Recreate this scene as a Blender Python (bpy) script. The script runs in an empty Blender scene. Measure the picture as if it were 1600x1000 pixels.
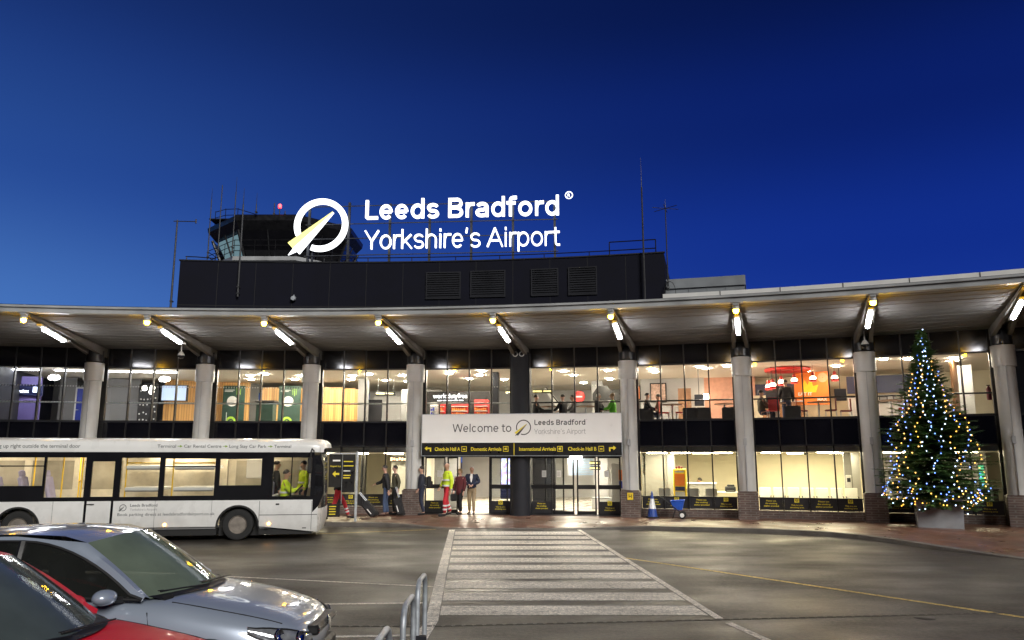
import bpy, math, random
from mathutils import Vector, Matrix
random.seed(7)
R_ = math.radians
sc = bpy.context.scene
# ---------------------------------------------------------------- camera
camd = bpy.data.cameras.new('camera'); cam = bpy.data.objects.new('camera', camd)
sc.collection.objects.link(cam); sc.camera = cam
camd.sensor_width = 36.0; camd.lens = 36.0 * 1221 / 1600.0
camd.clip_start = 0.1; camd.clip_end = 5000
cam.location = (0, 0, 2.08); cam.rotation_euler = (math.pi / 2 + 0.1766, 0, 0)
# ---------------------------------------------------------------- sky
SUN_EL, SUN_ROT = R_(-3.0), R_(-80)
w = bpy.data.worlds.new("World"); sc.world = w; w.use_nodes = True
nt = w.node_tree; nt.nodes.clear()
out = nt.nodes.new('ShaderNodeOutputWorld'); bg = nt.nodes.new('ShaderNodeBackground')
sky = nt.nodes.new('ShaderNodeTexSky'); sky.sky_type = 'NISHITA'; sky.sun_disc = False
sky.sun_elevation = SUN_EL; sky.sun_rotation = SUN_ROT
sky.air_density = 1.0; sky.dust_density = 0.3; sky.ozone_density = 4.0
bg.inputs[1].default_value = 0.15
# dusk: the sky is a clear deep blue, brightest near the horizon on the left
tc = nt.nodes.new('ShaderNodeTexCoord'); sx = nt.nodes.new('ShaderNodeSeparateXYZ')
nt.links.new(tc.outputs['Generated'], sx.inputs[0])
def skyramp(cols):
    r = nt.nodes.new('ShaderNodeValToRGB'); nt.links.new(sx.outputs[2], r.inputs[0]); cr = r.color_ramp; cr.interpolation = 'EASE'
    while len(cr.elements) < len(cols): cr.elements.new(0.5)
    for e, (p, c) in zip(cr.elements, cols): e.position = p; e.color = (c[0]/.15*1.15, c[1]/.15*1.15, c[2]/.15*.90, 1)
    return r
west = skyramp([(0.0, (.11, .27, .82)), (0.14, (.062, .175, .60)), (0.33, (.022, .076, .37)), (0.53, (.010, .034, .21)), (0.8, (.004, .012, .09)), (1.0, (.003, .008, .06))])
east = skyramp([(0.0, (.012, .045, .40)), (0.14, (.0080, .034, .345)), (0.25, (.0044, .023, .285)), (0.40, (.0024, .0118, .155)), (0.53, (.0016, .0065, .075)), (1.0, (.001, .003, .03))])
dotp = nt.nodes.new('ShaderNodeVectorMath'); dotp.operation = 'DOT_PRODUCT'
nt.links.new(tc.outputs['Generated'], dotp.inputs[0]); dotp.inputs[1].default_value = (-0.80, 0.60, 0)
cl = nt.nodes.new('ShaderNodeClamp'); nt.links.new(dotp.outputs['Value'], cl.inputs[0])
pw = nt.nodes.new('ShaderNodeMath'); pw.operation = 'POWER'; pw.inputs[1].default_value = 2.9; nt.links.new(cl.outputs[0], pw.inputs[0])
mxs = nt.nodes.new('ShaderNodeMix'); mxs.data_type = 'RGBA'; nt.links.new(pw.outputs[0], mxs.inputs[0]); nt.links.new(east.outputs[0], mxs.inputs[6]); nt.links.new(west.outputs[0], mxs.inputs[7])
vs_ = nt.nodes.new('ShaderNodeVectorMath'); vs_.operation = 'SCALE'; vs_.inputs['Scale'].default_value = 0.12; nt.links.new(sky.outputs[0], vs_.inputs[0])
add = nt.nodes.new('ShaderNodeVectorMath'); add.operation = 'ADD'
nt.links.new(mxs.outputs[2], add.inputs[0]); nt.links.new(vs_.outputs[0], add.inputs[1])
my = nt.nodes.new('ShaderNodeMapRange'); nt.links.new(sx.outputs[1], my.inputs[0]); my.inputs[1].default_value = -.2; my.inputs[2].default_value = .40; my.inputs[3].default_value = .07; my.inputs[4].default_value = 1.0
vm2 = nt.nodes.new('ShaderNodeVectorMath'); vm2.operation = 'SCALE'; nt.links.new(add.outputs[0], vm2.inputs[0]); nt.links.new(my.outputs[0], vm2.inputs['Scale'])
nt.links.new(vm2.outputs[0], bg.inputs[0]); nt.links.new(bg.outputs[0], out.inputs[0])
# ---------------------------------------------------------------- sun lamp standing in for street lighting (very soft, low, from behind the camera)
street_fill_data = bpy.data.lights.new('sun', 'SUN'); sun = bpy.data.objects.new('sun', street_fill_data); sc.collection.objects.link(sun)
street_fill_data.energy = 2.6; street_fill_data.angle = R_(24); street_fill_data.color = (1.0, 0.97, 0.92)
sun.rotation_euler = (R_(63.5), 0, R_(24))
# ---------------------------------------------------------------- exposure
sc.view_settings.view_transform = 'Standard'; sc.view_settings.look = 'None'
sc.view_settings.gamma = 1; sc.view_settings.use_curve_mapping = False
sc.view_settings.exposure = 0.0
sc.render.engine = 'CYCLES'
sc.cycles.use_denoising = True
sc.cycles.max_bounces = 8; sc.cycles.transparent_max_bounces = 24
sc.cycles.diffuse_bounces = 3; sc.cycles.glossy_bounces = 4
sc.cycles.sample_clamp_indirect = 4.0
sc.cycles.caustics_reflective = False; sc.cycles.caustics_refractive = False

# ---------------------------------------------------------------- helpers
LINK = sc.collection.objects.link
def tag(o, label=None, cat=None, group=None, kind=None):
    if label: o['label'] = label
    if cat: o['category'] = cat
    if group: o['group'] = group
    if kind: o['kind'] = kind
    return o
def empty(name, loc=(0, 0, 0), rz=0, label=None, cat=None, group=None, kind=None):
    o = bpy.data.objects.new(name, None); LINK(o)
    o.empty_display_size = 0.1
    o.location = loc; o.rotation_euler = (0, 0, rz)
    return tag(o, label, cat, group, kind)
KIDS = {}
def setparent(o, p):
    o.parent = p; KIDS.setdefault(p.name, []).append(o)
def copy_tree(o, parent=None):
    c = o.copy(); LINK(c)
    if parent: setparent(c, parent)
    for ch in KIDS.get(o.name, [])[:]: copy_tree(ch, c)
    return c
def M_loc(x, y, z, rz=0): return Matrix.Translation((x, y, z)) @ Matrix.Rotation(rz, 4, 'Z')
FRONT = Matrix.Rotation(math.pi / 2, 4, 'X')      # text plane -> faces -y
def axis_matrix(p, d):
    d = Vector(d).normalized(); return Matrix.Translation(p) @ d.to_track_quat('Z', 'Y').to_matrix().to_4x4()
TXT = {}
def text_mesh(s, bold=0.0):
    key = (s, bold)
    if key in TXT: return TXT[key]
    cu = bpy.data.curves.new('t', 'FONT'); cu.body = s; cu.size = 1.0; cu.offset = bold
    cu.resolution_u = 3; cu.fill_mode = 'FRONT' if False else 'BOTH'; cu.extrude = 0.0
    o = bpy.data.objects.new('t', cu); LINK(o)
    bpy.context.view_layer.update()
    me = bpy.data.meshes.new_from_object(o.evaluated_get(bpy.context.evaluated_depsgraph_get()))
    vs = [tuple(v.co) for v in me.vertices]; fs = [tuple(p.vertices) for p in me.polygons]
    bpy.data.objects.remove(o); bpy.data.curves.remove(cu); bpy.data.meshes.remove(me)
    TXT[key] = (vs, fs); return TXT[key]
class MB:
    def __init__(s): s.v = []; s.f = []; s.m = []; s.cm = 0; s.sm = []
    def mat(s, i): s.cm = i; return s
    def add(s, vs, fs, M=None, smooth=False):
        n = len(s.v)
        if M is not None: vs = [M @ Vector(p) for p in vs]
        s.v += [tuple(p) for p in vs]
        for f in fs: s.f.append([i + n for i in f]); s.m.append(s.cm); s.sm.append(smooth)
        return s
    def box(s, x0, x1, y0, y1, z0, z1, M=None):
        return s.add([(x0,y0,z0),(x1,y0,z0),(x1,y1,z0),(x0,y1,z0),(x0,y0,z1),(x1,y0,z1),(x1,y1,z1),(x0,y1,z1)],
            [(0,3,2,1),(4,5,6,7),(0,1,5,4),(1,2,6,5),(2,3,7,6),(3,0,4,7)], M)
    def bbox(s, x0, x1, y0, y1, z0, z1, b=0.02, M=None):   # box with chamfered edges
        b = min(b, (x1-x0)/2.01, (y1-y0)/2.01, (z1-z0)/2.01)
        vs = []
        for zz, i in ((z0, b), (z0+b, 0), (z1-b, 0), (z1, b)):
            for (X, Y) in ((x0+i+b-0*b, y0+i), (x1-i-b, y0+i), (x1-i, y0+i+b), (x1-i, y1-i-b), (x1-i-b, y1-i), (x0+i+b, y1-i), (x0+i, y1-i-b), (x0+i, y0+i+b)): vs.append((X, Y, zz))
        fs = [tuple(range(7, -1, -1)), tuple(range(24, 32))]
        for k in range(3):
            for j in range(8): a = k*8+j; c = k*8+(j+1) % 8; fs.append((a, c, c+8, a+8))
        return s.add(vs, fs, M)
    def quad(s, a, b, c, d, M=None): return s.add([a, b, c, d], [(0, 1, 2, 3)], M)
    def tube(s, pts, r, n=8, M=None, caps=True):
        pts = [Vector(p) for p in pts]; k = len(pts)
        rs = r if isinstance(r, (list, tuple)) else [r] * k
        vs = []; up = None
        for i in range(k):
            d = (pts[min(i+1, k-1)] - pts[max(i-1, 0)]).normalized()
            if up is None:
                up = Vector((0, 0, 1)) if abs(d.z) < 0.9 else Vector((1, 0, 0))
            a = d.cross(up).normalized(); up = a.cross(d).normalized()
            for j in range(n):
                t = 2 * math.pi * j / n
                vs.append(pts[i] + (a * math.cos(t) + up * math.sin(t)) * rs[i])
        fs = []
        for i in range(k-1):
            for j in range(n): fs.append((i*n+j, i*n+(j+1) % n, (i+1)*n+(j+1) % n, (i+1)*n+j))
        s.add(vs, fs, M, True)
        if caps:
            s.add(vs[:n], [tuple(range(n-1, -1, -1))], M); s.add(vs[-n:], [tuple(range(n))], M)
        return s
    def lathe(s, prof, n=16, M=None, smooth=True, a0=0, a1=2*math.pi, caps=True):
        vs = []; full = abs(a1 - a0 - 2*math.pi) < 1e-6; cols = n if full else n + 1
        for (r, z) in prof:
            for j in range(cols):
                t = a0 + (a1-a0) * j / n; vs.append((r*math.cos(t), r*math.sin(t), z))
        fs = []
        for i in range(len(prof)-1):
            for j in range(n): fs.append((i*cols+j, i*cols+(j+1) % cols, (i+1)*cols+(j+1) % cols, (i+1)*cols+j))
        s.add(vs, fs, M, smooth)
        if full and caps:
            if prof[0][0] > 1e-4: s.add(vs[:n], [tuple(range(n-1, -1, -1))], M)
            if prof[-1][0] > 1e-4: s.add(vs[-n:], [tuple(range(n))], M)
        return s
    def prism(s, poly, d, M=None):       # poly in xy, extruded 0..d along z
        n = len(poly); vs = [(x, y, 0) for x, y in poly] + [(x, y, d) for x, y in poly]
        fs = [tuple(range(n-1, -1, -1)), tuple(range(n, 2*n))] + [(i, (i+1) % n, n+(i+1) % n, n+i) for i in range(n)]
        return s.add(vs, fs, M)
    def grid(s, rows, M=None, smooth=True, flip=False):
        m = len(rows[0]); vs = [p for r in rows for p in r]; fs = []
        for i in range(len(rows)-1):
            for j in range(m-1):
                q = (i*m+j, i*m+j+1, (i+1)*m+j+1, (i+1)*m+j); fs.append(q[::-1] if flip else q)
        return s.add(vs, fs, M, smooth)
    def text(s, t, x, z, h, width=None, M=None, bold=0.0, y=0.0, align='L', depth=0.0):
        if bold > .01:      # heavier strokes: shifted layers, each a hair behind the last
            for i, dx in enumerate((0, bold*1.3, -bold*1.3)): s.text(t, x + dx*h, z, h, width, M, .008, y + .0015*i, align, depth)
            return s
        """t on the plane y, facing -y; x is left (or centre), z baseline, h cap height"""
        vs, fs = text_mesh(t, bold)
        if not vs: return s
        x0 = min(v[0] for v in vs); x1 = max(v[0] for v in vs)
        k = h / 0.73; kx = k if width is None else width / (x1 - x0)
        off = x - x0*kx if align == 'L' else x - (x0+x1)/2*kx
        T = Matrix(((kx, 0, 0, off), (0, 0, 0, y), (0, k, 0, z), (0, 0, 0, 1)))
        if M is not None: T = M @ T
        s.add(vs, fs, T)
        if depth:
            T2 = Matrix(((kx, 0, 0, off), (0, 0, 0, y+depth), (0, k, 0, z), (0, 0, 0, 1)))
            if M is not None: T2 = M @ T2
            cnt = {}
            for f in fs:
                for i in range(len(f)):
                    e = (f[i], f[(i+1) % len(f)]); cnt[frozenset(e)] = cnt.get(frozenset(e), []) + [e]
            es = [v[0] for v in cnt.values() if len(v) == 1]
            nv = len(vs); both = [T @ Vector(p) for p in vs] + [T2 @ Vector(p) for p in vs]
            s.add(both, [(b, a, a+nv, b+nv) for a, b in es])
        return s
    def ring(s, r0, r1, a0, a1, n, z0, z1=None, cx=0, cz=0, y=0, M=None):  # flat annulus sector on plane y facing -y
        vs = []; fs = []
        for i in range(n+1):
            t = a0 + (a1-a0)*i/n
            for r in (r0, r1): vs.append((cx + r*math.cos(t), y, cz + r*math.sin(t)))
        for i in range(n): fs.append((2*i, 2*i+1, 2*i+3, 2*i+2))
        return s.add(vs, fs, M)
    def build(s, name, mats, parent=None, loc=None, rz=0, sharp=35, world=False, bev=0):
        me = bpy.data.meshes.new(name); me.from_pydata(s.v, [], s.f)
        if not isinstance(mats, (list, tuple)): mats = [mats]
        for m in mats: me.materials.append(m)
        me.polygons.foreach_set('material_index', s.m); me.polygons.foreach_set('use_smooth', s.sm)
        me.update(); 
        if any(s.sm): me.set_sharp_from_angle(angle=R_(sharp))
        o = bpy.data.objects.new(name, me); LINK(o)
        if parent is not None:
            setparent(o, parent)
            if world: o.matrix_parent_inverse = (Matrix.Translation(parent.location) @ parent.rotation_euler.to_matrix().to_4x4()).inverted()
        if loc is not None: o.location = loc
        o.rotation_euler = (0, 0, rz)
        if bev:
            b = o.modifiers.new('bevel', 'BEVEL'); b.width = bev; b.segments = 2; b.limit_method = 'ANGLE'
        return o
# plain grotesque stroke letters for the big signs (cap height 1)
def E_(cx, cy, rx, ry, a0, a1, n=16): return [(cx + rx*math.cos(R_(a0+(a1-a0)*i/n)), cy + ry*math.sin(R_(a0+(a1-a0)*i/n))) for i in range(n+1)]
def glyph(c, t):
    r = t/2; X = .745; m = .06 + r; W = dict(L=.66, e=.72, d=.74, s=.68, B=.80, r=.46, a=.70, f=.48, o=.76, Y=.84, k=.70, h=.72, i=.30, A=.90, p=.74, t=.46, W=1.22, l=.30, c=.68, m=1.12).get(c, .3)
    w_ = W; x0, x1 = m, w_ - m; cx = (x0+x1)/2; rx = (x1-x0)/2; ry = X/2 - r + .008; cy = X/2; k = 1.0
    S = {'L': [[(x0, 1), (x0, r), ], [(x0, r), (w_-.02, r)]],
     'e': [E_(cx, cy, rx, ry, 0, 318, 26), [(x0+r*.5, cy), (x1+.0, cy)]],
     'o': [E_(cx, cy, rx, ry, 0, 360, 28)],
     'c': [E_(cx, cy, rx, ry, 42, 318, 22)],
     'd': [E_(cx, cy, rx, ry, 0, 360, 28), [(x1, 0), (x1, 1.03)]],
     'p': [E_(cx, cy, rx, ry, 0, 360, 28), [(x0, X), (x0, -.27)]],
     's': [E_(cx, X-r-(X/2-r)/2+.004, rx*.96, (X/2-r)/2+.008, 25, 205, 14)[0:] + E_(cx, X-r-(X/2-r)/2+.004, rx*.96, (X/2-r)/2+.008, 205, 250, 4)[1:] + E_(cx, r+(X/2-r)/2-.004, rx, (X/2-r)/2+.008, 70, -155, 18)],
     'B': [[(x0, 0), (x0, 1)], [(x0, 1-r), (x1-.17, 1-r)] + E_(x1-.20, .755-r*.25, .17, .245-r*.75, 90, -90, 12) + [(x0, .51)], [(x0, .51), (x1-.18, .51)] + E_(x1-.19, .255+r*.25, .19, .255-r*.75, 90, -90, 12) + [(x0, r)]],
     'r': [[(x0, 0), (x0, X)], [(x0, X*.55), (x0+.02, X*.70), (x0+.08, X-r-.03), (x0+.16, X-r), (w_-.0, X-r*.9)]],
     'a': [[(x1, 0.0), (x1, X*.62)] + E_(cx+.005, X-r-.16, rx-.005, .168, 0, 160, 12), E_(cx-.02, .215, rx-.0, .215-r+.008, 60, 300, 18) , [(cx+.08, .43-r*.1), (x1, .43-r*.1)], [(cx+.06, r-.006), (cx+.13, r+.02), (x1, .13)]],
     'f': [[(.19, 0), (.19, .80), (.205, .89), (.25, .965-r*.4), (.32, 1.03-r), (w_, 1.03-r)], [(.02, X-r*.8), (w_-.06, X-r*.8)]],
     't': [[(.19, .95), (.19, .20), (.205, .11), (.25, .045+r*.3), (.31, r-.01), (w_-.03, r)], [(.02, X-r*.8), (w_-.04, X-r*.8)]],
     'Y': [[(r*.9, 1), (w_/2, .42)], [(w_-r*.9, 1), (w_/2, .42)], [(w_/2, .46), (w_/2, 0)]],
     'k': [[(x0, 0), (x0, 1.03)], [(w_-.10, X), (x0, .27)], [(x0+.16, .42), (w_-.06, 0)]],
     'h': [[(x0, 0), (x0, 1.03)], [(x0, X*.5)] + E_(cx, X*.62, rx, X*.38-r+.004, 180, 0, 14) + [(x1, 0)]],
     'm': [[(x0, 0), (x0, X)]] + [[(x0+j*(w_-2*m)/2, X*.5)] + E_(x0+(j+.5)*(w_-2*m)/2, X*.64, (w_-2*m)/4, X*.36-r+.004, 180, 0, 12) + [(x0+(j+1)*(w_-2*m)/2, 0)] for j in (0, 1)],
     'i': [[(w_/2, 0), (w_/2, X)], [(w_/2, .885), (w_/2, 1.02)]], 'l': [[(w_/2, 0), (w_/2, 1.03)]],
     'A': [[(r*.9, 0), (w_/2, 1-r*.2)], [(w_-r*.9, 0), (w_/2, 1-r*.2)], [(.2, .33), (w_-.2, .33)]],
     'W': [[(r, 1), (.30, .0)], [(.30, 0), (w_/2, 1)], [(w_/2, 1), (w_-.30, 0)], [(w_-.30, 0), (w_-r, 1)]],
     "'": [[(w_/2+.02, 1.03), (w_/2-.03, .76)]]}.get(c, [])
    return S, w_
def stroke_text(mb, s, x, z, h, width, t, y=0.0, depth=0.0):
    adv = sum(glyph(c, t)[1] for c in s); k = h; kx = width/adv; px = x; cnt = 0
    for c in s:
        S, w_ = glyph(c, t)
        for st in S:
            cnt += 1; pts = [Vector((px + a*kx, z + b*k)) for a, b in st]; n = len(pts); L = []; closed = (pts[0]-pts[-1]).length < 1e-5 and n > 3
            for i in range(n):
                a = pts[i-1] if i else (pts[-2] if closed else pts[0]); b = pts[i+1] if i < n-1 else (pts[1] if closed else pts[-1])
                d = (b-a); d = d.normalized() if d.length else Vector((1, 0)); nn = Vector((-d.y, d.x)) * (t*k/2); L.append((pts[i]-nn, pts[i]+nn))
            yy = y + .0012*(cnt % 4); v = []; f = []
            for a, b in L: v += [(a.x, yy, a.y), (b.x, yy, b.y), (b.x, yy+depth, b.y), (a.x, yy+depth, a.y)]
            for i in range(n-1):
                for j in ((0, 1, 2, 3) if depth else (0,)): f.append((4*i+j, 4*(i+1)+j, 4*(i+1)+(j+1) % 4, 4*i+(j+1) % 4))
            if depth: f += [(3, 2, 1, 0), (4*n-4, 4*n-3, 4*n-2, 4*n-1)]
            mb.add(v, f)
        px += w_*kx
    return mb
def skin_mesh(nodes, edges, sub=2, root=0):
    """nodes: [(x,y,z,r) or (x,y,z,rx,ry)] -> (verts, faces) of one continuous skin"""
    me = bpy.data.meshes.new('sk'); me.from_pydata([n[:3] for n in nodes], edges, [])
    o = bpy.data.objects.new('sk', me); LINK(o)
    o.modifiers.new('s', 'SKIN'); 
    lay = me.skin_vertices[0].data
    for i, n in enumerate(nodes):
        lay[i].radius = (n[3], n[4] if len(n) > 4 else n[3]); lay[i].use_root = (i == root)
    m = o.modifiers.new('ss', 'SUBSURF'); m.levels = sub; m.render_levels = sub
    dg = bpy.context.evaluated_depsgraph_get(); dg.update()
    e = bpy.data.meshes.new_from_object(o.evaluated_get(dg))
    vs = [tuple(v.co) for v in e.vertices]; fs = [tuple(p.vertices) for p in e.polygons]
    bpy.data.objects.remove(o); bpy.data.meshes.remove(me); bpy.data.meshes.remove(e)
    return vs, fs
def subsurf(vs, fs, lv=2):
    me = bpy.data.meshes.new('sk'); me.from_pydata(vs, [], fs); o = bpy.data.objects.new('sk', me); LINK(o)
    m = o.modifiers.new('ss', 'SUBSURF'); m.levels = lv; m.render_levels = lv
    dg = bpy.context.evaluated_depsgraph_get(); dg.update()
    e = bpy.data.meshes.new_from_object(o.evaluated_get(dg))
    a = [tuple(v.co) for v in e.vertices]; b = [tuple(p.vertices) for p in e.polygons]
    bpy.data.objects.remove(o); bpy.data.meshes.remove(me); bpy.data.meshes.remove(e)
    return a, b
# ---------------------------------------------------------------- materials
def mat(name, col, rough=0.5, metal=0.0, var=0.12, scale=6.0, bump=0.0, bscale=60.0, emit=None, es=0.0, coat=0.0, alpha=1.0, spec=0.5, rvar=0.1):
    m = bpy.data.materials.new(name); m.use_nodes = True; n = m.node_tree; b = n.nodes['Principled BSDF']
    b.inputs['Roughness'].default_value = rough; b.inputs['Metallic'].default_value = metal
    b.inputs['Coat Weight'].default_value = coat; b.inputs['Coat Roughness'].default_value = 0.05
    b.inputs['Specular IOR Level'].default_value = spec
    if alpha < 1: b.inputs['Alpha'].default_value = alpha
    c = Vector(col)
    t = n.nodes.new('ShaderNodeTexCoord'); nz = n.nodes.new('ShaderNodeTexNoise'); nz.inputs['Scale'].default_value = scale; nz.inputs['Detail'].default_value = 5
    n.links.new(t.outputs['Object'], nz.inputs['Vector'])
    r = n.nodes.new('ShaderNodeValToRGB'); n.links.new(nz.outputs['Fac'], r.inputs[0])
    r.color_ramp.elements[0].position = 0.3; r.color_ramp.elements[1].position = 0.7
    r.color_ramp.elements[0].color = (*(c*(1-var)), 1); r.color_ramp.elements[1].color = (*[min(1, q) for q in c*(1+var)], 1)
    n.links.new(r.outputs[0], b.inputs['Base Color'])
    if rvar:
        q = n.nodes.new('ShaderNodeMapRange'); n.links.new(nz.outputs['Fac'], q.inputs[0])
        q.inputs[1].default_value = .3; q.inputs[2].default_value = .7; q.inputs[3].default_value = max(0.02, rough-rvar); q.inputs[4].default_value = min(1, rough+rvar)
        n.links.new(q.outputs[0], b.inputs['Roughness'])
    if bump:
        n2 = n.nodes.new('ShaderNodeTexNoise'); n2.inputs['Scale'].default_value = bscale; n2.inputs['Detail'].default_value = 4; n.links.new(t.outputs['Object'], n2.inputs['Vector'])
        bp_ = n.nodes.new('ShaderNodeBump'); bp_.inputs['Strength'].default_value = bump; bp_.inputs['Distance'].default_value = 0.02
        n.links.new(n2.outputs['Fac'], bp_.inputs['Height']); n.links.new(bp_.outputs[0], b.inputs['Normal'])
    if emit: b.inputs['Emission Color'].default_value = (*emit, 1); b.inputs['Emission Strength'].default_value = es
    return m
def lamp(name, col, s, sample=True):
    m = bpy.data.materials.new(name); m.use_nodes = True; b = m.node_tree.nodes['Principled BSDF']
    b.inputs['Base Color'].default_value = (0.6, 0.6, 0.6, 1); b.inputs['Emission Color'].default_value = (*col, 1); b.inputs['Emission Strength'].default_value = s
    if not sample: m.cycles.emission_sampling = 'NONE'
    return m
def glassm(name, tint=(0.92, 0.95, 0.94), refl=1.0, rough=0.0, mist=0.0, mistc=(0.3, 0.35, 0.3)):
    m = bpy.data.materials.new(name); m.use_nodes = True; n = m.node_tree; n.nodes.clear()
    o = n.nodes.new('ShaderNodeOutputMaterial'); tr = n.nodes.new('ShaderNodeBsdfTransparent'); tr.inputs[0].default_value = (*tint, 1)
    gl = n.nodes.new('ShaderNodeBsdfGlossy'); gl.inputs['Roughness'].default_value = rough; gl.inputs[0].default_value = (refl, refl, refl, 1)
    fr = n.nodes.new('ShaderNodeFresnel'); fr.inputs[0].default_value = 1.5
    mx = n.nodes.new('ShaderNodeMixShader'); n.links.new(fr.outputs[0], mx.inputs[0])
    src = tr.outputs[0]
    if mist:
        df = n.nodes.new('ShaderNodeBsdfDiffuse'); df.inputs[0].default_value = (*mistc, 1)
        t = n.nodes.new('ShaderNodeTexCoord'); nz = n.nodes.new('ShaderNodeTexNoise'); nz.inputs['Scale'].default_value = 2.2; nz.inputs['Detail'].default_value = 6
        n.links.new(t.outputs['Object'], nz.inputs['Vector'])
        q = n.nodes.new('ShaderNodeMapRange'); n.links.new(nz.outputs['Fac'], q.inputs[0]); q.inputs[3].default_value = mist*0.45; q.inputs[4].default_value = min(1, mist*1.5)
        m2 = n.nodes.new('ShaderNodeMixShader'); n.links.new(q.outputs[0], m2.inputs[0]); n.links.new(tr.outputs[0], m2.inputs[1]); n.links.new(df.outputs[0], m2.inputs[2])
        src = m2.outputs[0]
        n3 = n.nodes.new('ShaderNodeTexNoise'); n3.inputs['Scale'].default_value = 40; n.links.new(t.outputs['Object'], n3.inputs['Vector'])
        bp_ = n.nodes.new('ShaderNodeBump'); bp_.inputs['Strength'].default_value = 0.08; bp_.inputs['Distance'].default_value = 0.01
        n.links.new(n3.outputs[0], bp_.inputs['Height']); n.links.new(bp_.outputs[0], gl.inputs['Normal'])
    n.links.new(src, mx.inputs[1]); n.links.new(gl.outputs[0], mx.inputs[2]); n.links.new(mx.outputs[0], o.inputs[0])
    return m
def brickm(name, c1, c2, mortar, scale=1.0, wid=0.22, hgt=0.075, rough=0.7, vertical=True, ms=0.012, patch=None, wet=None):
    m = bpy.data.materials.new(name); m.use_nodes = True; n = m.node_tree; b = n.nodes['Principled BSDF']
    t = n.nodes.new('ShaderNodeTexCoord'); s = n.nodes.new('ShaderNodeSeparateXYZ'); n.links.new(t.outputs['Object'], s.inputs[0])
    cb = n.nodes.new('ShaderNodeCombineXYZ')
    if vertical:
        a = n.nodes.new('ShaderNodeMath'); n.links.new(s.outputs[0], a.inputs[0]); n.links.new(s.outputs[1], a.inputs[1])
        n.links.new(a.outputs[0], cb.inputs[0]); n.links.new(s.outputs[2], cb.inputs[1])
    else: n.links.new(s.outputs[0], cb.inputs[0]); n.links.new(s.outputs[1], cb.inputs[1])
    br = n.nodes.new('ShaderNodeTexBrick'); n.links.new(cb.outputs[0], br.inputs['Vector'])
    br.inputs['Scale'].default_value = scale; br.inputs['Brick Width'].default_value = wid; br.inputs['Row Height'].default_value = hgt
    br.inputs['Mortar Size'].default_value = ms; br.inputs['Color1'].default_value = (*c1, 1); br.inputs['Color2'].default_value = (*c2, 1); br.inputs['Mortar'].default_value = (*mortar, 1)
    nz = n.nodes.new('ShaderNodeTexNoise'); nz.inputs['Scale'].default_value = 0.55 if not vertical else 3; nz.inputs['Detail'].default_value = 4; n.links.new(t.outputs['Object'], nz.inputs['Vector'])
    mx = n.nodes.new('ShaderNodeMix'); mx.data_type = 'RGBA'; mx.blend_type = 'MULTIPLY'; mx.inputs[0].default_value = 0.75
    rp = n.nodes.new('ShaderNodeValToRGB'); n.links.new(nz.outputs[0], rp.inputs[0])
    rp.color_ramp.elements[0].position = .38; rp.color_ramp.elements[1].position = .62
    rp.color_ramp.elements[0].color = (*(patch or (.55, .55, .55)), 1); rp.color_ramp.elements[1].color = (1, 1, 1, 1)
    n.links.new(br.outputs[0], mx.inputs[6]); n.links.new(rp.outputs[0], mx.inputs[7]); n.links.new(mx.outputs[2], b.inputs['Base Color'])
    b.inputs['Roughness'].default_value = rough
    bp_ = n.nodes.new('ShaderNodeBump'); bp_.inputs['Strength'].default_value = 0.5; bp_.inputs['Distance'].default_value = 0.01; bp_.invert = True
    n.links.new(br.outputs['Fac'], bp_.inputs['Height']); n.links.new(bp_.outputs[0], b.inputs['Normal'])
    if wet:
        n2 = n.nodes.new('ShaderNodeTexNoise'); n2.inputs['Scale'].default_value = 1.3; n2.inputs['Detail'].default_value = 6; n.links.new(t.outputs['Object'], n2.inputs['Vector'])
        q = n.nodes.new('ShaderNodeMapRange'); n.links.new(n2.outputs[0], q.inputs[0]); q.inputs[1].default_value = .35; q.inputs[2].default_value = .65
        q.inputs[3].default_value = wet[0]; q.inputs[4].default_value = wet[1]; n.links.new(q.outputs[0], b.inputs['Roughness'])
    return m
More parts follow.
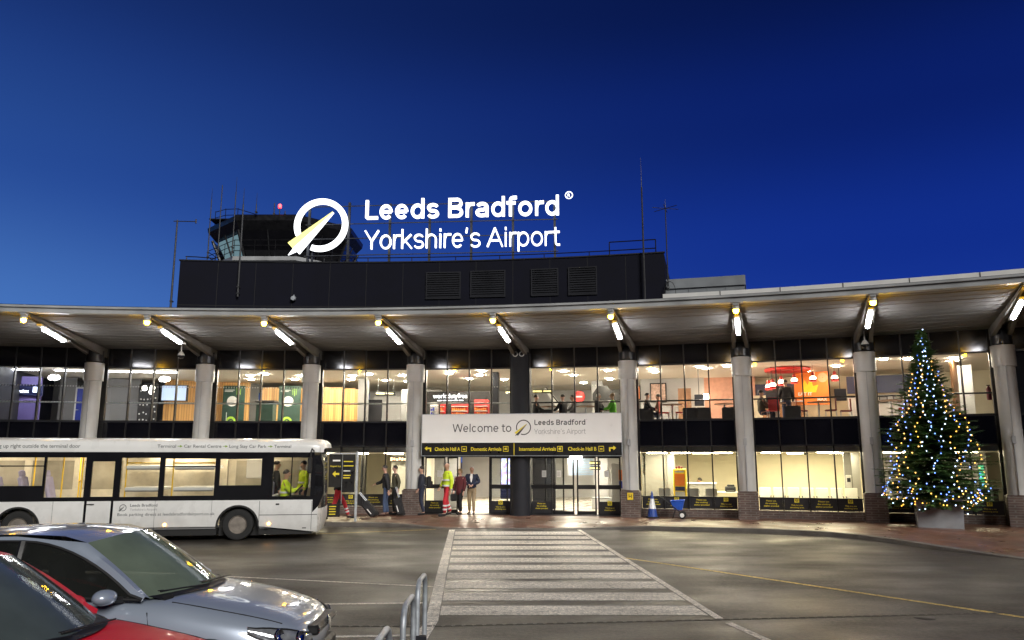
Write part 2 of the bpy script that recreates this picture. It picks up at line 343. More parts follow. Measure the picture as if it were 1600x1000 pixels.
def asphaltm(name, col, wet=(0.22, 0.5), spec=0.5, worn=None):
    m = bpy.data.materials.new(name); m.use_nodes = True; n = m.node_tree; b = n.nodes['Principled BSDF']
    t = n.nodes.new('ShaderNodeTexCoord')
    def noise(s, d=5, sc_=(1, 1, 1)):
        mp = n.nodes.new('ShaderNodeMapping'); mp.inputs['Scale'].default_value = sc_; n.links.new(t.outputs['Object'], mp.inputs[0])
        z = n.nodes.new('ShaderNodeTexNoise'); z.inputs['Scale'].default_value = s; z.inputs['Detail'].default_value = d; n.links.new(mp.outputs[0], z.inputs['Vector']); return z
    def rr(src, p0, p1, c0, c1):
        r = n.nodes.new('ShaderNodeValToRGB'); n.links.new(src.outputs[0], r.inputs[0]); e = r.color_ramp.elements
        e[0].position = p0; e[1].position = p1; e[0].color = (*c0, 1); e[1].color = (*c1, 1); return r
    def mul(x, y, f=1.0, mode='MULTIPLY'):
        mx = n.nodes.new('ShaderNodeMix'); mx.data_type = 'RGBA'; mx.blend_type = mode; mx.inputs[0].default_value = f; n.links.new(x, mx.inputs[6]); n.links.new(y, mx.inputs[7]); return mx
    a = noise(0.30, 6, (0.8, 1.3, 1)); g = noise(70, 3); g2 = noise(16, 5); p = noise(0.5, 7, (0.8, 1.25, 1)); sp_ = noise(2.4, 5, (.35, 1.6, 1))
    c = Vector(col)
    base = rr(a, .3, .7, c*0.70, c*1.25); gr = rr(g, .35, .7, (.45, .45, .45), (1.5, 1.47, 1.42)); g3 = rr(g2, .36, .66, (.62, .62, .62), (1.32, 1.30, 1.27)); s3 = rr(sp_, .40, .62, (.72, .72, .72), (1.1, 1.1, 1.1))
    o = mul(mul(mul(base.outputs[0], gr.outputs[0]).outputs[2], g3.outputs[0]).outputs[2], s3.outputs[0], .8)
    vo = n.nodes.new('ShaderNodeTexVoronoi'); vo.feature = 'DISTANCE_TO_EDGE'; vo.inputs['Scale'].default_value = .32
    dn = noise(1.2, 6); ad = n.nodes.new('ShaderNodeVectorMath'); ad.operation = 'MULTIPLY_ADD'; n.links.new(dn.outputs['Color'], ad.inputs[0]); ad.inputs[1].default_value = (1.6, 1.6, 0); n.links.new(t.outputs['Object'], ad.inputs[2]); n.links.new(ad.outputs[0], vo.inputs['Vector'])
    ck = rr(vo, .0015, .006, (.45, .45, .45), (1, 1, 1)); o = mul(o.outputs[2], ck.outputs[0], .7)
    final = o.outputs[2]
    if worn:        # paint rubbed off in flecks and tyre tracks, the tarmac showing through
        w1 = noise(14, 8); w2 = noise(1.0, 6, (1.6, .5, 1)); ad2 = n.nodes.new('ShaderNodeMath'); ad2.operation = 'MULTIPLY_ADD'; n.links.new(w2.outputs[0], ad2.inputs[0]); ad2.inputs[1].default_value = .75; n.links.new(w1.outputs[0], ad2.inputs[2])
        wr = n.nodes.new('ShaderNodeValToRGB'); n.links.new(ad2.outputs[0], wr.inputs[0]); wr.color_ramp.elements[0].position = worn; wr.color_ramp.elements[1].position = worn + .16
        mx = n.nodes.new('ShaderNodeMix'); mx.data_type = 'RGBA'; n.links.new(wr.outputs[0], mx.inputs[0]); n.links.new(o.outputs[2], mx.inputs[6]); mx.inputs[7].default_value = (.085, .072, .06, 1); final = mx.outputs[2]
    n.links.new(final, b.inputs['Base Color'])
    q = n.nodes.new('ShaderNodeMapRange'); n.links.new(p.outputs[0], q.inputs[0]); q.inputs[1].default_value = .32; q.inputs[2].default_value = .66
    q.inputs[3].default_value = wet[0]; q.inputs[4].default_value = wet[1]; n.links.new(q.outputs[0], b.inputs['Roughness'])
    b.inputs['Specular IOR Level'].default_value = spec
    bp_ = n.nodes.new('ShaderNodeBump'); bp_.inputs['Strength'].default_value = 0.45; bp_.inputs['Distance'].default_value = 0.008
    sm = n.nodes.new('ShaderNodeMath'); n.links.new(g.outputs[0], sm.inputs[0]); n.links.new(g2.outputs[0], sm.inputs[1]); n.links.new(sm.outputs[0], bp_.inputs['Height']); n.links.new(bp_.outputs[0], b.inputs['Normal'])
    return m
def woodslat(name):
    m = bpy.data.materials.new(name); m.use_nodes = True; n = m.node_tree; b = n.nodes['Principled BSDF']
    t = n.nodes.new('ShaderNodeTexCoord'); s = n.nodes.new('ShaderNodeSeparateXYZ'); n.links.new(t.outputs['Object'], s.inputs[0])
    mp = n.nodes.new('ShaderNodeMath'); mp.operation = 'MULTIPLY'; mp.inputs[1].default_value = 9; n.links.new(s.outputs[0], mp.inputs[0])
    fl = n.nodes.new('ShaderNodeMath'); fl.operation = 'FLOOR'; n.links.new(mp.outputs[0], fl.inputs[0])
    wn = n.nodes.new('ShaderNodeTexWhiteNoise'); wn.noise_dimensions = '1D'; n.links.new(fl.outputs[0], wn.inputs['W'])
    fc = n.nodes.new('ShaderNodeMath'); fc.operation = 'FRACT'; n.links.new(mp.outputs[0], fc.inputs[0])
    r = n.nodes.new('ShaderNodeValToRGB'); n.links.new(wn.outputs[0], r.inputs[0])
    r.color_ramp.elements[0].color = (.38, .19, .055, 1); r.color_ramp.elements[1].color = (.60, .34, .11, 1)
    gt = n.nodes.new('ShaderNodeMath'); gt.operation = 'GREATER_THAN'; gt.inputs[1].default_value = .12; n.links.new(fc.outputs[0], gt.inputs[0])
    mx = n.nodes.new('ShaderNodeMix'); mx.data_type = 'RGBA'; n.links.new(gt.outputs[0], mx.inputs[0]); mx.inputs[6].default_value = (.12, .06, .02, 1)
    n.links.new(r.outputs[0], mx.inputs[7]); n.links.new(mx.outputs[2], b.inputs['Base Color']); b.inputs['Roughness'].default_value = .45
    return m
K = {}
K['road'] = asphaltm('wet_asphalt', (0.064, 0.058, 0.050), (0.34, 0.64), .27)
K['linew'] = asphaltm('road_paint_white', (0.88, 0.85, 0.79), (0.5, 0.7), .25, 1.10)
K['liney'] = asphaltm('road_paint_yellow', (0.72, 0.55, 0.18), (0.5, 0.7), .25, 1.02)
K['pave'] = brickm('wet_block_paving', (0.25, 0.105, 0.062), (0.17, 0.085, 0.058), (0.05, 0.045, 0.04), 1, 0.2, 0.1, .4, False, 0.01, (.50, .56, .52), (0.27, 0.5))
K['kerb'] = mat('kerb_stone', (0.11, 0.10, 0.09), 0.45, 0, .25, 3, .3, 80)
K['brick'] = brickm('dark_brown_brick', (0.095, 0.062, 0.052), (0.13, 0.085, 0.07), (0.17, 0.15, 0.135), 1, 0.225, 0.075, .6)
K['white'] = mat('white_paint', (0.72, 0.72, 0.70), 0.4, 0, .05, 3)
K['colw'] = mat('pale_grey_column_paint', (0.50, 0.50, 0.48), 0.38, 0, .06, 2.2)
K['dark'] = mat('black_painted_metal', (0.012, 0.012, 0.014), 0.35, 0, .2, 4)
K['darkgrey'] = mat('dark_grey_cladding', (0.020, 0.021, 0.026), 0.6, 0, .2, 1.5, spec=.2)
K['block'] = mat('charcoal_render', (0.010, 0.0105, 0.018), 0.85, 0, .18, 1.2, .15, 30, spec=.12)
K['spandrel'] = mat('black_spandrel_glass', (0.006, 0.006, 0.008), 0.12, 0, .2, 2, rvar=.03)
K['soffit'] = mat('grey_soffit_board', (0.165, 0.158, 0.146), 0.9, 0, .10, 1.5, spec=.15, rvar=0)
K['soffitgap'] = mat('soffit_gap', (0.03, 0.028, 0.025), 0.8)
K['fascia'] = mat('weathered_fascia_metal', (0.36, 0.37, 0.38), 0.42, 0, .22, 1.3)
K['beam'] = mat('canopy_beam_paint', (0.16, 0.148, 0.13), 0.7, 0, .1, 2, spec=.2)
K['glass'] = glassm('window_glass')
K['mull'] = mat('black_mullion', (0.010, 0.010, 0.011), 0.4)
K['cream'] = mat('cream_wall', (0.72, 0.66, 0.50), 0.7, 0, .04, 2)
K['ceil'] = mat('white_ceiling', (0.78, 0.74, 0.66), 0.8, 0, .03, 2)
K['floor'] = mat('interior_floor', (0.50, 0.46, 0.40), 0.3, 0, .1, 2)
K['greyw'] = mat('grey_wall', (0.19, 0.19, 0.19), 0.6, 0, .06, 2)
K['lgrey'] = mat('light_grey_panel', (0.42, 0.42, 0.42), 0.55, 0, .06, 2)
K['purple'] = mat('purple_wall', (0.16, 0.13, 0.36), 0.5, 0, .08, 2)
K['blue'] = mat('blue_door_paint', (0.03, 0.05, 0.33), 0.4)
K['navy'] = mat('navy_panel', (0.010, 0.014, 0.06), 0.4)
K['wood'] = woodslat('slatted_wood_wall')
K['green'] = mat('dark_green_fabric', (0.004, 0.026, 0.018), 0.6)
K['lime'] = mat('lime_print', (0.25, 0.42, 0.03), 0.6)
K['red'] = mat('red_laminate', (0.55, 0.035, 0.03), 0.4)
K['orange'] = mat('orange_print', (0.75, 0.20, 0.03), 0.5, 0, .3, 1.2)
K['yellow'] = mat('yellow_print', (0.80, 0.58, 0.03), 0.5)
K['brown'] = mat('brown_panel', (0.22, 0.11, 0.05), 0.5)
K['pink'] = mat('salmon_wall', (0.60, 0.33, 0.24), 0.6)
K['blackm'] = mat('matt_black', (0.010, 0.010, 0.010), 0.6)
K['signw'] = mat('sign_white', (0.86, 0.86, 0.84), 0.35, 0, .02, 2)
K['signk'] = mat('sign_black', (0.012, 0.012, 0.013), 0.35)
K['signt'] = mat('sign_charcoal_letters', (0.05, 0.055, 0.06), 0.4)
K['signg'] = mat('sign_grey_letters', (0.34, 0.34, 0.34), 0.4)
K['signy'] = mat('sign_yellow_letters', (0.80, 0.66, 0.04), 0.5)
K['steel'] = mat('galvanised_steel', (0.50, 0.54, 0.58), 0.42, 0.4, .2, 14, .1, 60)
K['mast'] = mat('mast_metal', (0.045, 0.046, 0.05), 0.55, 0.2)
# ---------------------------------------------------------------- layout of the curved terminal
RC, CX, CY, P0, DP = 51.5, -7.18, -22.36, 0.1457, 0.0760
def ang(k): return P0 + DP * (k - 4)
def P(k, r, z=0.0): a = ang(k); return Vector((CX + r*math.sin(a), CY + r*math.cos(a), z))
RG = RC + 0.45
def bayM(b, z=0.0):
    a = ang(b + .5); r = RG * math.cos(DP/2); return M_loc(CX + r*math.sin(a), CY + r*math.cos(a), z, -a)
def bayLoc(b, x, d, z): return bayM(b) @ Vector((x, d, z))
def bayRz(b): return -ang(b + .5)
HW = RG * math.sin(DP/2)            # half width of one bay
def arc(mb, k0, k1, r0, r1, z0, z1, n=None, z0b=None, z1b=None):
    """ring sector solid; z0b / z1b are heights at r1"""
    n = n or max(2, int(abs(k1-k0)*6)); z0b = z0 if z0b is None else z0b; z1b = z1 if z1b is None else z1b
    vs = []; fs = []
    for i in range(n+1):
        k = k0 + (k1-k0)*i/n
        vs += [P(k, r0, z0), P(k, r1, z0b), P(k, r1, z1b), P(k, r0, z1)]
    for i in range(n):
        a = 4*i; b = a+4
        for j in range(4): fs.append((a+j, b+j, b+(j+1) % 4, a+(j+1) % 4))
    fs += [(0, 1, 2, 3), (4*n+3, 4*n+2, 4*n+1, 4*n)]
    mb.add(vs, fs); return mb
# ---------------------------------------------------------------- ground
def sheet(name, pts, z, m, kind='structure', parent=None):
    mb = MB(); mb.add([(x, y, z) for x, y in pts], [tuple(range(len(pts)))]); o = mb.build(name, m, parent)
    if kind and not parent: o['kind'] = kind
    return o
road = sheet('road', [(-400, -300), (400, -300), (400, 500), (-400, 500)], 0, K['road'])
KERB = [(-40, 26.9), (-20, 26.2), (-12, 25.8), (-6, 25.55), (-4.0, 25.3), (-2.9, 24.95), (-2.2, 24.62), (-1.0, 24.45), (1.2, 24.4), (2.2, 24.39), (3.1, 24.36), (4.2, 24.1), (5.28, 23.75), (6.4, 23.45), (7.34, 23.1), (8.2, 22.6), (8.75, 22.1), (9.2, 21.4), (9.6, 20.2), (9.85, 19.0), (10.3, 18.0), (10.9, 16.9), (13, 14.2), (18, 9), (30, 0)]
def kz(x):   # kerb height, dropped at the crossing
    if x < -3.6: return 0.12
    if x < -2.2: return 0.12 + (0.022 - 0.12) * (x + 3.6) / 1.4
    if x < 2.3: return 0.022
    if x < 4.0: return 0.022 + 0.098 * (x - 2.3) / 1.7
    if x > 9.7: return max(0.02, 0.12 - (x - 9.7) * 0.085)
    return 0.12
mb = MB(); rows = []
for (x, y) in KERB:
    ky = y + 0.14; back = (x*1.5 + (8 if x > 9 else 0), 36.0 if x < 9 else 36 - 0)
    z = kz(x); rows.append([(x, ky, z), (x + (0.0 if x < 9 else .6), ky + (1.4 if x < 9 else 1.2), max(z, .02) * .4 + .12*.6), (x + (0 if x < 9 else 3.5), max(ky + 2.8, 27.0), .12), (back[0], 60, .12)])
mb.grid(rows, smooth=False, flip=True); pave = mb.build('pavement', K['pave']); pave['kind'] = 'structure'
mb = MB(); rows = []
for i, (x, y) in enumerate(KERB):
    a = KERB[max(0, i-1)]; b = KERB[min(len(KERB)-1, i+1)]; d = Vector((b[0]-a[0], b[1]-a[1])).normalized(); nx, ny = -d.y, d.x
    z = kz(x) + .004
    rows.append([(x-nx*0.02, y-ny*0.02, -0.01), (x-nx*0.01, y-ny*0.01, z-.015), (x+nx*.015, y+ny*.015, z), (x + nx*.15, y + ny*.15, z), (x + nx*.15, y + ny*.15, -.01)])
mb.grid(rows, smooth=False, flip=True); o = mb.build('kerb', K['kerb'], pave)
# painted markings are parts of the road
def strip(name, pts, wdt, m, z=0.004):
    mb = MB(); L = []
    for i, (x, y) in enumerate(pts):
        a = Vector(pts[max(0, i-1)]); b = Vector(pts[min(len(pts)-1, i+1)]); d = (b-a).normalized(); nx, ny = -d.y*wdt/2, d.x*wdt/2
        L.append([(x-nx, y-ny, z), (x+nx, y+ny, z)])
    mb.grid(L, smooth=False, flip=True); return mb.build(name, m, road)
strip('crossing_edge_line', [(-1.80, 24.2), (-1.31, 15.17), (-1.05, 10.75), (-1.08, 9.7), (-1.12, 8.6)], .17, K['linew'])
strip('crossing_edge_line', [(2.01, 24.2), (2.48, 15.78), (2.75, 10.9)], .11, K['linew'])
strip('crossing_edge_line', [(2.80, 10.62), (3.0, 9.5), (3.3, 8.0)], .11, K['linew'])
for (y1, y0) in ((23.60, 22.60), (22.25, 21.45), (21.0, 20.15), (19.72, 18.95), (18.55, 17.85), (17.4, 16.65), (16.25, 15.55), (15.15, 14.42), (14.1, 13.35), (12.95, 12.25), (11.82, 11.12)):
    mb = MB(); f = lambda y: (-1.80 + (24.2-y)*0.0545 + .11, 2.01 + (24.2-y)*0.0557 - .08)
    a, b = f(y1), f(y0); mb.add([(a[0], y1, .004), (a[1], y1, .004), (b[1], y0, .004), (b[0], y0, .004)], [(3, 2, 1, 0)]); mb.build('crossing_stripe', K['linew'], road)
strip('yellow_line', [(-12, 20.4), (-5.32, 22.95), (-2.29, 24.3)], .09, K['liney'])
strip('yellow_line', [(2.42, 17.38), (5.23, 13.34), (6.84, 10.98), (9.2, 7.2)], .11, K['liney'])
strip('thin_line', [(-9.5, 15.9), (-4.88, 14.61), (-1.28, 13.53)], .07, K['linew'])
strip('bay_line', [(-7.5, 11.75), (-2.79, 11.95), (-1.25, 12.05)], .10, K['linew'])
strip('bay_line', [(-7.5, 9.6), (-2.09, 9.82), (-1.16, 9.9)], .09, K['linew'])
strip('bay_line', [(-7.5, 6.0), (-1.5, 6.2)], .09, K['linew'])
mb = MB()
for i in range(80):
    x0 = -3.6 + i*.13; yy = 10.42 + max(0, (x0+1.1))*.11 if x0 > -1.1 else 10.42
    mb.mat(0).box(x0, x0+.12, yy-.035, yy+.035, -.02, .006)
    mb.mat(1).box(x0+.02, x0+.10, yy-.018, yy+.018, -.02, .0085)
mb.build('drain_channel', [mat('drain_iron', (.085, .078, .068), .6, .2), mat('drain_slot', (.03, .028, .025), .7)], road)

mb = MB(); mb.lathe([(.0, .006), (.13, .006), (.14, .0)], 20, Matrix.Translation((5.5, 10.95, 0))); mb.build('drain_cover', mat('cover_iron', (.02, .019, .018), .55, .4), road)
# ---------------------------------------------------------------- terminal building
TB = empty('terminal_building', P(4, RC, 0.12), 0, 'curved two storey airport terminal with tall glazed bays under a lit canopy', 'building')
TB.rotation_euler = (0, 0, 0)
def bw(mb, name, m, **k): return mb.build(name, m, TB, world=True, **k)
K0, K1 = -1, 9      # bays -1..8
# roof deck + canopy
mb = MB(); arc(mb, -2, 10, 45.62, 75, 6.42, 6.60); bw(mb, 'roof_slab', K['darkgrey'])
mb = MB(); n = 13; r0, r1 = 45.64, RG + .1
for i in range(n):
    a = r0 + (r1-r0)*i/n; b = r0 + (r1-r0)*(i+1)/n - .085; z = lambda r: 6.36 - (r-r0)/(r1-r0)*.21
    arc(mb, -2, 10, a, b, z(a)-.004*(i % 2), 6.40, 72, z(b)-.004*(i % 2))
bw(mb, 'canopy_soffit', K['soffit'])
mb = MB(); arc(mb, -2, 10, r0, r1, 6.405, 6.415, 72); bw(mb, 'soffit_backing', K['soffitgap'])
mb = MB(); arc(mb, -2, 10, 45.40, 45.62, 6.33, 6.47, 90); arc(mb, -2, 10, 45.34, 45.66, 6.474, 6.535, 90); bw(mb, 'canopy_fascia', K['fascia'])
mb = MB(); arc(mb, 5.42, 10, 45.75, 46.0, 6.60, 6.745, 40); bw(mb, 'roof_upstand', K['white'])
mb = MB()
for k in [5.42 + i*.46 for i in range(10)]: arc(mb, k, k+.006, 45.742, 45.75, 6.60, 6.745, 2)
bw(mb, 'upstand_joint', K['darkgrey'])
# canopy beams: twin tapering ribs at every column
def beam(k):
    mb = MB(); a = ang(k); M = Matrix.Translation((CX, CY, 0)) @ Matrix.Rotation(-a, 4, 'Z')
    for s in (-1, 1):
        xo, xi = (.05, .17) ; 
        sec = []
        for (r, x, w_, zb) in ((45.7, .06, .08, 6.26), (48.5, .12, .10, 6.09), (51.0, .21, .125, 5.88), (51.9, .22, .125, 5.80)):
            zt = 6.335 - (r-45.64)/(6.4)*.21
            sec.append([(s*(x-w_/2), r, zb), (s*(x+w_/2), r, zb), (s*(x+w_/2), r, zt), (s*(x-w_/2), r, zt), (s*(x-w_/2), r, zb)])
        mb.grid(sec, M, smooth=False, flip=(s > 0)); mb.add(sec[0][:4], [(0, 1, 2, 3)], M)
    return bw(mb, 'canopy_beam', K['beam'])
for k in range(-1, 10): beam(k)
# bulkhead of dark glass above the windows, spandrels, plinth, mullions
for b in range(K0, K1):
    M = bayM(b); W = HW
    mb = MB(); mb.box(-W+.002, W-.002, -.03, .10, 5.47, 6.16, M); bw(mb, 'bulkhead_panel', K['spandrel'])
    mb = MB(); mb.box(-W+.002, W-.002, -.02, .10, 2.57, 3.42, M); bw(mb, 'spandrel_panel', K['spandrel'])
    if b not in (3, 4):
        mb = MB(); mb.box(-W+.002, W-.002, -.06, .14, .10, .385, M); bw(mb, 'brick_plinth', K['brick'])
    mb = MB(); mb.box(-W+.002, W-.002, -.06, .12, 3.42, 3.47, M); bw(mb, 'window_sill', K['darkgrey'])
# columns
def column(k):
    M = Matrix.Translation(P(k, RC, 0)) @ Matrix.Rotation(-ang(k), 4, 'Z')
    if k == 4:
        mb = MB(); mb.lathe([(.335, .12), (.335, 5.95)], 28, M); mb.box(-.36, .36, -.1, .5, .12, 5.95, M); o = bw(mb, 'column', K['darkgrey'])
        for s in (-.13, .11):
            m2 = MB(); m2.ring(.065, .10, 0, 2*math.pi, 20, 0, None, s, 5.86, -.365, M); m2.build('speaker_ring', K['colw'], o)
        return
    mb = MB(); mb.lathe([(.285, 1.03), (.285, 4.92)], 28, M)
    for t in (-1.62, -.2, 3.5):
        mb.box(-.006, .006, -.291, -.28, 1.05, 4.9, M @ Matrix.Rotation(t + 1.57, 4, 'Z'))
    o = bw(mb, 'column', K['colw'])
    def sub(m2, name, m): 
        q = m2.build(name, m, o); return q      # parent sits at the building frame (identity basis)
    mb = MB(); mb.lathe([(.29, 4.90), (.335, 4.905), (.335, 5.55), (.31, 5.56)], 28, M); sub(mb, 'collar', K['colw'])
    mb = MB(); mb.lathe([(.24, 5.55), (.30, 5.6), (.30, 6.0)], 20, M); sub(mb, 'column_head', K['dark'])
    mb = MB(); mb.bbox(-.335, .335, -.34, .34, .10, 1.0, .012, M); mb.bbox(-.30, .30, -.30, .30, 1.0, 1.035, .01, M); sub(mb, 'brick_base', K['brick'])
    mb = MB(); mb.tube([(.0, -.305, 1.04), (.0, -.305, 2.55)], .022, 8, M); mb.bbox(-.055, .055, -.36, -.28, 2.55, 2.78, .01, M); mb.tube([(0, -.31, 2.78), (0, -.31, 4.9)], .012, 6, M); sub(mb, 'conduit', K['fascia'])
    if k in (1, 2, 3, 5, 6, 7): pass
for k in range(0, 10): column(k)
# ---------------------------------------------------------------- windows
MX = (-.84, 0, .84)
def window_frame(z0, z1, jz0, jz1):
    mb = MB()
    for s in (-1, 1):
        x0, x1 = sorted((s*1.635, s*(HW-.004))); mb.box(x0, x1, -.05, .10, jz0, jz1)
    for x in MX: mb.box(x-.022, x+.022, -.055, .10, jz0, jz1)
    mb.box(-1.635, 1.635, -.02, .09, z1-.05, z1); mb.box(-1.635, 1.635, -.02, .09, z0, z0+.03)
    return mb
def pane(z0, z1): 
    mb = MB(); xs = (-1.635,) + MX + (1.635,)
    for i in range(4): mb.add([(xs[i]+.02, .03, z0+.03), (xs[i+1]-.02, .03, z0+.03), (xs[i+1]-.02, .03, z1-.05), (xs[i]+.02, .03, z1-.05)], [(0, 1, 2, 3)])
    return mb
def place_in_bay(o, b, z=0.0): 
    p = bayLoc(b, 0, 0, z) - Vector(TB.location); o.location = p; o.rotation_euler = (0, 0, bayRz(b))
W1 = window_frame(3.47, 5.47, 2.45, 6.19).build('window', K['mull'], TB); pane(3.47, 5.47).build('pane', K['glass'], W1)
W0 = window_frame(.79, 2.57, .385, 2.57).build('window', K['mull'], TB); pane(.79, 2.57).build('pane', K['glass'], W0)
YB = MB()
K['band'] = mat('charcoal_vinyl_band', (.022, .022, .025), .4)
def notice(kind, x0, x1, z0, z1, y=.0):
    mb = MB(); mb.mat(0).box(x0, x1, y, y+.05, z0, z1); mb.mat(1); c = (x0+x1)/2; w_ = (x1-x0)
    if kind == 0:
        for i, t in enumerate(('Please use', 'the smoking', 'shelter provided')): mb.text(t, c, z1-.105-.085*i, .048, w_*(.42, .50, .64)[i], None, .012, y-.004, 'C')
    else:
        s = .05; zc = z1-.055
        mb.box(c-.075, c+.075, y-.004, y-.001, zc-.075, zc+.075)
        mb.mat(0); mb.ring(.035, .05, 0, 6.2832, 14, 0, None, c, zc, y-.006); mb.box(c-.045, c+.045, y-.0075, y-.006, zc-.008, zc+.008); mb.mat(1)
        for i, t in enumerate(('This is a no', 'smoking area')): mb.text(t, c, z1-.235-.075*i, .045, w_*(.46, .54)[i], None, .012, y-.004, 'C')
    return mb
xs = (-1.635,) + MX + (1.635,)
for i in range(4): notice(i % 2, xs[i]+.024, xs[i+1]-.024, .40, .79).build('smoking_notice', [K['band'], K['signy']], W0)
wins = {}
for b in range(K0, K1):
    w1 = W1 if b == K0 else copy_tree(W1, TB); place_in_bay(w1, b); wins[b] = w1
    if b in (3, 4): continue
    w0 = W0 if b == K0 else copy_tree(W0, TB); place_in_bay(w0, b)
# dotted safety markings and the handrail behind the first-floor glass
for b in range(K0, K1):
    M = bayM(b)
    mb = MB(); mb.tube([M @ Vector((-HW, .22, 4.16)), M @ Vector((HW, .22, 4.16))], .028, 8); bw(mb, 'handrail', K['steel'] if b < 4 else K['dark'])
    if b in (-1, 0, 1, 3, 4):
        mb = MB()
        for i in range(34):
            x = -1.62 + i*.098
            if b != 1 or True: mb.box(x, x+.045, .037, .040, 4.73, 4.775)
            if b in (-1, 0): mb.box(x, x+.06, .037, .040, 4.15, 4.18)
        mb.build('safety_dots', K['white'], wins[b])
# ---------------------------------------------------------------- floors, ceilings and inner walls
def ringpart(name, m, k0, k1, d0, d1, z0, z1, n=None): mb = MB(); arc(mb, k0, k1, RG+d0, RG+d1, z0, z1, n or max(4, int((k1-k0)*4))); return bw(mb, name, m)
ringpart('upper_floor', K['floor'], K0, K1, .12, 13, 3.2, 3.35)
ringpart('upper_ceiling', K['ceil'], K0, K1, .12, 13, 5.64, 5.75)
ringpart('ground_floor', K['floor'], K0, K1, .02, 14, .10, .13)
ringpart('ground_ceiling', K['ceil'], K0, K1, .55, 14, 2.34, 2.44)
ringpart('ceiling_header', K['signw'], K0, 3, .5, .55, 2.34, 2.62); ringpart('ceiling_header', K['signw'], 5, K1, .5, .55, 2.34, 2.62)
ringpart('end_wall', K['darkgrey'], K0-.02, K0, 0, 13, .1, 6.2, 1); ringpart('end_wall', K['darkgrey'], K1, K1+.02, 0, 13, .1, 6.2, 1)
ringpart('ground_back_wall', K['cream'], K0, 3, 9, 9.1, .12, 2.4); ringpart('ground_back_wall', K['cream'], 5, K1, 7, 7.1, .12, 2.4)
ringpart('ground_back_wall', K['lgrey'], 3, 5, 13, 13.1, .12, 2.4)
for k in (3, 5, 7.0): ringpart('partition_wall', K['cream'], k-.012, k+.012, .2, 12, .12, 2.36, 1)
ringpart('upper_back_wall', K['greyw'], K0, 1, 8, 8.1, 3.3, 5.7); ringpart('upper_back_wall', K['lgrey'], 2.0, 5, 12, 12.1, 3.3, 5.7)
ringpart('upper_back_wall', K['lgrey'], 5, 5.62, 7, 7.1, 3.3, 5.7); ringpart('upper_back_wall', K['pink'], 5.62, 6.1, 7.1, 7.2, 3.3, 5.7); ringpart('upper_back_wall', K['cream'], 6.1, K1, 8, 8.1, 3.3, 5.7)
for b, x0, x1, d, z1, m in ((-1, -2.9, -1.35, 4.0, 5.45, 'purple'), ( -1, -1.33, -.68, 6.0, 5.62, 'greyw'), (-1, -.30, 1.9, 6.0, 5.62, 'greyw'), (0, -2.9, -2.45, 6, 5.62, 'greyw')):
    mb = MB(); mb.box(x0, x1, d, d+.1, 3.36, z1, bayM(b)); bw(mb, 'inner_wall', K[m])
def walls(b, name, m, pts, z0, z1):     # a wall through points (x, d) in a bay, object space along the wall so slats run upright
    for (xa, da), (xb, db) in zip(pts, pts[1:]):
        A = bayLoc(b, xa, da, 0); B = bayLoc(b, xb, db, 0); L = (B-A).length; a = math.atan2(B.y-A.y, B.x-A.x)
        mb = MB(); mb.box(0, L, 0, .08, z0, z1); o = mb.build(name, m, TB); o.location = A - Vector(TB.location); o.rotation_euler = (0, 0, a)
walls(0, 'slatted_wall', K['wood'], [(-1.55, 6.4), (.2, 7.2), (2.0, 7.4)], 3.36, 5.64)
walls(1, 'slatted_wall', K['wood'], [(-1.9, 7.2), (0, 7.3), (1.95, 7.0)], 3.36, 5.42)
walls(2, 'slatted_wall', K['wood'], [(-2.0, 7.0), (-3.1, 7.0)], 3.36, 5.36)
walls(2, 'slatted_wall', K['wood'], [(-3.4, 6.9), (-2.4, 6.6), (-1.6, 6.7)], 3.36, 5.28)
walls(2, 'inner_wall', K['lgrey'], [(-1.45, 8.5), (.4, 8.5)], 3.36, 5.1); walls(2, 'inner_wall', K['greyw'], [(.15, 7), (2, 7.2)], 3.36, 5.3)
walls(2, 'inner_wall', K['darkgrey'], [(-1.6, 8.0), (-.95, 8.0)], 3.36, 4.9)
walls(3, 'inner_wall', K['blackm'], [(-2.9, 5.05), (.1, 5.05)], 3.36, 4.55)
walls(6, 'inner_wall', K['cream'], [(-1.9, 7), (-.3, 7.0)], 3.36, 4.8); walls(6, 'inner_wall', K['navy'], [(-2.2, 7.2), (1.2, 7.2)], 4.8, 5.3)
walls(7, 'inner_wall', K['navy'], [(-2.6, 6), (.2, 6)], 4.7, 5.4); walls(7, 'inner_wall', K['lgrey'], [(-2.6, 5.9), (.0, 5.9)], 3.36, 4.6); walls(7, 'inner_wall', K['brown'], [(.9, 3.0), (1.25, 4.2)], 3.36, 5.6)
walls(5, 'inner_wall', K['brown'], [(-.55, 6), (.0, 6)], 3.36, 5.1)
for b, x, d, w_, m in ((2, -1.23, 5, .40, 'greyw'), (3, .56, 3, .30, 'darkgrey'), (4, -.2+.45, 7.5, .5, 'lgrey')):
    mb = MB(); mb.box(x-w_/2, x+w_/2, d, d+.4, 3.35, 5.64, bayM(b)); bw(mb, 'inner_pillar', K[m])
mb = MB(); mb.box(-1.98, 1.98, .25, .35, 2.6, 5.6, bayM(8)); bw(mb, 'inner_wall', K['darkgrey']); mb = MB(); mb.box(-1.98, 1.98, .25, .35, .13, 2.4, bayM(8)); bw(mb, 'inner_wall', K['darkgrey'])
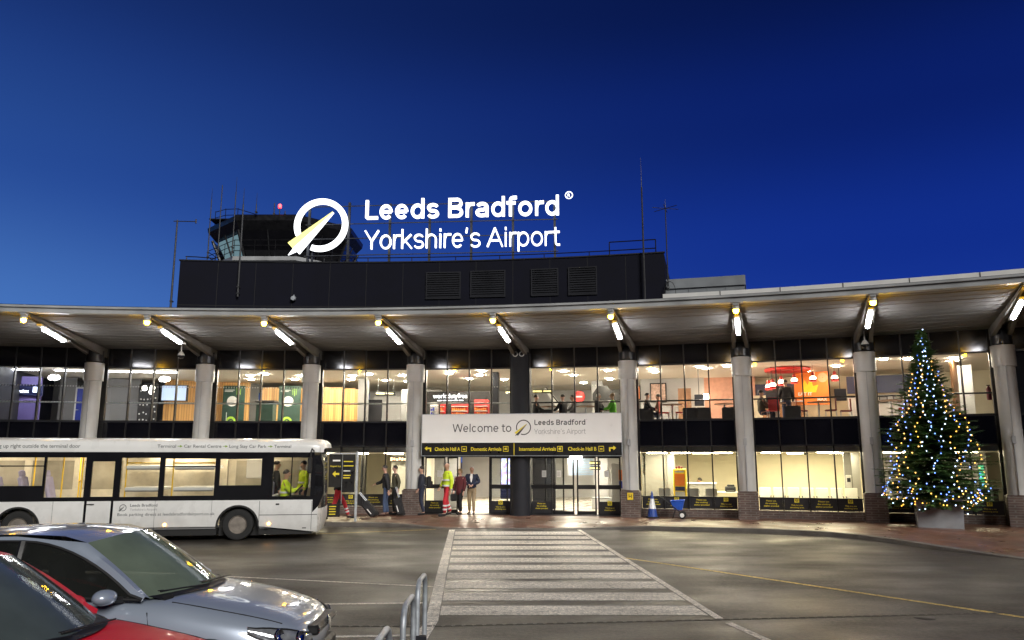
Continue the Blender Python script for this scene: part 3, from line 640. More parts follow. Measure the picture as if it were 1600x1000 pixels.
# ground floor inner pieces
for b, x0, x1, d0, d1, z0, z1, m in ((5, -1.9, -.9, 3.0, 3.1, .13, 2.34, 'greyw'), (5, -.9, -.64, 2.9, 3.6, .13, 2.3, 'greyw'), (6, 1.36, 1.62, 4, 4.3, .13, 2.34, 'greyw'), (6, 1.62, 1.95, 4.6, 4.7, .13, 2.34, 'lgrey'), (2, -.98, -.78, 4, 4.3, .13, 2.34, 'dark'), (2, -1.9, -1.6, 6, 6.4, .13, 2.34, 'lgrey'), (2, .25, 1.95, 4.4, 4.5, .13, 2.34, 'lgrey'), (4, -2.1, -1.2, 3.2, 3.6, .13, 2.34, 'darkgrey'), (4, .15, .75, 6, 6.2, .13, 2.34, 'lgrey'), (3, -1.9, -.9, 3, 3.2, .13, 2.34, 'greyw'), (7, -1.9, 1.9, 5, 5.1, .13, 2.34, 'lgrey')):
    mb = MB(); mb.box(x0, x1, d0, d1, z0, z1, bayM(b)); bw(mb, 'inner_wall', K[m])
# blue door on the upper floor
mb = MB(); M = bayM(-1); mb.box(-.68, -.62, 5.98, 6.1, 3.36, 5.2, M); mb.box(-.62, -.30, 5.98, 6.1, 5.15, 5.2, M); o = bw(mb, 'inner_door_frame', K['white'])
mb = MB(); mb.box(-.62, -.30, 6.0, 6.05, 3.36, 5.15, M); d_ = mb.build('inner_door', K['blue'], o); mb = MB(); mb.box(-.60, -.50, 5.94, 5.97, 4.2, 4.23, M); mb.build('handle', K['steel'], d_) if False else mb.build('handle', K['steel'], o)
# ---------------------------------------------------------------- entrance
ZD0, ZD1 = .14, 2.17
def leaf(b, name, x0, x1, y, solid=.14, hasband=None, barz=(1.03, 1.18)):
    """framed glass leaf in bay b"""
    M = bayM(b); mb = MB(); fw = .05
    mb.box(x0, x0+fw, y, y+.05, ZD0, ZD1, M); mb.box(x1-fw, x1, y, y+.05, ZD0, ZD1, M)
    mb.box(x0+fw, x1-fw, y, y+.05, ZD1-.05, ZD1, M); mb.box(x0+fw, x1-fw, y, y+.05, barz[0], barz[1], M); mb.box(x0+fw, x1-fw, y, y+.05, ZD0, ZD0+solid, M)
    o = bw(mb, name, K['mull'])
    mb = MB(); mb.add([M @ Vector(p) for p in ((x0+fw, y+.025, ZD0+solid), (x1-fw, y+.025, ZD0+solid), (x1-fw, y+.025, ZD1-.05), (x0+fw, y+.025, ZD1-.05))], [(0, 1, 2, 3)]); mb.build('pane', K['glass'], o)
    if hasband is not None:
        n_ = notice(hasband, x0+fw+.004, x1-fw-.004, .18, .60, y-.012); n2 = MB(); n2.v = [tuple(M @ Vector(p)) for p in n_.v]; n2.f, n2.m, n2.sm = n_.f, n_.m, n_.sm
        n2.build('smoking_notice', [K['band'], K['signy']], o)
    return o
leaf(3, 'entrance_panel', -1.63, -.86, .02, hasband=0); leaf(3, 'sliding_door', -.80, -.40, .10); leaf(3, 'entrance_panel', .76, 1.62, .02, hasband=1); leaf(3, 'sliding_door', .80, 1.45, .10)
leaf(4, 'entrance_panel', -1.66, -.86, .02, hasband=0); leaf(4, 'sliding_door', -.82, -.08, .07, .12); leaf(4, 'sliding_door', .02, .72, .07, .12); leaf(4, 'entrance_panel', .78, 1.60, .02, hasband=1); leaf(4, 'sliding_door', -1.15, -.45, .15)
for b in (3, 4):
    mb = MB(); M = bayM(b); mb.box(-HW+.003, HW-.003, -.10, .3, 2.17, 2.57, M); mb.box(-HW, -1.66, -.05, .1, .12, 2.17, M); mb.box(1.66, HW, -.05, .1, .12, 2.17, M); bw(mb, 'door_header', K['dark'])
mb = MB()
for b in (3, 4): mb.box(-HW+.01, HW-.01, -.3, .3, .10, .135, bayM(b))
bw(mb, 'door_mat', K['darkgrey'])
# ---------------------------------------------------------------- roof block
mb = MB(); arc(mb, .5, 5.33, 54, 63, 6.6, 10.14, 40, 6.6, 10.14); bw(mb, 'rooftop_block', K['block'])
mb = MB(); arc(mb, .49, 5.34, 53.96, 54.12, 10.141, 10.19, 40); bw(mb, 'parapet_cap', K['darkgrey'])
for ka, kb, za, zb in ((2.98, 3.31, 8.61, 9.65), (3.43, 3.76, 8.65, 9.67), (4.04, 4.29, 8.64, 9.67), (4.41, 4.67, 8.62, 9.68)):
    mb = MB(); arc(mb, ka-.012, kb+.012, 53.93, 53.999, za-.05, za, 2); arc(mb, ka-.012, kb+.012, 53.93, 53.999, zb, zb+.05, 2); arc(mb, ka-.012, ka, 53.93, 53.999, za, zb, 1); arc(mb, kb, kb+.012, 53.93, 53.999, za, zb, 1)
    for i in range(11):
        z = za + (zb-za)*(i+.1)/11; arc(mb, ka, kb, 53.94, 53.998, z, z+.03, 2, z+.05, z+.08)
    mb.mat(1); arc(mb, ka, kb, 53.99, 53.997, za, zb, 2)
    bw(mb, 'louvre_vent', [K['darkgrey'], K['blackm']])
mb = MB(); arc(mb, 5.33, 6.06, 54.3, 57, 6.6, 8.72, 8); arc(mb, 5.34, 6.07, 54.22, 57, 8.722, 9.1, 8)
for k in (5.55, 5.72, 5.89): arc(mb, k, k+.006, 54.27, 54.3, 6.6, 8.72, 1)
bw(mb, 'plant_room', mat('zinc_cladding', (.24, .26, .28), .45, .2, .15, 1.5))
mb = MB()
for i in range(1, 13):
    k = .5 + 4.83*i/13; arc(mb, k, k+.004, 53.994, 54.0, 6.6, 10.14, 1)
arc(mb, .5, 5.33, 53.994, 54.0, 8.28, 8.30, 40)
bw(mb, 'cladding_joint', K['blackm'])
# rail along the parapet
mb = MB()
mb.tube([P(k*.1, 54.4, 10.46 + (.0 if k < 48 else 0)) for k in range(19, 49)], .022, 6)
for k in (1.9, 2.35, 2.8, 3.25, 3.7, 4.15, 4.6): mb.tube([P(k, 54.4, 10.1), P(k, 54.4, 10.46)], .02, 6)
for z in (10.46, 10.82): mb.tube([P(4.8, 54.4, z), P(5.02, 54.4, z), P(5.25, 54.4, z)], .024, 6)
for k in (4.8, 5.25): mb.tube([P(k, 54.4, 10.1), P(k, 54.4, 10.82)], .024, 6)
mb.tube([P(.52, 54.4, 10.42), P(.62, 54.4, 10.42), P(.8, 54.6, 10.42)], .022, 6); mb.tube([P(.53, 54.4, 10.1), P(.53, 54.4, 10.42)], .02, 6)
bw(mb, 'parapet_rail', K['dark'])
# ---------------------------------------------------------------- illuminated roof sign
K['neon'] = lamp('lit_white_letter', (0.93, 0.97, 1.0), 2.3); K['neony'] = lamp('lit_yellow_emblem', (1.0, 0.92, 0.12), 1.2)
RS = empty('roof_sign', (-2.886, 33.07, 10.14), -0.077, 'large illuminated white airport name sign with ring emblem standing on the rooftop block', 'sign')
zo = 10.14
mb = MB()
for u in (-6.25, -4.43, -2.57, -.78, 1.08, 2.92, 4.75):
    mb.box(u-.05, u+.05, .18, .28, 0, (3.3 if u < -4 else 3.0 if u > 0 else 3.2) , None)
for u in (-6.05,): mb.box(u-.04, u+.04, .18, .26, 0, 1.0)
for z in (10.98, 11.75, 12.42, 13.25): mb.box(-6.4, 4.9, .145, .18, z-zo-.018, z-zo+.018)
mb.build('sign_frame', mat('sign_frame_metal', (.04, .044, .055), .6, .2), RS)
mb = MB(); stroke_text(mb, 'Leeds Bradford', -3.71, 12.58-zo, .88, 8.72, .142, 0, .12); mb.build('sign_lettering', K['neon'], RS)
mb = MB(); stroke_text(mb, "Yorkshire's Airport", -3.66, 11.21-zo, .85, 8.66, .078, 0, .12); mb.build('sign_lettering', K['neon'], RS)
mb = MB(); mb.ring(.135, .175, 0, 6.2832, 24, 0, None, 5.39, 13.45-zo); mb.text('R', 5.39, 13.38-zo, .15, None, None, .01, 0, 'C'); mb.build('registered_mark', K['neon'], RS)
def ring3(mb, r0, r1, a0, a1, n, cx, cz, y0, y1):
    vs = []; fs = []
    for i in range(n+1):
        t = a0+(a1-a0)*i/n; c, s = math.cos(t), math.sin(t)
        vs += [(cx+r0*c, y0, cz+r0*s), (cx+r1*c, y0, cz+r1*s), (cx+r1*c, y1, cz+r1*s), (cx+r0*c, y1, cz+r0*s)]
    for i in range(n):
        for j in range(4): fs.append((4*i+j, 4*i+(j+1) % 4, 4*i+4+(j+1) % 4, 4*i+4+j))
    fs += [(3, 2, 1, 0), (4*n, 4*n+1, 4*n+2, 4*n+3)]
    return mb.add(vs, fs)
mb = MB(); ring3(mb, .97, 1.22, R_(-111), R_(203), 60, -5.65, 12.37-zo, 0, .12); mb.build('emblem_ring', K['neon'], RS)
def zpoly(pts, k, c, o): return [(o[0] + (x-c[0])*k, o[1] - (y-c[1])*k) for x, y in pts]
NY = [(560, 290), (78, 630), (134, 692), (300, 540), (566, 297)]; NW = [(573, 302), (568, 299), (305, 545), (140, 697), (88, 767), (180, 727), (210, 757)]
FR2 = FRONT
def polyplate(mb, pts, y, d): return mb.prism(pts[::-1] if False else pts, -d if False else d, Matrix.Translation((0, y, 0)) @ Matrix(((1, 0, 0, 0), (0, 0, 1, 0), (0, 1, 0, 0), (0, 0, 0, 1))))
mb = MB(); polyplate(mb, zpoly(NY, .0041, (430, 432), (-5.65, 12.37-zo)), -.06, .1); mb.build('emblem_wing', K['neony'], RS)
mb = MB(); polyplate(mb, zpoly(NW, .0041, (430, 432), (-5.65, 12.37-zo)), -.06, .1); mb.build('emblem_wing', K['neon'], RS)
# ---------------------------------------------------------------- welcome sign over the doors
w0 = P(4.02, 51.0)
WS = empty('welcome_sign', (w0.x, w0.y, 2.2), -ang(4.02), 'wide white welcome sign with a black and yellow direction strip above the entrance doors', 'sign')
zo = 2.2
mb = MB(); mb.box(-3.6, 3.56, 0, .12, 2.67-zo, 3.68-zo); mb.build('sign_board', K['signw'], WS)
mb = MB(); mb.box(-3.62, 3.58, -.01, .12, 3.68-zo, 3.70-zo); mb.box(-3.62, -3.6, -.01, .12, 2.2-zo, 3.68-zo); mb.box(3.56, 3.58, -.01, .12, 2.2-zo, 3.68-zo); mb.box(-3.6, 3.56, -.012, .12, 2.2-zo, 2.215-zo); mb.build('sign_edge', K['steel'], WS)
mb = MB(); stroke_text(mb, 'Welcome to', -2.47, 3.05-zo, .285, 2.16, .115, -.008); mb.build('sign_lettering', K['signt'], WS)
mb = MB(); stroke_text(mb, 'Leeds Bradford', .49, 3.285-zo, .185, 1.83, .16, -.008); mb.build('sign_lettering', K['signt'], WS)
mb = MB(); stroke_text(mb, "Yorkshire's Airport", .49, 2.97-zo, .175, 1.83, .085, -.008); mb.build('sign_lettering', K['signg'], WS)
mb = MB(); mb.ring(.012, .018, 0, 6.283, 12, 0, None, 2.36, 3.47-zo, -.004); mb.build('registered_mark', K['signg'], WS)
mb = MB(); c = (.11, 3.205-zo); kk = .27/297
mb.mat(0).ring(.235, .27, R_(-111), R_(203), 44, 0, None, c[0], c[1], -.004)
for i, pp in enumerate((NY, NW)):
    q = zpoly(pp, kk, (430, 432), c); mb.mat(1-i).add([(x, -.006, z) for x, z in q], [tuple(range(len(q)))])
mb.build('sign_emblem', [K['signt'], K['signy']], WS)
mb = MB(); mb.box(-3.6, 3.56, .0, .12, 2.215-zo, 2.668-zo); mb.build('direction_strip', K['signk'], WS)
mb = MB(); Q = lambda px: -3.46 + (px-665)*.0229
for t, a, b in (('Check-in Hall A', 680, 720.5), ('Domestic Arrivals', 738, 786), ('International Arrivals', 814, 871), ('Check-in Hall B', 890, 933)): m1 = MB(); m1.text(t, Q(a), 2.385-zo, .135, (b-a)*.0229, None, .012, -.004); m1.build('direction_lettering', K['signy'], WS)
mb.box(Q(806)-.012, Q(806)+.012, -.006, -.002, 2.225-zo, 2.66-zo); mb.build('strip_divider', K['signy'], WS)
for px in (727, 793, 877.3, 940.5):
    x = Q(px); z = 2.45-zo; mb = MB()
    for a, b, c_, d in ((-.095, .095, .075, .095), (-.095, .095, -.095, -.075), (-.095, -.078, -.095, .095), (.078, .095, -.095, .095)): mb.box(x+a, x+b, -.006, -.002, z+c_, z+d)
    mb.box(x-.045, x+.045, -.006, -.002, z-.03, z+.015)
    if px in (793, 877.3): mb.add([(x-.05, -.007, z+.01), (x+.05, -.007, z+.03), (x+.05, -.007, z+.045), (x-.02, -.007, z+.04)], [(0, 1, 2, 3)])
    mb.build('direction_icon', K['signy'], WS)
for px, s in ((669, -1), (957.5, 1)):
    x = Q(px); z = 2.45-zo
    p = [(-.12, -.09), (-.07, -.09), (-.07, .0), (.03, .0), (.03, -.055), (.13, .025), (.03, .105), (.03, .05), (-.12, .05)]
    p = [(x+s*a, z+b) for a, b in p]; m1 = MB(); m1.add([(a, -.006, b) for a, b in p], [tuple(range(9))]); m1.build('direction_arrow', K['signy'], WS)
bulk = MB(); bulk.lathe([(.0, -.06), (.20, -.05), (.23, 0), (.23, .03)], 20, bayM(4, 2.165) @ Matrix.Translation((0.05, -.35, -.0)))
o = bulk.build('bulkhead_light', lamp('bulkhead_lens', (1, .95, .85), 14)); tag(o, 'round white bulkhead lamp glowing under the sign over the right hand doors', 'lamp')
# ---------------------------------------------------------------- canopy lamps
K['tube'] = lamp('cool_tube_lens', (0.95, 0.95, 1.0), 100); K['amber'] = lamp('amber_lamp_glass', (1.0, 0.52, 0.012), 270)
ordn = ['first', 'second', 'third', 'fourth', 'fifth', 'sixth', 'seventh', 'eighth', 'ninth']
FL = empty('floodlight', (0, 0, 0)); 
mb = MB(); mb.bbox(-.085, .085, -.12, .10, .08, .30, .02); mb.bbox(-.05, .05, -.07, .07, .30, .40, .015); mb.build('lamp_bracket', K['fascia'], FL)
mb = MB(); mb.lathe([(.075, .10), (.09, .06), (.09, -.02)], 16); mb.build('lamp_housing', K['fascia'], FL)
mb = MB(); mb.lathe([(.06, -.021), (.072, -.05), (.062, -.095), (.033, -.12), (.0, -.128)], 16); mb.build('lamp_bulb', K['amber'], FL)
TL = empty('tube_light', (0, 0, 0))
mb = MB(); mb.box(-.07, .07, -1.16, 1.16, 0, .06); mb.build('batten_body', K['white'], TL)
mb = MB(); mb.bbox(-.055, .055, -.82, .82, -.07, -.002, .025); mb.build('diffuser', K['tube'], TL)
for k in range(9):
    a = -ang(k)
    f = FL if k == 0 else copy_tree(FL); f.location = P(k, 45.55, 6.17); f.rotation_euler = (0, 0, a)
    where = ['above the rear of the bus', 'above the middle of the bus', 'above the bus driver', 'above the left of the doors', 'above the centre of the white sign', 'above the right end of the white sign', 'above the office windows', 'left of the Christmas tree top', 'right of the Christmas tree top'][k]
    tag(f, '%s amber floodlight from the left, hung at the canopy edge' % ordn[k], 'lamp', 'amber floodlights along the canopy edge')
    t = TL if k == 0 else copy_tree(TL); t.location = P(k, 47.75, 6.035); t.rotation_euler = (R_(-4.5), 0, a)
    tag(t, '%s white tube light from the left, fixed under a canopy beam' % ordn[k], 'lamp', 'white tube lights under the canopy beams')
# dome cameras hanging from beams
def dome(k, r, z, lab):
    e = empty('dome_camera', P(k, r, z), 0, lab, 'camera')
    mb = MB(); mb.tube([(0, 0, .1), (0, 0, .42)], .022, 8); mb.lathe([(.02, .14), (.06, .10), (.11, .02), (.12, -.02)], 16); mb.build('camera_housing', K['white'], e)
    mb = MB(); mb.lathe([(.115, -.022), (.10, -.09), (.05, -.13), (0, -.14)], 16); mb.build('camera_dome', K['spandrel'], e)
dome(.89, 50.0, 5.72, 'white dome camera hanging under the canopy beam above the middle of the bus'); dome(7.0, 50.6, 5.72, 'white dome camera hanging above the column left of the Christmas tree')
# ---------------------------------------------------------------- control tower
CT = empty('control_tower', (-13.35, 45.0, 10.14), 0, 'dark control tower cab with sloping windows and a railed walkway behind the roof sign', 'tower')
def octa(r, z, n=8): return [(r*math.sin(R_(22.5+45*i))*1.0, -r*math.cos(R_(22.5+45*i)), z) for i in range(n)]
def oct_loft(mb, secs, caps=True):
    n = 8; vs = [p for (r, z) in secs for p in octa(r, z)]; fs = []
    for i in range(len(secs)-1):
        for j in range(n): fs.append((i*n+j, i*n+(j+1) % n, (i+1)*n+(j+1) % n, (i+1)*n+j))
    if caps: fs += [tuple(range(n-1, -1, -1)), tuple(range((len(secs)-1)*n, len(secs)*n))]
    return mb.add(vs, fs)
zc = 10.14; CT.scale = (.88, .88, 1)
mb = MB(); oct_loft(mb, [(4.4, 0), (4.4, 2.4)]); mb.build('tower_base', K['block'], CT)
mb = MB(); oct_loft(mb, [(4.9, 2.42), (5.1, 2.5), (5.1, 2.72), (4.3, 2.74)]); mb.build('walkway_deck', K['fascia'], CT)
mb = MB(); oct_loft(mb, [(4.55, 4.25), (5.05, 4.75), (5.1, 5.0), (4.9, 5.12), (2, 5.2)]); mb.build('tower_roof', K['dark'], CT)
mb = MB(); a, b = octa(4.0, 2.74), octa(4.75, 4.3)
for i in range(8):
    mb.tube([a[i], b[i]], .09, 6); m1 = (Vector(a[i])+Vector(a[(i+1) % 8]))/2; m2 = (Vector(b[i])+Vector(b[(i+1) % 8]))/2; mb.tube([m1, m2], .05, 6)
oct_loft(mb, [(4.05, 2.74), (4.1, 2.95)]); mb.build('window_frame', K['dark'], CT)
mb = MB(); mb2 = MB()
for i in range(8):
    q = [Vector(a[i])*.999, Vector(a[(i+1) % 8])*.999, Vector(b[(i+1) % 8])*.999, Vector(b[i])*.999]
    q[0].z = q[1].z = 2.96; q[2].z = q[3].z = 4.25
    (mb2 if i in (7, 0, 1) else mb).add(q, [(0, 1, 2, 3)])  # front facets take opaque black glass, painting in the dark unlit cab
mb.build('cab_window', K['glass'], CT); mb3 = MB(); A_ = [Vector(a[6])*.93, Vector(a[7])*.93, Vector(b[7])*.93, Vector(b[6])*.93]
for q_, z_ in zip(A_, (2.98, 2.98, 4.2, 4.2)): q_.z = z_
mb3.add(A_, [(0, 1, 2, 3)]); K['blind'] = bpy.data.materials.new('pale_blind'); K['blind'].use_nodes = True; n_ = K['blind'].node_tree; n_.nodes.clear(); o_ = n_.nodes.new('ShaderNodeOutputMaterial'); t_ = n_.nodes.new('ShaderNodeEmission'); t_.inputs[0].default_value = (.16, .26, .30, 1); n_.links.new(t_.outputs[0], o_.inputs[0]); mb3.build('window_blind', K['blind'], CT); mb2.build('shaded_window', K['spandrel'], CT)  # no blind: added glowing sheet, standing in for sky seen through the left facet
mb = MB()
for zz in (3.05, 3.35, 3.65):
    p = octa(5.0, zz); mb.tube(p + [p[0]], .022, 5)
p0_, p1_ = octa(5.0, 2.7), octa(5.0, 3.66)
for i in range(8):
    for t in (0, .33, .66):
        A = Vector(p0_[i]).lerp(Vector(p0_[(i+1) % 8]), t); B = Vector(p1_[i]).lerp(Vector(p1_[(i+1) % 8]), t); mb.tube([A, B], .02, 5)
mb.build('walkway_rail', K['dark'], CT)
mb = MB()
for (x, y, h0, h1) in ((-4.0, -2.6, 4.9, 5.85), (-3.2, -3.0, 5.0, 5.9), (-2.2, -3.6, 5.0, 5.75), (-2.2, -1, 5, 5.6), (-3.6, -1.2, 5, 5.8)): mb.tube([(x, y, h0), (x, y, h1)], .022, 5)
mb.tube([(-4.0, -2.6, 5.8), (-3.2, -3.0, 5.85), (-2.2, -3.6, 5.7), (-.6, -4.2, 5.15)], .022, 5); mb.tube([(-4.0, -2.6, 5.45), (-3.2, -3.0, 5.5), (-2.2, -3.6, 5.35)], .022, 5); mb.box(-4.0, -2.0, -3.6, -1.4, 5.1, 5.15)
mb.build('roof_rail', K['dark'], CT)
def mast(name, x, y, z0, z1, r, lab, arm=None, tip=None):
    e = empty(name, (x, y, z0), 0, lab, 'antenna')
    mb = MB(); mb.tube([(0, 0, 0), (0, 0, z1-z0)], [r, r*.7], 6)
    for q in (.15, .5): mb.box(-.05, .05, -.05, .12, (z1-z0)*q*.2, (z1-z0)*q*.2+.05)
    mb.build('pole', K['mast'], e)
    if arm: mb = MB(); mb.tube([(-.15, 0, z1-z0-.05), (arm, .05, z1-z0-.05)], .02, 6); mb.tube([(arm, .05, z1-z0-.13), (arm, .05, z1-z0+.05)], .03, 6); mb.build('arm', K['mast'], e)
    if tip: mb = MB(); mb.tube([(0, 0, z1-z0), (0, 0, tip-z0)], [.018, .006], 5); mb.build('whip', K['mast'], e)
    return e
for x, y, z0, z1, tip, lab in ((-16.7, 41.6, 12.9, 16.3, 17.0, 'thin whip antenna at the far left edge of the tower walkway'), (-16.0, 41.2, 12.9, 17.0, None, 'thick dark antenna with a hooked top beside the tower roof rail'), (-15.0, 40.6, 12.9, 16.4, 17.25, 'tallest whip antenna in front of the left tower window'),
    (-13.85, 40.6, 15.2, 15.7, 16.35, 'short whip antenna standing on the left part of the tower roof'), (-13.0, 41, 15.2, 15.9, None, 'short stub antenna beside the red lamp on the tower roof'), (-11.35, 41, 15.2, 15.6, 16.1, 'short whip antenna on the tower roof left of the ring emblem'), (-12.4, 41, 15.2, 15.45, None, 'tiny stub antenna on the tower roof right of the red lamp')):
    e = mast('antenna_mast', x, y, z0, z1, .035, lab, None, tip); e['group'] = 'antennas around the control tower'
q = P(.45, 53.9); mast('antenna_mast', q.x, q.y, 8.0, 11.84, .045, 'slim mast with a side arm on the left end of the rooftop block', .75)
q = P(1.09, 53.85); mast('antenna_mast', q.x, q.y, 8.64, 12.6, .04, 'slim pole bracketed to the dark rooftop block wall below the tower', None, 13.3)
q = P(5.14, 53.8); mast('antenna_mast', q.x, q.y, 7.0, 12.86, .045, 'tall pale mast in front of the right end of the rooftop block', None, 14.1)
q = P(5.36, 54.0); e = mast('yagi_antenna', q.x, q.y, 8.6, 12.0, .03, 'mast with a star shaped antenna at the right end of the rooftop block', None, 12.35)
mb = MB()
for t in (0.2, 1.25, 2.3): mb.tube([(-.55*math.cos(t), -.55*math.sin(t), 3.36), (.55*math.cos(t), .55*math.sin(t), 3.36)], .014, 5)
mb.build('aerial_rods', K['mast'], e)
mb = MB(); mb.tube([(.05 + .22*math.sin(t)*1, -.1, -.1 + .45*math.cos(t)) for t in [i*.5 for i in range(14)]], .012, 5); mb.build('cable_loop', K['blackm'], e)
e = empty('warning_light', (-12.7, 41.0, 15.2), 0, 'glowing red warning lamp on top of the control tower roof', 'lamp')
mb = MB(); mb.tube([(0, 0, 0), (0, 0, .4)], .03, 6); mb.build('lamp_post', K['dark'], e); mb = MB(); mb.lathe([(.07, .4), (.10, .45), (.10, .58), (.05, .64), (0, .65)], 12); mb.build('lamp_glass', lamp('red_warning_glass', (1, .02, .03), 3), e)
e = empty('wall_floodlight', P(1.64, 53.95, 8.6), -ang(1.64), 'small round white floodlight on the dark rooftop block wall', 'lamp'); mb = MB(); mb.lathe([(.0, 0), (.09, 0), (.11, .1), (.06, .16)], 14, axis_matrix((0, -.16, 0), (0, 1, 0))); mb.tube([(0, -.05, .0), (0, -.02, .16)], .02, 6); mb.build('lamp_housing', K['steel'], e)
# ---------------------------------------------------------------- bus
K['busw'] = mat('bus_white_paint', (0.84, 0.84, 0.82), 0.28, 0, .06, 1.2, coat=.3); K['busk'] = mat('bus_black_gloss', (0.010, 0.010, 0.012), 0.15, 0, .2, 3, rvar=.04)
_n = K['busw'].node_tree; _b = _n.nodes['Principled BSDF']; _src = _b.inputs['Base Color'].links[0].from_socket
_t = _n.nodes.new('ShaderNodeTexCoord'); _s = _n.nodes.new('ShaderNodeSeparateXYZ'); _n.links.new(_t.outputs['Object'], _s.inputs[0]); _z = _n.nodes.new('ShaderNodeTexNoise'); _z.inputs['Scale'].default_value = 3.5; _z.inputs['Detail'].default_value = 7; _n.links.new(_t.outputs['Object'], _z.inputs['Vector'])
_m = _n.nodes.new('ShaderNodeMath'); _m.operation = 'MULTIPLY_ADD'; _n.links.new(_z.outputs[0], _m.inputs[0]); _m.inputs[1].default_value = -.9; _n.links.new(_s.outputs[2], _m.inputs[2])
_r = _n.nodes.new('ShaderNodeMapRange'); _n.links.new(_m.outputs[0], _r.inputs[0]); _r.inputs[1].default_value = -.35; _r.inputs[2].default_value = .45; _r.inputs[3].default_value = .42; _r.inputs[4].default_value = 0
_x = _n.nodes.new('ShaderNodeMix'); _x.data_type = 'RGBA'; _n.links.new(_r.outputs[0], _x.inputs[0]); _n.links.new(_src, _x.inputs[6]); _x.inputs[7].default_value = (.30, .27, .23, 1); _n.links.new(_x.outputs[2], _b.inputs['Base Color'])
K['bust'] = mat('bus_grey_print', (.10, .105, .11), .4); K['busglass'] = glassm('bus_window_glass', (.95, .95, .92)); K['busin'] = mat('bus_interior_panel', (.62, .57, .47), .6)
K['tyre'] = mat('tyre_rubber', (.014, .014, .014), .75, 0, .2, 8); K['rim'] = mat('dirty_wheel_steel', (.24, .21, .18), .5, .3, .25, 9)
K['pole'] = mat('yellow_handrail', (.80, .52, .03), .35); K['seat'] = mat('lilac_seat_fabric', (.24, .23, .36), .8); K['clearl'] = glassm('lens_glass', (.8, .82, .85))
BUS = empty('bus', (-5.12, 21.35, 0), R_(9), 'white single deck shuttle bus with black window band and lit interior', 'bus')
BL, BW = 10.3, 2.35; ZB = .20
wx = (-2.08, -7.40)
def side_poly(y0, y1, arch=True):
    p = [(-BL+.1, ZB)]
    for x in sorted(wx):
        for i in range(15): t = math.pi - math.pi*i/14; p.append((x + .52*math.cos(t), max(ZB, .36 + .52*math.sin(t))))
    p += [(-.05, ZB+.0), (-.05, 1.03), (-BL+.1, 1.03)]
    mb = MB(); n = len(p); M = Matrix(((1, 0, 0, 0), (0, 0, 1, y0), (0, 1, 0, 0), (0, 0, 0, 1)))
    mb.prism(p, y1-y0, M); return mb
mb = side_poly(0, .04)
v2 = side_poly(BW-.04, BW); mb.add(v2.v, v2.f)
prof = [(0, 2.27), (0, 2.42), (.02, 2.50), (.08, 2.565), (.2, 2.605), (.6, 2.64), (1.175, 2.65), (1.75, 2.64), (2.15, 2.605), (2.27, 2.565), (2.33, 2.50), (2.35, 2.42), (2.35, 2.27)]
rows = []
for x, s, dz in ((-BL, .95, -.05), (-BL+.12, 1, 0), (-6, 1, 0), (-.5, 1, 0), (-.2, 1, -.01), (-.06, .985, -.05), (.02, .96, -.13), (.05, .95, -.25)):
    rows.append([(x + (0 if x < -1 else .12*(1-((y-1.175)/1.175)**2)*min(1, (x+.5)/.5)), 1.175+(y-1.175)*s, 2.27 + (z-2.27)*max(.05, (1+dz/.38))) for y, z in prof])
mb.grid(rows)
# front and rear ends (white lower part)
def front_row(z, bulge, x0=-.05): return [(x0 + bulge*(1-abs((y-1.175)/1.175)**3.2), y, z) for y in [BW*i/16 for i in range(17)]]
mb.grid([front_row(ZB, .06), front_row(.5, .14), front_row(.80, .14)]); 
mb.box(-BL, -BL+.1, 0, BW, ZB, 2.3)
body = mb.build('body', K['busw'], BUS)
mb = MB(); mb.grid([front_row(.80, .13), front_row(1.5, .12), front_row(2.05, .09), front_row(2.40, .05)]); mb.build('windscreen', K['busk'], BUS)
mb = MB(); mb.box(-BL+.1, -.1, .45, BW-.05, .30, .36); mb.box(wx[0]+.55, -.1, .05, .45, .30, .36); mb.box(wx[1]+.55, wx[0]-.55, .05, .45, .30, .36); mb.build('bus_floor', K['greyw'], BUS)
mb = MB(); mb.box(-BL+.1, -.1, .05, BW-.05, 2.30, 2.33); mb.build('bus_ceiling', K['busin'], BUS)
mb = MB()
for xa, xb in ((-BL+.15, wx[1]-.53), (wx[1]+.53, wx[0]-.53), (wx[0]+.53, -.2)): mb.box(xa, xb, .08, BW-.08, .14, .28)
mb.box(-BL+.15, -.2, .5, BW-.5, .14, .28)
for x in wx: mb.box(x-.52, x+.52, .36, .5, .1, .92); mb.box(x-.52, x+.52, BW-.5, BW-.36, .1, .92); mb.box(x-.52, x+.52, .045, .36, .90, .93)
mb.build('underbody', K['blackm'], BUS)
WN = [(-9.95, -9.0, 1.42, 2.13), (-8.93, -6.90, 1.42, 2.13), (-6.84, -5.90, 1.13, 2.13), (-5.74, -5.20, 1.14, 2.03), (-5.04, -4.10, 1.13, 2.12), (-3.97, -2.72, 1.15, 2.10), (-2.60, -1.54, 1.41, 2.09), (-1.24, -.26, 1.12, 2.13)]
mb = MB(); y0, y1 = -.004, .05; xs_ = [-BL+.1] 
prev = -BL+.1
for (a, b, c, d) in WN:
    mb.box(prev, a, y0, y1, 1.03, 2.27); mb.box(a, b, y0, y1, 1.03, c); mb.box(a, b, y0, y1, d, 2.27); prev = b
mb.box(prev, -.19, y0, y1, 1.03, 2.27)
for x in (-5.83, -5.19): mb.box(x-.03, x+.03, -.006, .02, .25, 1.03)
mb.box(-8.93, -6.90, -.002, .03, 1.90, 1.93); mb.box(-3.97, -2.72, -.002, .03, 1.88, 1.91); mb.box(-.78, -.75, -.002, .03, 1.12, 2.13)
mb.build('window_band', K['busk'], BUS)
mb = MB(); q = [(-.19, 2.20), (-.04, 2.2), (.06, 1.9), (.09, 1.2), (-.04, .86), (-.19, .70)]
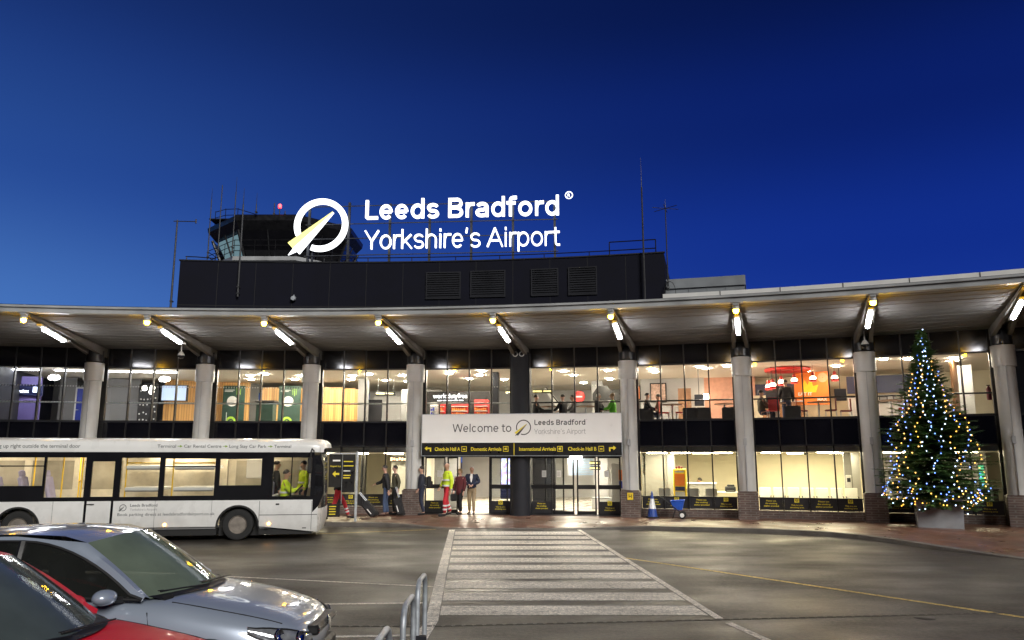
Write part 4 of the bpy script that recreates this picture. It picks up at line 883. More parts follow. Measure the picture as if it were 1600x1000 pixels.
M = Matrix(((1, 0, 0, 0), (0, 0, 1, -.006), (0, 1, 0, 0), (0, 0, 0, 1))); mb.prism(q, .03, M); mb.build('windscreen_corner', K['busk'], BUS)
for (a, b, c, d) in WN:
    mb = MB(); mb.add([(a, .02, c), (b, .02, c), (b, .02, d), (a, .02, d)], [(0, 1, 2, 3)]); mb.build('window', K['busglass'], BUS)
mb = MB(); mb.add([(-.15, -.009, 1.15), (.05, -.009, 1.25), (.03, -.009, 1.9), (-.15, -.009, 2.1)], [(0, 1, 2, 3)]); mb.build('window', K['busglass'], BUS)
# far side, seen through the windows
mb = MB(); mb.box(-BL+.1, -.2, BW-.07, BW-.045, .36, 1.25); mb.box(-BL+.1, -.2, BW-.07, BW-.045, 2.05, 2.3)
for x in (-9.9, -8.2, -6.9, -5.6, -4.2, -2.7, -1.5, -.3): mb.box(x-.10, x+.10, BW-.07, BW-.045, 1.25, 2.05)
mb.box(-5.5, -2.75, 1.75, 1.79, .36, 2.25); mb.box(-1.52, -1.48, .5, 1.9, .36, 2.2)
mb.build('far_wall', K['busin'], BUS)
mb = MB(); mb.add([(-BL+.1, BW-.06, 1.25), (-.2, BW-.06, 1.25), (-.2, BW-.06, 2.05), (-BL+.1, BW-.06, 2.05)], [(0, 1, 2, 3)]); mb.build('far_window', glassm('misted_bus_glass', (.8, .8, .78), mist=.75, mistc=(.5, .46, .38)), BUS)
K['busl'] = lamp('bus_strip_light', (1.0, .86, .62), 30)
for x in (-8.8, -6.4, -4.0, -2.0):
    mb = MB(); mb.box(x-.75, x+.75, .55, .75, 2.27, 2.295); mb.build('strip_light', K['busl'], BUS)
    mb = MB(); mb.box(x-.75, x+.75, 1.6, 1.7, 2.27, 2.295); mb.build('strip_light', K['busl'], BUS)
def pole_(pts): mb = MB(); mb.tube(pts, .02, 8); mb.build('grab_pole', K['pole'], BUS)
for x, y in ((-7.35, .6), (-6.62, .5), (-6.38, 1.0), (-6.16, .55), (-5.0, .3), (-3.85, .35)): pole_([(x, y, .36), (x, y, 2.28)])
pole_([(-5.0, .3, 1.99), (-4.1, .3, 1.99)]); pole_([(-3.85, .35, 1.99), (-2.7, .35, 1.99)]); pole_([(-6.38, 1.0, 1.5), (-6.16, .55, 1.55)])
for (xa, xb) in ((-5.0, -4.12), (-3.8, -2.78)):
    for z in (1.28, 1.84):
        mb = MB(); mb.bbox(xa, xb, .25, 1.4, z, z+.08, .01); mb.mat(1); mb.box(xa+.02, xb-.02, .24, .26, z-.03, z); mb.build('luggage_rack', [K['white'], K['greyw']], BUS)
for x, y in ((-9.4, .5), (-8.75, .5), (-8.1, .5), (-9.1, 1.7), (-8.45, 1.7), (-7.8, 1.7), (-7.2, 1.8)):
    mb = MB(); mb.bbox(x-.05, x+.40, y-.22, y+.22, .75, .86, .03); mb.add([], []); mb.bbox(-.06, .06, -.22, .22, 0, .85, .04, Matrix.Translation((x-.08, y, .80)) @ Matrix.Rotation(R_(-14), 4, 'Y')); mb.bbox(-.05, .05, -.12, .12, .84, 1.02, .03, Matrix.Translation((x-.08, y, .80)) @ Matrix.Rotation(R_(-14), 4, 'Y')); mb.box(x+.1, x+.2, y-.05, y+.05, .36, .75); mb.build('seat', K['seat'], BUS)
mb = MB(); mb.bbox(-2.2, -1.7, 1.6, 1.72, 1.55, 2.1, .02); mb.bbox(-1.3, -1.2, .2, 1.2, .4, 1.15, .03); mb.build('cab_partition', K['lgrey'], BUS)
mb = MB(); mb.bbox(-.95, -.5, .15, .95, .36, 1.12, .04); mb.tube([(-.62 + .19*math.cos(t)*.5, .55 + .2*math.sin(t), 1.28 + .1*math.cos(t)) for t in [i*math.pi/9 for i in range(19)]], .015, 6); mb.build('dashboard', K['darkgrey'], BUS)
def wheel_parts(x, y, r, w_, parent, tm, rm, holes=8, rr=.58):
    M = axis_matrix((x, y, r), (0, -1, 0))
    mb = MB(); mb.lathe([(r*rr, -w_), (r*.93, -w_), (r, -w_*.8), (r, -.03), (r*.95, 0), (r*.8, .008), (r*rr, -.005)], 32, M, caps=False); t = mb.build('wheel', tm, parent)
    mb = MB(); mb.lathe([(0, -.05), (r*.16, -.04), (r*.2, -.06), (r*.46, -.075), (r*.52, -.02), (r*rr, -.002), (r*(rr+.01), -.03)], 32, M)
    mb.mat(1)
    for i in range(holes):
        t_ = 6.2832*i/holes; mb.lathe([(0, .002), (r*.065, .002)], 8, M @ Matrix.Translation((r*.36*math.cos(t_), r*.36*math.sin(t_), -.068)))
    mb.build('rim', [rm, K['blackm']], t)
for x in wx: wheel_parts(x, .06, .40, .26, BUS, K['tyre'], K['rim']); wheel_parts(x, BW-.04, .40, .26, BUS, K['tyre'], K['rim'])
for x in wx: mb = MB(); ring3(mb, .50, .545, 0, math.pi, 24, x, .36, -.008, .02); mb.build('arch_trim', K['blackm'], BUS)
mb = MB(); mb.bbox(-1.35, -.85, .40, .86, .36, .98, .05); mb.bbox(-1.42, -1.30, .40, .86, .98, 1.5, .05); mb.build('driver_seat', K['seat'], BUS)
for x in (-3.88, -1.29, -6.6):
    mb = MB(); mb.lathe([(.035, 0), (.035, .012), (.02, .018), (0, .02)], 12, axis_matrix((x, -.001, .42), (0, -1, 0))); mb.build('side_marker', lamp('amber_marker', (1, .42, .06), 25, False), BUS)
mb = MB()
for x0, x1, z0, z1 in ((-1.54, -.06, .635, .65), (-.21, -.20, .25, 1.0), (-1.55, -1.54, .25, 1.0), (-4.15, -4.144, .22, 1.03), (-2.75, -2.744, .6, 1.03), (-6.6, -6.594, .22, 1.03)): mb.box(x0, x1, -.003, .02, z0, z1)
for x, z in ((-1.35, .30), (-.38, .30)): mb.box(x-.05, x+.05, -.004, .02, z-.012, z+.012)
mb.box(-5.80, -5.62, -.03, .0, .94, .96); mb.bbox(-1.14, -1.04, -.006, .02, .89, .94, .01)
mb.build('panel_seam', K['blackm'], BUS)
mb = MB(); mb.mat(0).text('g up right outside the terminal door', -8.0, 2.375, .10, 1.92, None, .004, -.004)
mb.build('bus_lettering', K['bust'], BUS)
mb = MB(); y = -.004
x = -4.2
for t, w_ in (('Terminal', .49), (None, .17), ('Car Rental Centre', .97), (None, .17), ('Long Stay Car Park', .98), (None, .17), ('Terminal', .47)):
    if t: m1 = MB(); m1.text(t, x, 2.385, .085, w_-.03, None, .004, y); m1.build('bus_lettering', K['bust'], BUS)
    else:
        m1 = MB(); m1.box(x+.01, x+.10, y-.001, y, 2.415, 2.429); m1.add([(x+.07, y-.002, 2.455), (x+.07, y-.002, 2.39), (x+.135, y-.002, 2.422)], [(0, 1, 2)]); m1.build('route_arrow', K['lime'], BUS)
    x += w_
mb = MB(); mb.text('Leeds Bradford', -4.75, .885, .075, .66, None, .008, -.004); mb.build('bus_lettering', K['bust'], BUS); mb = MB(); mb.text('Book parking direct at leedsbradfordairport.co.uk', -5.04, .655, .075, 2.38, None, .004, -.004); mb.build('bus_lettering', K['bust'], BUS); mb = MB()
mb.ring(.07, .085, R_(-111), R_(203), 30, 0, None, -4.92, .86, -.004)
q = zpoly(NW, .085/297, (430, 432), (-4.92, .86)); mb.add([(a, -.005, b) for a, b in q], [tuple(range(len(q)))]); q = zpoly(NY, .085/297, (430, 432), (-4.92, .86)); mb.add([(a, -.005, b) for a, b in q], [tuple(range(len(q)))])
mb.build('bus_emblem', K['bust'], BUS); mb = MB(); mb.text("Yorkshire\u2019s Airport", -4.75, .785, .06, .66, None, 0, -.004); mb.build('bus_lettering', K['signg'], BUS)
e_ = MB(); e_.tube([(-.20, -.05, 2.30), (-.24, -.22, 2.36), (-.26, -.25, 2.28), (-.27, -.25, 2.1)], .02, 6); e_.bbox(-.34, -.22, -.30, -.20, 1.72, 2.14, .03); e_.build('wing_mirror', K['blackm'], BUS)
# ---------------------------------------------------------------- cars
K['silver'] = mat('silver_blue_car_paint', (0.36, 0.42, 0.52), 0.30, 0.25, .02, 2, coat=1.0, rvar=.0); K['silver'].node_tree.nodes['Principled BSDF'].inputs['Coat IOR'].default_value = 1.75; K['silver'].node_tree.nodes['Principled BSDF'].inputs['Coat Roughness'].default_value = .06; K['carred'] = mat('red_car_paint', (0.75, 0.010, 0.03), 0.5, 0.0, .05, 2, coat=.15, rvar=.03, spec=.3)
K['carglass'] = glassm('dark_side_glass', (.10, .11, .11), mist=.22, mistc=(.06, .065, .06)); K['screen_mist'] = glassm('misted_windscreen', (.35, .4, .36), mist=.68, mistc=(.22, .28, .21)); K['screen_wet'] = glassm('wet_windscreen', (.16, .19, .19), mist=.6, mistc=(.13, .165, .165), rough=.03)
K['trim'] = mat('black_plastic_trim', (.012, .012, .013), .5); K['chrome'] = mat('chrome', (.75, .76, .78), .12, 1.0, .02, 5, rvar=.02)
def lerp(a, b, t): return a + (b-a)*t
def make_car(loc, rz, paint, screen, label, sc_=1.0):
    C = empty('parked_car', loc, rz, label, 'car'); C.scale = (sc_, sc_, sc_)
    W = .885
    # lower body: closed sections from nose to tail
    secs = [(0.0, .50, .50, .47, .34), (-.03, .62, .60, .57, .26), (-.12, .73, .725, .68, .21), (-.32, .80, .80, .745, .19), (-.62, .85, .875, .80, .19), (-.92, .87, .935, .855, .19), (-1.12, .88, .965, .90, .19), (-1.35, .885, .955, .925, .19), (-2.2, W, .94, .955, .19), (-3.2, W, .96, .985, .19), (-3.75, .87, .99, 1.0, .2), (-4.05, .82, .97, .96, .24), (-4.18, .74, .80, .78, .32), (-4.2, .62, .62, .6, .40)]
    vs = []; fs = []; n = 15
    for (x, w_, zc, ze, zb) in secs:
        half = [(0, zc), (.36*w_, zc-.004), (.68*w_, lerp(zc, ze, .35)), (.86*w_, ze), (.955*w_, ze-.07), (w_, lerp(ze, zb, .45)), (.985*w_, lerp(ze, zb, .75)), (.93*w_, zb+.03)]
        ring_ = [(x + (-.05*(y/w_)**2 if x > -.4 else 0), -y, z) for y, z in half[::-1]] + [(x + (-.05*(y/w_)**2 if x > -.4 else 0), y, z) for y, z in half[1:]]
        vs += ring_
    for i in range(len(secs)-1):
        for j in range(n-1): fs.append((i*n+j, i*n+j+1, (i+1)*n+j+1, (i+1)*n+j))
        fs.append((i*n+n-1, i*n, (i+1)*n, (i+1)*n+n-1))
    fs += [tuple(range(n-1, -1, -1)), tuple(range((len(secs)-1)*n, len(secs)*n))]
    v, f = subsurf(vs, fs, 2); mb = MB(); mb.add(v, f, None, True); mb.build('body', paint, C, sharp=60)
    from mathutils.bvhtree import BVHTree
    bvh = BVHTree.FromPolygons([Vector(q) for q in v], f); cen = Vector((-1.5, 0, .55))
    def snap(p, off):
        h_, n_, i_, d_ = bvh.find_nearest(Vector(p))
        if n_.dot(h_ - Vector((max(min(h_.x, -.6), -3.6), 0, .45))) < 0: n_ = -n_
        return h_ + n_*off
    # greenhouse
    ws = lambda u, t: Vector((lerp(-1.06 - .26*u*u, -1.78 - .14*u*u, t) , lerp(.73, .63, t)*u, lerp(.945 + .0*u*u, 1.43 - .045*u*u, t) + .022*math.sin(math.pi*t)*(1-.3*u*u)))
    mb = MB(); mb.grid([[tuple(ws(-1 + 2*j/16, i/8)) for j in range(17)] for i in range(9)], smooth=True); scr = mb.build('windscreen', screen, C)
    def bot(x): return Vector((x, -.80 + .05*max(0, (-1.5-x)/-1)*0, lerp(.945, 1.01, (-1.32-x)/2.3)))
    def topx(x):
        t = (x+3.72)/(3.72-1.40); t = max(0, min(1, t)); zz = 1.40 - .47*max(0, (t-.55)/.45)**1.9 - .16*max(0, (.22-t)/.22)**2
        return Vector((x, lerp(-.80, -.67, (zz-.95)/.45), zz))
    xs2 = [lerp(-3.72, -1.36, i/22) for i in range(23)]
    for s in (1, -1):
        mb = MB(); rows = []
        for x in xs2:
            a, b = bot(x), topx(x); b.z = max(b.z, a.z+.005)
            rows.append([((p.x), s*(p.y - .012*math.sin(math.pi*q)), p.z) for q, p in ((q, a.lerp(b, q)) for q in (0, .25, .5, .75, 1))])
        mb.grid(rows, smooth=True, flip=(s > 0)); sg = mb.build('side_window', K['carglass'], C)
        mb = MB(); P_ = [(r[4][0], r[4][1], r[4][2]) for r in rows] + [(r[0][0], r[0][1], r[0][2]) for r in rows[::-1]]
        mb.tube(P_ + [P_[0]], .013, 6); x = -2.45; i = min(range(23), key=lambda i: abs(xs2[i]-x)); mb.tube([rows[i][0], rows[i][4]], .03, 6); mb.build('window_seal', K['trim'], sg)
        # shoulder strip, pillar and cant rail: between window edge and screen / roof
        mb = MB(); R1 = []; 
        for t in [i/10 for i in range(11)]:
            o_ = ws(s*-1.0 if s > 0 else 1.0, t) if True else None
            o_ = ws(-s, t); x = lerp(-1.36, -2.1, t); q = topx(x); R1.append([(o_.x, o_.y, o_.z), tuple((Vector((q.x, s*q.y, q.z)) + Vector((o_.x, o_.y, o_.z)))/2 + Vector((0, -s*.022, .034))), (q.x, s*q.y, q.z)])
        # roof edge continues to the rear
        top = R1[-1]
        for x, zz in ((-2.5, 1.455), (-3.0, 1.44), (-3.4, 1.395), (-3.72, 1.30)):
            q = topx(x); R1.append([(x-.02, s*-.615, zz-.02), (x, s*-.65, (zz + q.z)/2+.012), (q.x, s*q.y, q.z)])
        mb.grid(R1, smooth=True, flip=(s > 0)); mb.build('pillar', paint, C, sharp=70)
        mb = MB(); M = Matrix.Translation((-1.60, -s*.93, .99)) @ Matrix.Rotation(s*R_(-8), 4, 'Z')
        ev, ef = subsurf([(x*.10, y*.15, z*.085) for x, y, z in ((-1, -1, -1), (1, -.8, -.8), (1, .8, -.8), (-1, 1, -1), (-1, -1, 1), (1, -.8, .7), (1, .8, .7), (-1, 1, 1))], [(0, 3, 2, 1), (4, 5, 6, 7), (0, 1, 5, 4), (1, 2, 6, 5), (2, 3, 7, 6), (3, 0, 4, 7)], 2)
        mb.add(ev, ef, M, True); mm = mb.build('door_mirror', paint if s > 0 else paint, C)
        mb = MB(); mb.tube([(-1.52, -s*.78, .95), (-1.60, -s*.90, .96)], .03, 6); mb.build('mirror_arm', K['trim'], mm)
    mb = MB(); rows = []
    for x, zz, hw, dz in ((-1.78, 1.43, .63, .045), (-2.1, 1.475, .625, .035), (-2.5, 1.485, .62, .03), (-3.0, 1.47, .618, .03), (-3.4, 1.43, .615, .035), (-3.72, 1.355, .61, .05)):
        rows.append([(x - (.14*u*u if x > -1.9 else .02), hw*u, zz - dz*u*u) for u in [-1 + j/5 for j in range(11)]])
    mb.grid(rows, smooth=True); mb.build('roof', paint, C)
    mb = MB(); mb.tube([(-1.72, 0.0, 1.44), (-1.72, 0.01, 1.44)], .01, 5); 
    mb.grid([[tuple(Vector((-3.74, .61*u, 1.34-.05*u*u))) for u in (-1, -.5, 0, .5, 1)], [tuple(Vector((-4.04, .72*u, 1.0))) for u in (-1, -.5, 0, .5, 1)]], smooth=True, flip=False); mb.build('rear_window', K['carglass'], C)
    mb = MB()
    for s in (1, -1): mb.grid([[(-3.72, s*.67, 1.30), (-3.74, s*.61, 1.30)], [(-3.80, s*.80, 1.0), (-4.04, s*.72, 1.0)]], smooth=True, flip=(s < 0))
    mb.build('rear_pillar', paint, C)
    # cowl, wipers
    mb = MB(); mb.grid([[(-.985 - .27*u*u, .70*u, .957 - .02*u*u) for u in [-1+j/6 for j in range(13)]], [(-1.10 - .26*u*u, .73*u, .968) for u in [-1+j/6 for j in range(13)]]], smooth=True, flip=True); mb.build('cowl', K['trim'], C)
    for (a, b) in (((-1.03, .42), (-.13)), ((-1.05, -.12), (-.62))):
        mb = MB(); x0, y0 = a; q = ws(b/.73, .06); q2 = ws(y0/.73, .12); mb.tube([(x0, y0, .972), (q.x, b, q.z+.010)], .007, 5); mb.tube([(x0-.03, y0+.0, .968), (q.x-.02, b, q.z+.014)], .005, 5); mb.build('wiper', K['trim'], C)
    mb = MB(); mb.lathe([(0, .03), (.05, .025), (.06, 0)], 10, Matrix.Translation((-1.0, .55, .95))); mb.build('dashboard_', K['trim'], C) if False else None
    mb = MB(); mb.bbox(-1.75, -1.15, -.70, .70, .80, .955, .05); mb.build('dashboard', K['blackm'], C)
    for y in (-.36, .36):
        mb = MB(); T = Matrix.Translation((-2.45, y, .62)) @ Matrix.Rotation(R_(-16), 4, 'Y'); mb.bbox(-.07, .07, -.24, .24, 0, .58, .06, T); mb.bbox(-.05, .05, -.13, .13, .60, .78, .04, T); mb.build('front_seat', K['greyw'], C)
    mb = MB(); mb.tube([(-1.82 + .05*math.cos(t), -.36 + .18*math.sin(t), .93 + .17*math.cos(t)) for t in [i*math.pi/10 for i in range(21)]], .014, 6); mb.build('steering_wheel', K['blackm'], C)
    # bonnet shut lines
    def hood(x, u):   # on the lower body surface, approx
        import bisect
        for i in range(len(secs)-1):
            if secs[i][0] >= x >= secs[i+1][0]: break
        t = (x-secs[i][0])/(secs[i+1][0]-secs[i][0]); w_, zc, ze = [lerp(secs[i][j], secs[i+1][j], t) for j in (1, 2, 3)]
        y = .80*w_*u; return (x, y, lerp(zc, ze, .35 + .65*(.80-.68)/(.18)) - .002)
    for s in (1, -1):
        mb = MB(); mb.tube([snap((x, -s*.89, z), .001) for x, z in ((-1.30, .90), (-1.27, .75), (-1.25, .55), (-1.30, .38))], .005, 4); mb.build('door_seam', K['trim'], C)
        mb = MB(); mb.tube([snap((x, -s*.89, z), .001) for x, z in ((-2.48, .92), (-2.48, .70), (-2.46, .5), (-2.42, .38))], .005, 4); mb.build('door_seam', K['trim'], C)
        mb = MB(); q_ = snap((-2.30, -s*.89, .84), .012); mb.tube([q_, q_ + Vector((.09, -s*.01, 0)), q_ + Vector((.18, 0, 0))], .014, 6); mb.build('door_handle', paint, C)
    for s in (1, -1):
        mb = MB(); mb.tube([snap(hood(x, s), .002) for x in (-1.15, -.95, -.75, -.55, -.38, -.25)], .005, 4); mb.build('bonnet_seam', K['trim'], C)
    for s in (1, -1):
        rows = []; edge = []
        for i in range(11):
            t = i/10; x = lerp(-.04, -.52, t**1.2); y = lerp(.43, .86, t**.7); zt = lerp(.645, .775, t**.8); zb_ = lerp(.555, .70, t**1.6) - .05*math.sin(math.pi*t)
            rows.append([tuple(snap((x+.05, s*y, lerp(zb_, zt, q)), .010 + .012*math.sin(math.pi*q))) for q in (0, .25, .5, .75, 1)])
        mb = MB(); mb.grid(rows, smooth=True, flip=(s > 0)); hl = mb.build('headlight', K['lens'], C)
        mb = MB(); pp = [r[0] for r in rows] + [r[4] for r in rows[::-1]]; mb.tube(pp + [pp[0]], .009, 5); mb.build('headlight_seal', K['trim'], hl)
        for t in (3, 6):
            mb = MB(); c_ = Vector(rows[t][2]); mb.lathe([(.0, .004), (.03, .008), (.045, .016), (.05, .004)], 14, axis_matrix(c_, (1, s*(.2 + .08*t), .25))); mb.build('reflector', K['chrome'], hl)
    mb = MB(); mb.bbox(-.12, .012, -.40, .40, .575, .655, .02); mb.bbox(-.16, .016, -.42, .42, .33, .46, .03); mb.build('grille', K['trim'], C)
    mb = MB()
    for z in (.60, .625): mb.box(.008, .016, -.40, .40, z, z+.006)
    mb.lathe([(0, .0), (.055, 0), (.06, .012), (.045, .016)], 20, axis_matrix((.014, 0, .62), (1, 0, .15))); mb.build('grille_trim', K['chrome'], C)
    for x in (-.78, -3.40):
        for s in (1, -1):
            M_ = .80*s; 
            mb = MB(); r = .315; M = axis_matrix((x, s*.88, r), (0, s, 0)); mb.lathe([(r*.62, -.2), (r*.95, -.2), (r, -.17), (r, -.03), (r*.95, 0), (r*.62, -.0)], 28, M, caps=False); t = mb.build('wheel', K['tyre'], C)
            mb = MB(); mb.lathe([(0, -.02), (r*.15, -.015), (r*.5, -.04), (r*.63, -.005)], 28, M); mb.build('rim', K['steel'], t)
            mb = MB(); ring3(mb, .315, .345, 0, math.pi, 20, x, .31, s*.86, s*.893); mb.build('arch_lip', K['trim'], C)
    return C
K['lens'] = mat('headlight_lens', (.42, .44, .47), .08, .6, .35, 14, coat=1.0, rvar=.03)
make_car((-1.70, 7.55, 0), R_(2), K['silver'], K['screen_mist'], 'silver blue hatchback with a misted windscreen parked behind the red car')
make_car((-1.76, 5.40, 0), R_(1), K['carred'], K['screen_wet'], 'red hatchback with a wet dark windscreen in the left foreground corner')
# ---------------------------------------------------------------- ceiling lights inside the terminal
def downlight(b, pts, z, es, col, r, lab, grp, sq=None):
    m = lamp('ceiling_lens', col, es); base = None
    for (x, d) in pts:
        if base is None:
            mb = MB()
            if sq: mb.box(-sq[0], sq[0], -sq[1], sq[1], -.03, .0)
            else: mb.lathe([(r, 0), (r, -.02), (r*.9, -.03), (0, -.03)], 16)
            o = base = mb.build('ceiling_light', m)
        else: o = base.copy(); LINK(o)
        o.location = bayLoc(b, x, d, z); o.rotation_euler = (0, 0, bayRz(b))
        tag(o, lab, 'lamp', grp)
WARM = (1, .80, .52); NEUT = (1, .88, .70); COOL = (.95, .95, 1)
names = {-1: 'purple walled lounge', 0: 'grey lounge with the hanging television', 1: 'lounge with the green banners', 2: 'lounge left of the white sign', 3: 'duty free shop window', 4: 'seating area above the sign', 5: 'cafe with framed pictures', 6: 'restaurant with red pendants', 7: 'room behind the Christmas tree'}
for b, pts, es, col in ((1, [(-1.58, 4), (-.8, 3.4), (.57, 4), (-2.0, 5.6), (-.05, 5.6), (.8, 6)], 480, NEUT), (2, [(-1.46, 4), (-.63, 3.4), (.68, 4), (-1.9, 5.6), (-.4, 6), (.5, 6.5)], 480, NEUT), (3, [(-1.2, 2.5), (-1.4, 3.3), (.1, 2.5), (-.2, 4), (-.9, 5.5), (.6, 6)], 384, NEUT), (4, [(-.75, 3), (-.52, 4.6), (1.04, 3), (-.4, 8), (.9, 6.5)], 384, NEUT), (5, [(-1.35, 3), (-1.35, 4), (.5, 2.6), (.71, 3.3), (1.5, 2.6)], 352, (1, .86, .72)), (6, [(-1.9, 3), (1.35, 4), (.3, 5.5)], 384, (1, .7, .45)), (7, [(-1.3, 2.4), (-.5, 2.6), (1.0, 3), (1.05, 4)], 384, NEUT)):
    downlight(b, pts, 5.638, es, col, .13, 'round recessed ceiling light in the upper ' + names[b], 'downlights in the upper ' + names[b])
for b, pts in ((-1, [(-1.9, 3.0), (.2, 3.0)]), (0, [(-2.2, 3.0), (-.8, 3.0)])):
    downlight(b, pts, 5.635, 55, (.93, .93, 1), 0, 'long white light strip in the upper ' + names[b], 'light strips in the upper ' + names[b], (.75, .07))
gn = {-1: 'hall behind the rear of the bus', 0: 'hall behind the middle of the bus', 1: 'hall behind the bus driver', 2: 'hall behind the dark bus stop sign', 3: 'lobby behind the open left doors', 4: 'lobby behind the right hand doors', 5: 'office with the desk', 6: 'cream waiting room', 7: 'room behind the Christmas tree planter'}
for b, pts, es in ((-1, [(0, 3)], 66), (0, [(0, 3)], 66), (1, [(0, 3)], 66), (2, [(-2.0, 2.4), (-.9, 3.2), (.6, 3)], 66), (3, [(-.3, 2.2), (.5, 5), (-1, 6), (.2, 9)], 150), (4, [(-.5, 2.4), (.5, 4.6), (-1, 7), (.3, 9.5)], 105), (5, [(-.35, 2.4), (.4, 3.6), (-1.2, 2.0), (1.2, 2.6)], 78), (6, [(-1.2, 2.6), (-.3, 5), (.75, 2.6), (1.2, 4.5)], 78), (7, [(-1.2, 2.6), (1.0, 2.6)], 60)):
    downlight(b, pts, 2.338, es, (1, .86, .56) if b in (5, 6, 7, 2) else NEUT, 0, 'flat rectangular ceiling panel light in the ground floor ' + gn[b], 'ceiling panels in the ground floor ' + gn[b], (.34, .30))
# ---------------------------------------------------------------- people
SKIN = {k: mat('skin_'+k, c, .55, 0, .06, 12) for k, c in (('fair', (.52, .31, .23)), ('tan', (.42, .24, .17)))}
CL = {k: mat('cloth_'+k, c, r, 0, .15, 12, .2, 120) for k, c, r in (('black', (.012, .012, .014), .8), ('navy', (.016, .022, .05), .8), ('jeans', (.055, .085, .16), .85), ('suit', (.018, .022, .038), .7), ('red', (.50, .022, .035), .75), ('hivis', (.62, .80, .03), .65), ('burgundy', (.10, .018, .022), .85), ('beige', (.33, .25, .15), .85), ('white', (.75, .74, .72), .7), ('brown', (.10, .055, .03), .8), ('olive', (.07, .065, .04), .85), ('green', (.10, .42, .02), .7), ('grey', (.16, .16, .17), .8), ('leather', (.06, .025, .015), .4), ('blond', (.24, .15, .07), .6), ('darkhair', (.02, .014, .01), .5), ('whitehair', (.62, .60, .57), .6))}
K['reflect'] = mat('silver_reflective_tape', (.72, .73, .74), .3, .1, .03, 20); K['eye'] = mat('eye_dark', (.02, .018, .015), .3)
def V3(a): return Vector(a)
def limb(nodes, edges, start, pts):
    p = start
    for q in pts: nodes.append(q); edges.append((p, len(nodes)-1)); p = len(nodes)-1
    return p
def person(loc, rz, label, top='black', legs='jeans', shoes='black', hair='darkhair', skin='fair', bald=False, H=1.75, arms=None, leg=None, lean=0.0, group=None, bands=None, shirt=None, longcoat=False, seated=False, hairlen=0, waist=False, turn=0.0):
    """faces +x in its own frame; arms / leg give joint positions (left is +y)"""
    s = H/1.75
    E = empty('person', loc, rz, label, 'person', group); E.scale = (s, s, s)
    L = lean
    hip = Vector((0, 0, .95)); ch = Vector((.0+L*.6, 0, 1.28)); nk = Vector((L, 0, 1.47)); hd = Vector((L+.02+L*.25, 0, 1.62))
    A = arms or {}
    al = A.get('l', ((.0, .25, 1.13), (.08, .25, .87))); ar = A.get('r', ((.0, -.25, 1.13), (.08, -.25, .87)))
    G = leg or {}
    ll = G.get('l', ((.03, .10, .50), (-.02, .11, .09), (.17, .13, .035))); lr = G.get('r', ((.03, -.10, .50), (-.02, -.11, .09), (.17, -.13, .035)))
    shl, shr = Vector((L-.01, .178, 1.385)), Vector((L-.01, -.178, 1.385))
    N = []; ED = []
    N.append((*hip, .125, .15)); c = limb(N, ED, 0, [(*(hip.lerp(ch, .5)), .105, .135), (*ch, .115, .155)]); n_ = limb(N, ED, c, [(*nk, .047, .050)])
    h1 = limb(N, ED, n_, [(hd.x+.005, 0, hd.z-.065, .066, .060), (hd.x, 0, hd.z+.012, .100, .084), (hd.x-.012, 0, hd.z+.088, .084, .074)])
    limb(N, ED, h1-1, [(hd.x+.096, 0, hd.z-.018, .014), (hd.x+.112, 0, hd.z-.03, .013)])
    for q in (1, -1): limb(N, ED, h1-1, [(hd.x-.005, q*.076, hd.z-.012, .020, .012)])
    for sh, (el, wr) in ((shl, al), (shr, ar)):
        el, wr = Vector(el), Vector(wr); d = (wr-el).normalized(); side = Vector((0, 0, 1)).cross(d); side = side.normalized() if side.length > .05 else Vector((1, 0, 0))
        if abs(d.z) > .7: side = Vector((1, 0, 0))
        nrm = d.cross(side)
        w_ = limb(N, ED, c, [(*sh, .058), (*(sh.lerp(el, .5)), .048), (*el, .04), (*(el.lerp(wr, .5)), .037), (*wr, .026), (*(wr + d*.05), .036, .018)])
        for i, ln in enumerate((.072, .082, .078, .062)):
            b = wr + d*.085 + side*(.030 - .020*i); limb(N, ED, w_, [(*b, .0095), (*(b + d*ln*.55 - nrm*.008), .0085), (*(b + d*ln*.9 - nrm*.026), .007)])
        b = wr + d*.045 + side*.040; limb(N, ED, w_, [(*b, .0105), (*(b + d*.038 + side*.014), .009)])
    for q, (kn, an, toe) in ((1, ll), (-1, lr)):
        limb(N, ED, 0, [(0, q*.085, .88, .088), (*(Vector((0, q*.09, .88)).lerp(Vector(kn), .5)), .075), (*kn, .055), (*(Vector(kn).lerp(Vector(an), .4)), .052), (*an, .036), (*(Vector(an).lerp(Vector(toe), .6)), .036, .03), (*toe, .03, .024)])
    v, f = skin_mesh(N, ED, 1); mb = MB(); mb.add(v, f, None, True)
    mb.mat(1)
    for q in (1, -1): mb.lathe([(0, -.009), (.008, -.005), (.010, 0), (.008, .005), (0, .009)], 8, Matrix.Translation((hd.x+.083, q*.031, hd.z+.014)))
    mb.tube([(hd.x+.074, -.024, hd.z-.066), (hd.x+.082, 0, hd.z-.068), (hd.x+.074, .024, hd.z-.066)], .005, 5)
    mb.build('body', [SKIN[skin], K['eye']], E, sharp=80)
    # clothing: trousers, top, shoes, hair
    N = [(0, 0, .96, .145, .165)]; ED = []
    limb(N, ED, 0, [(0, 0, 1.05, .125, .15)])
    for q, (kn, an, toe) in ((1, ll), (-1, lr)):
        kn, an = Vector(kn), Vector(an); d = (an-kn).normalized(); limb(N, ED, 0, [(0, q*.088, .87, .102), (*(Vector((0, q*.09, .88)).lerp(kn, .5)), .09), (*kn, .074), (*(kn.lerp(an, .5)), .068), (*(an - d*.01), .062)])
    v, f = skin_mesh(N, ED, 1); mb = MB(); mb.add(v, f, None, True)
    tr = mb.build('trousers', CL[legs], E, sharp=80)
    zlow = .70 if longcoat else .90
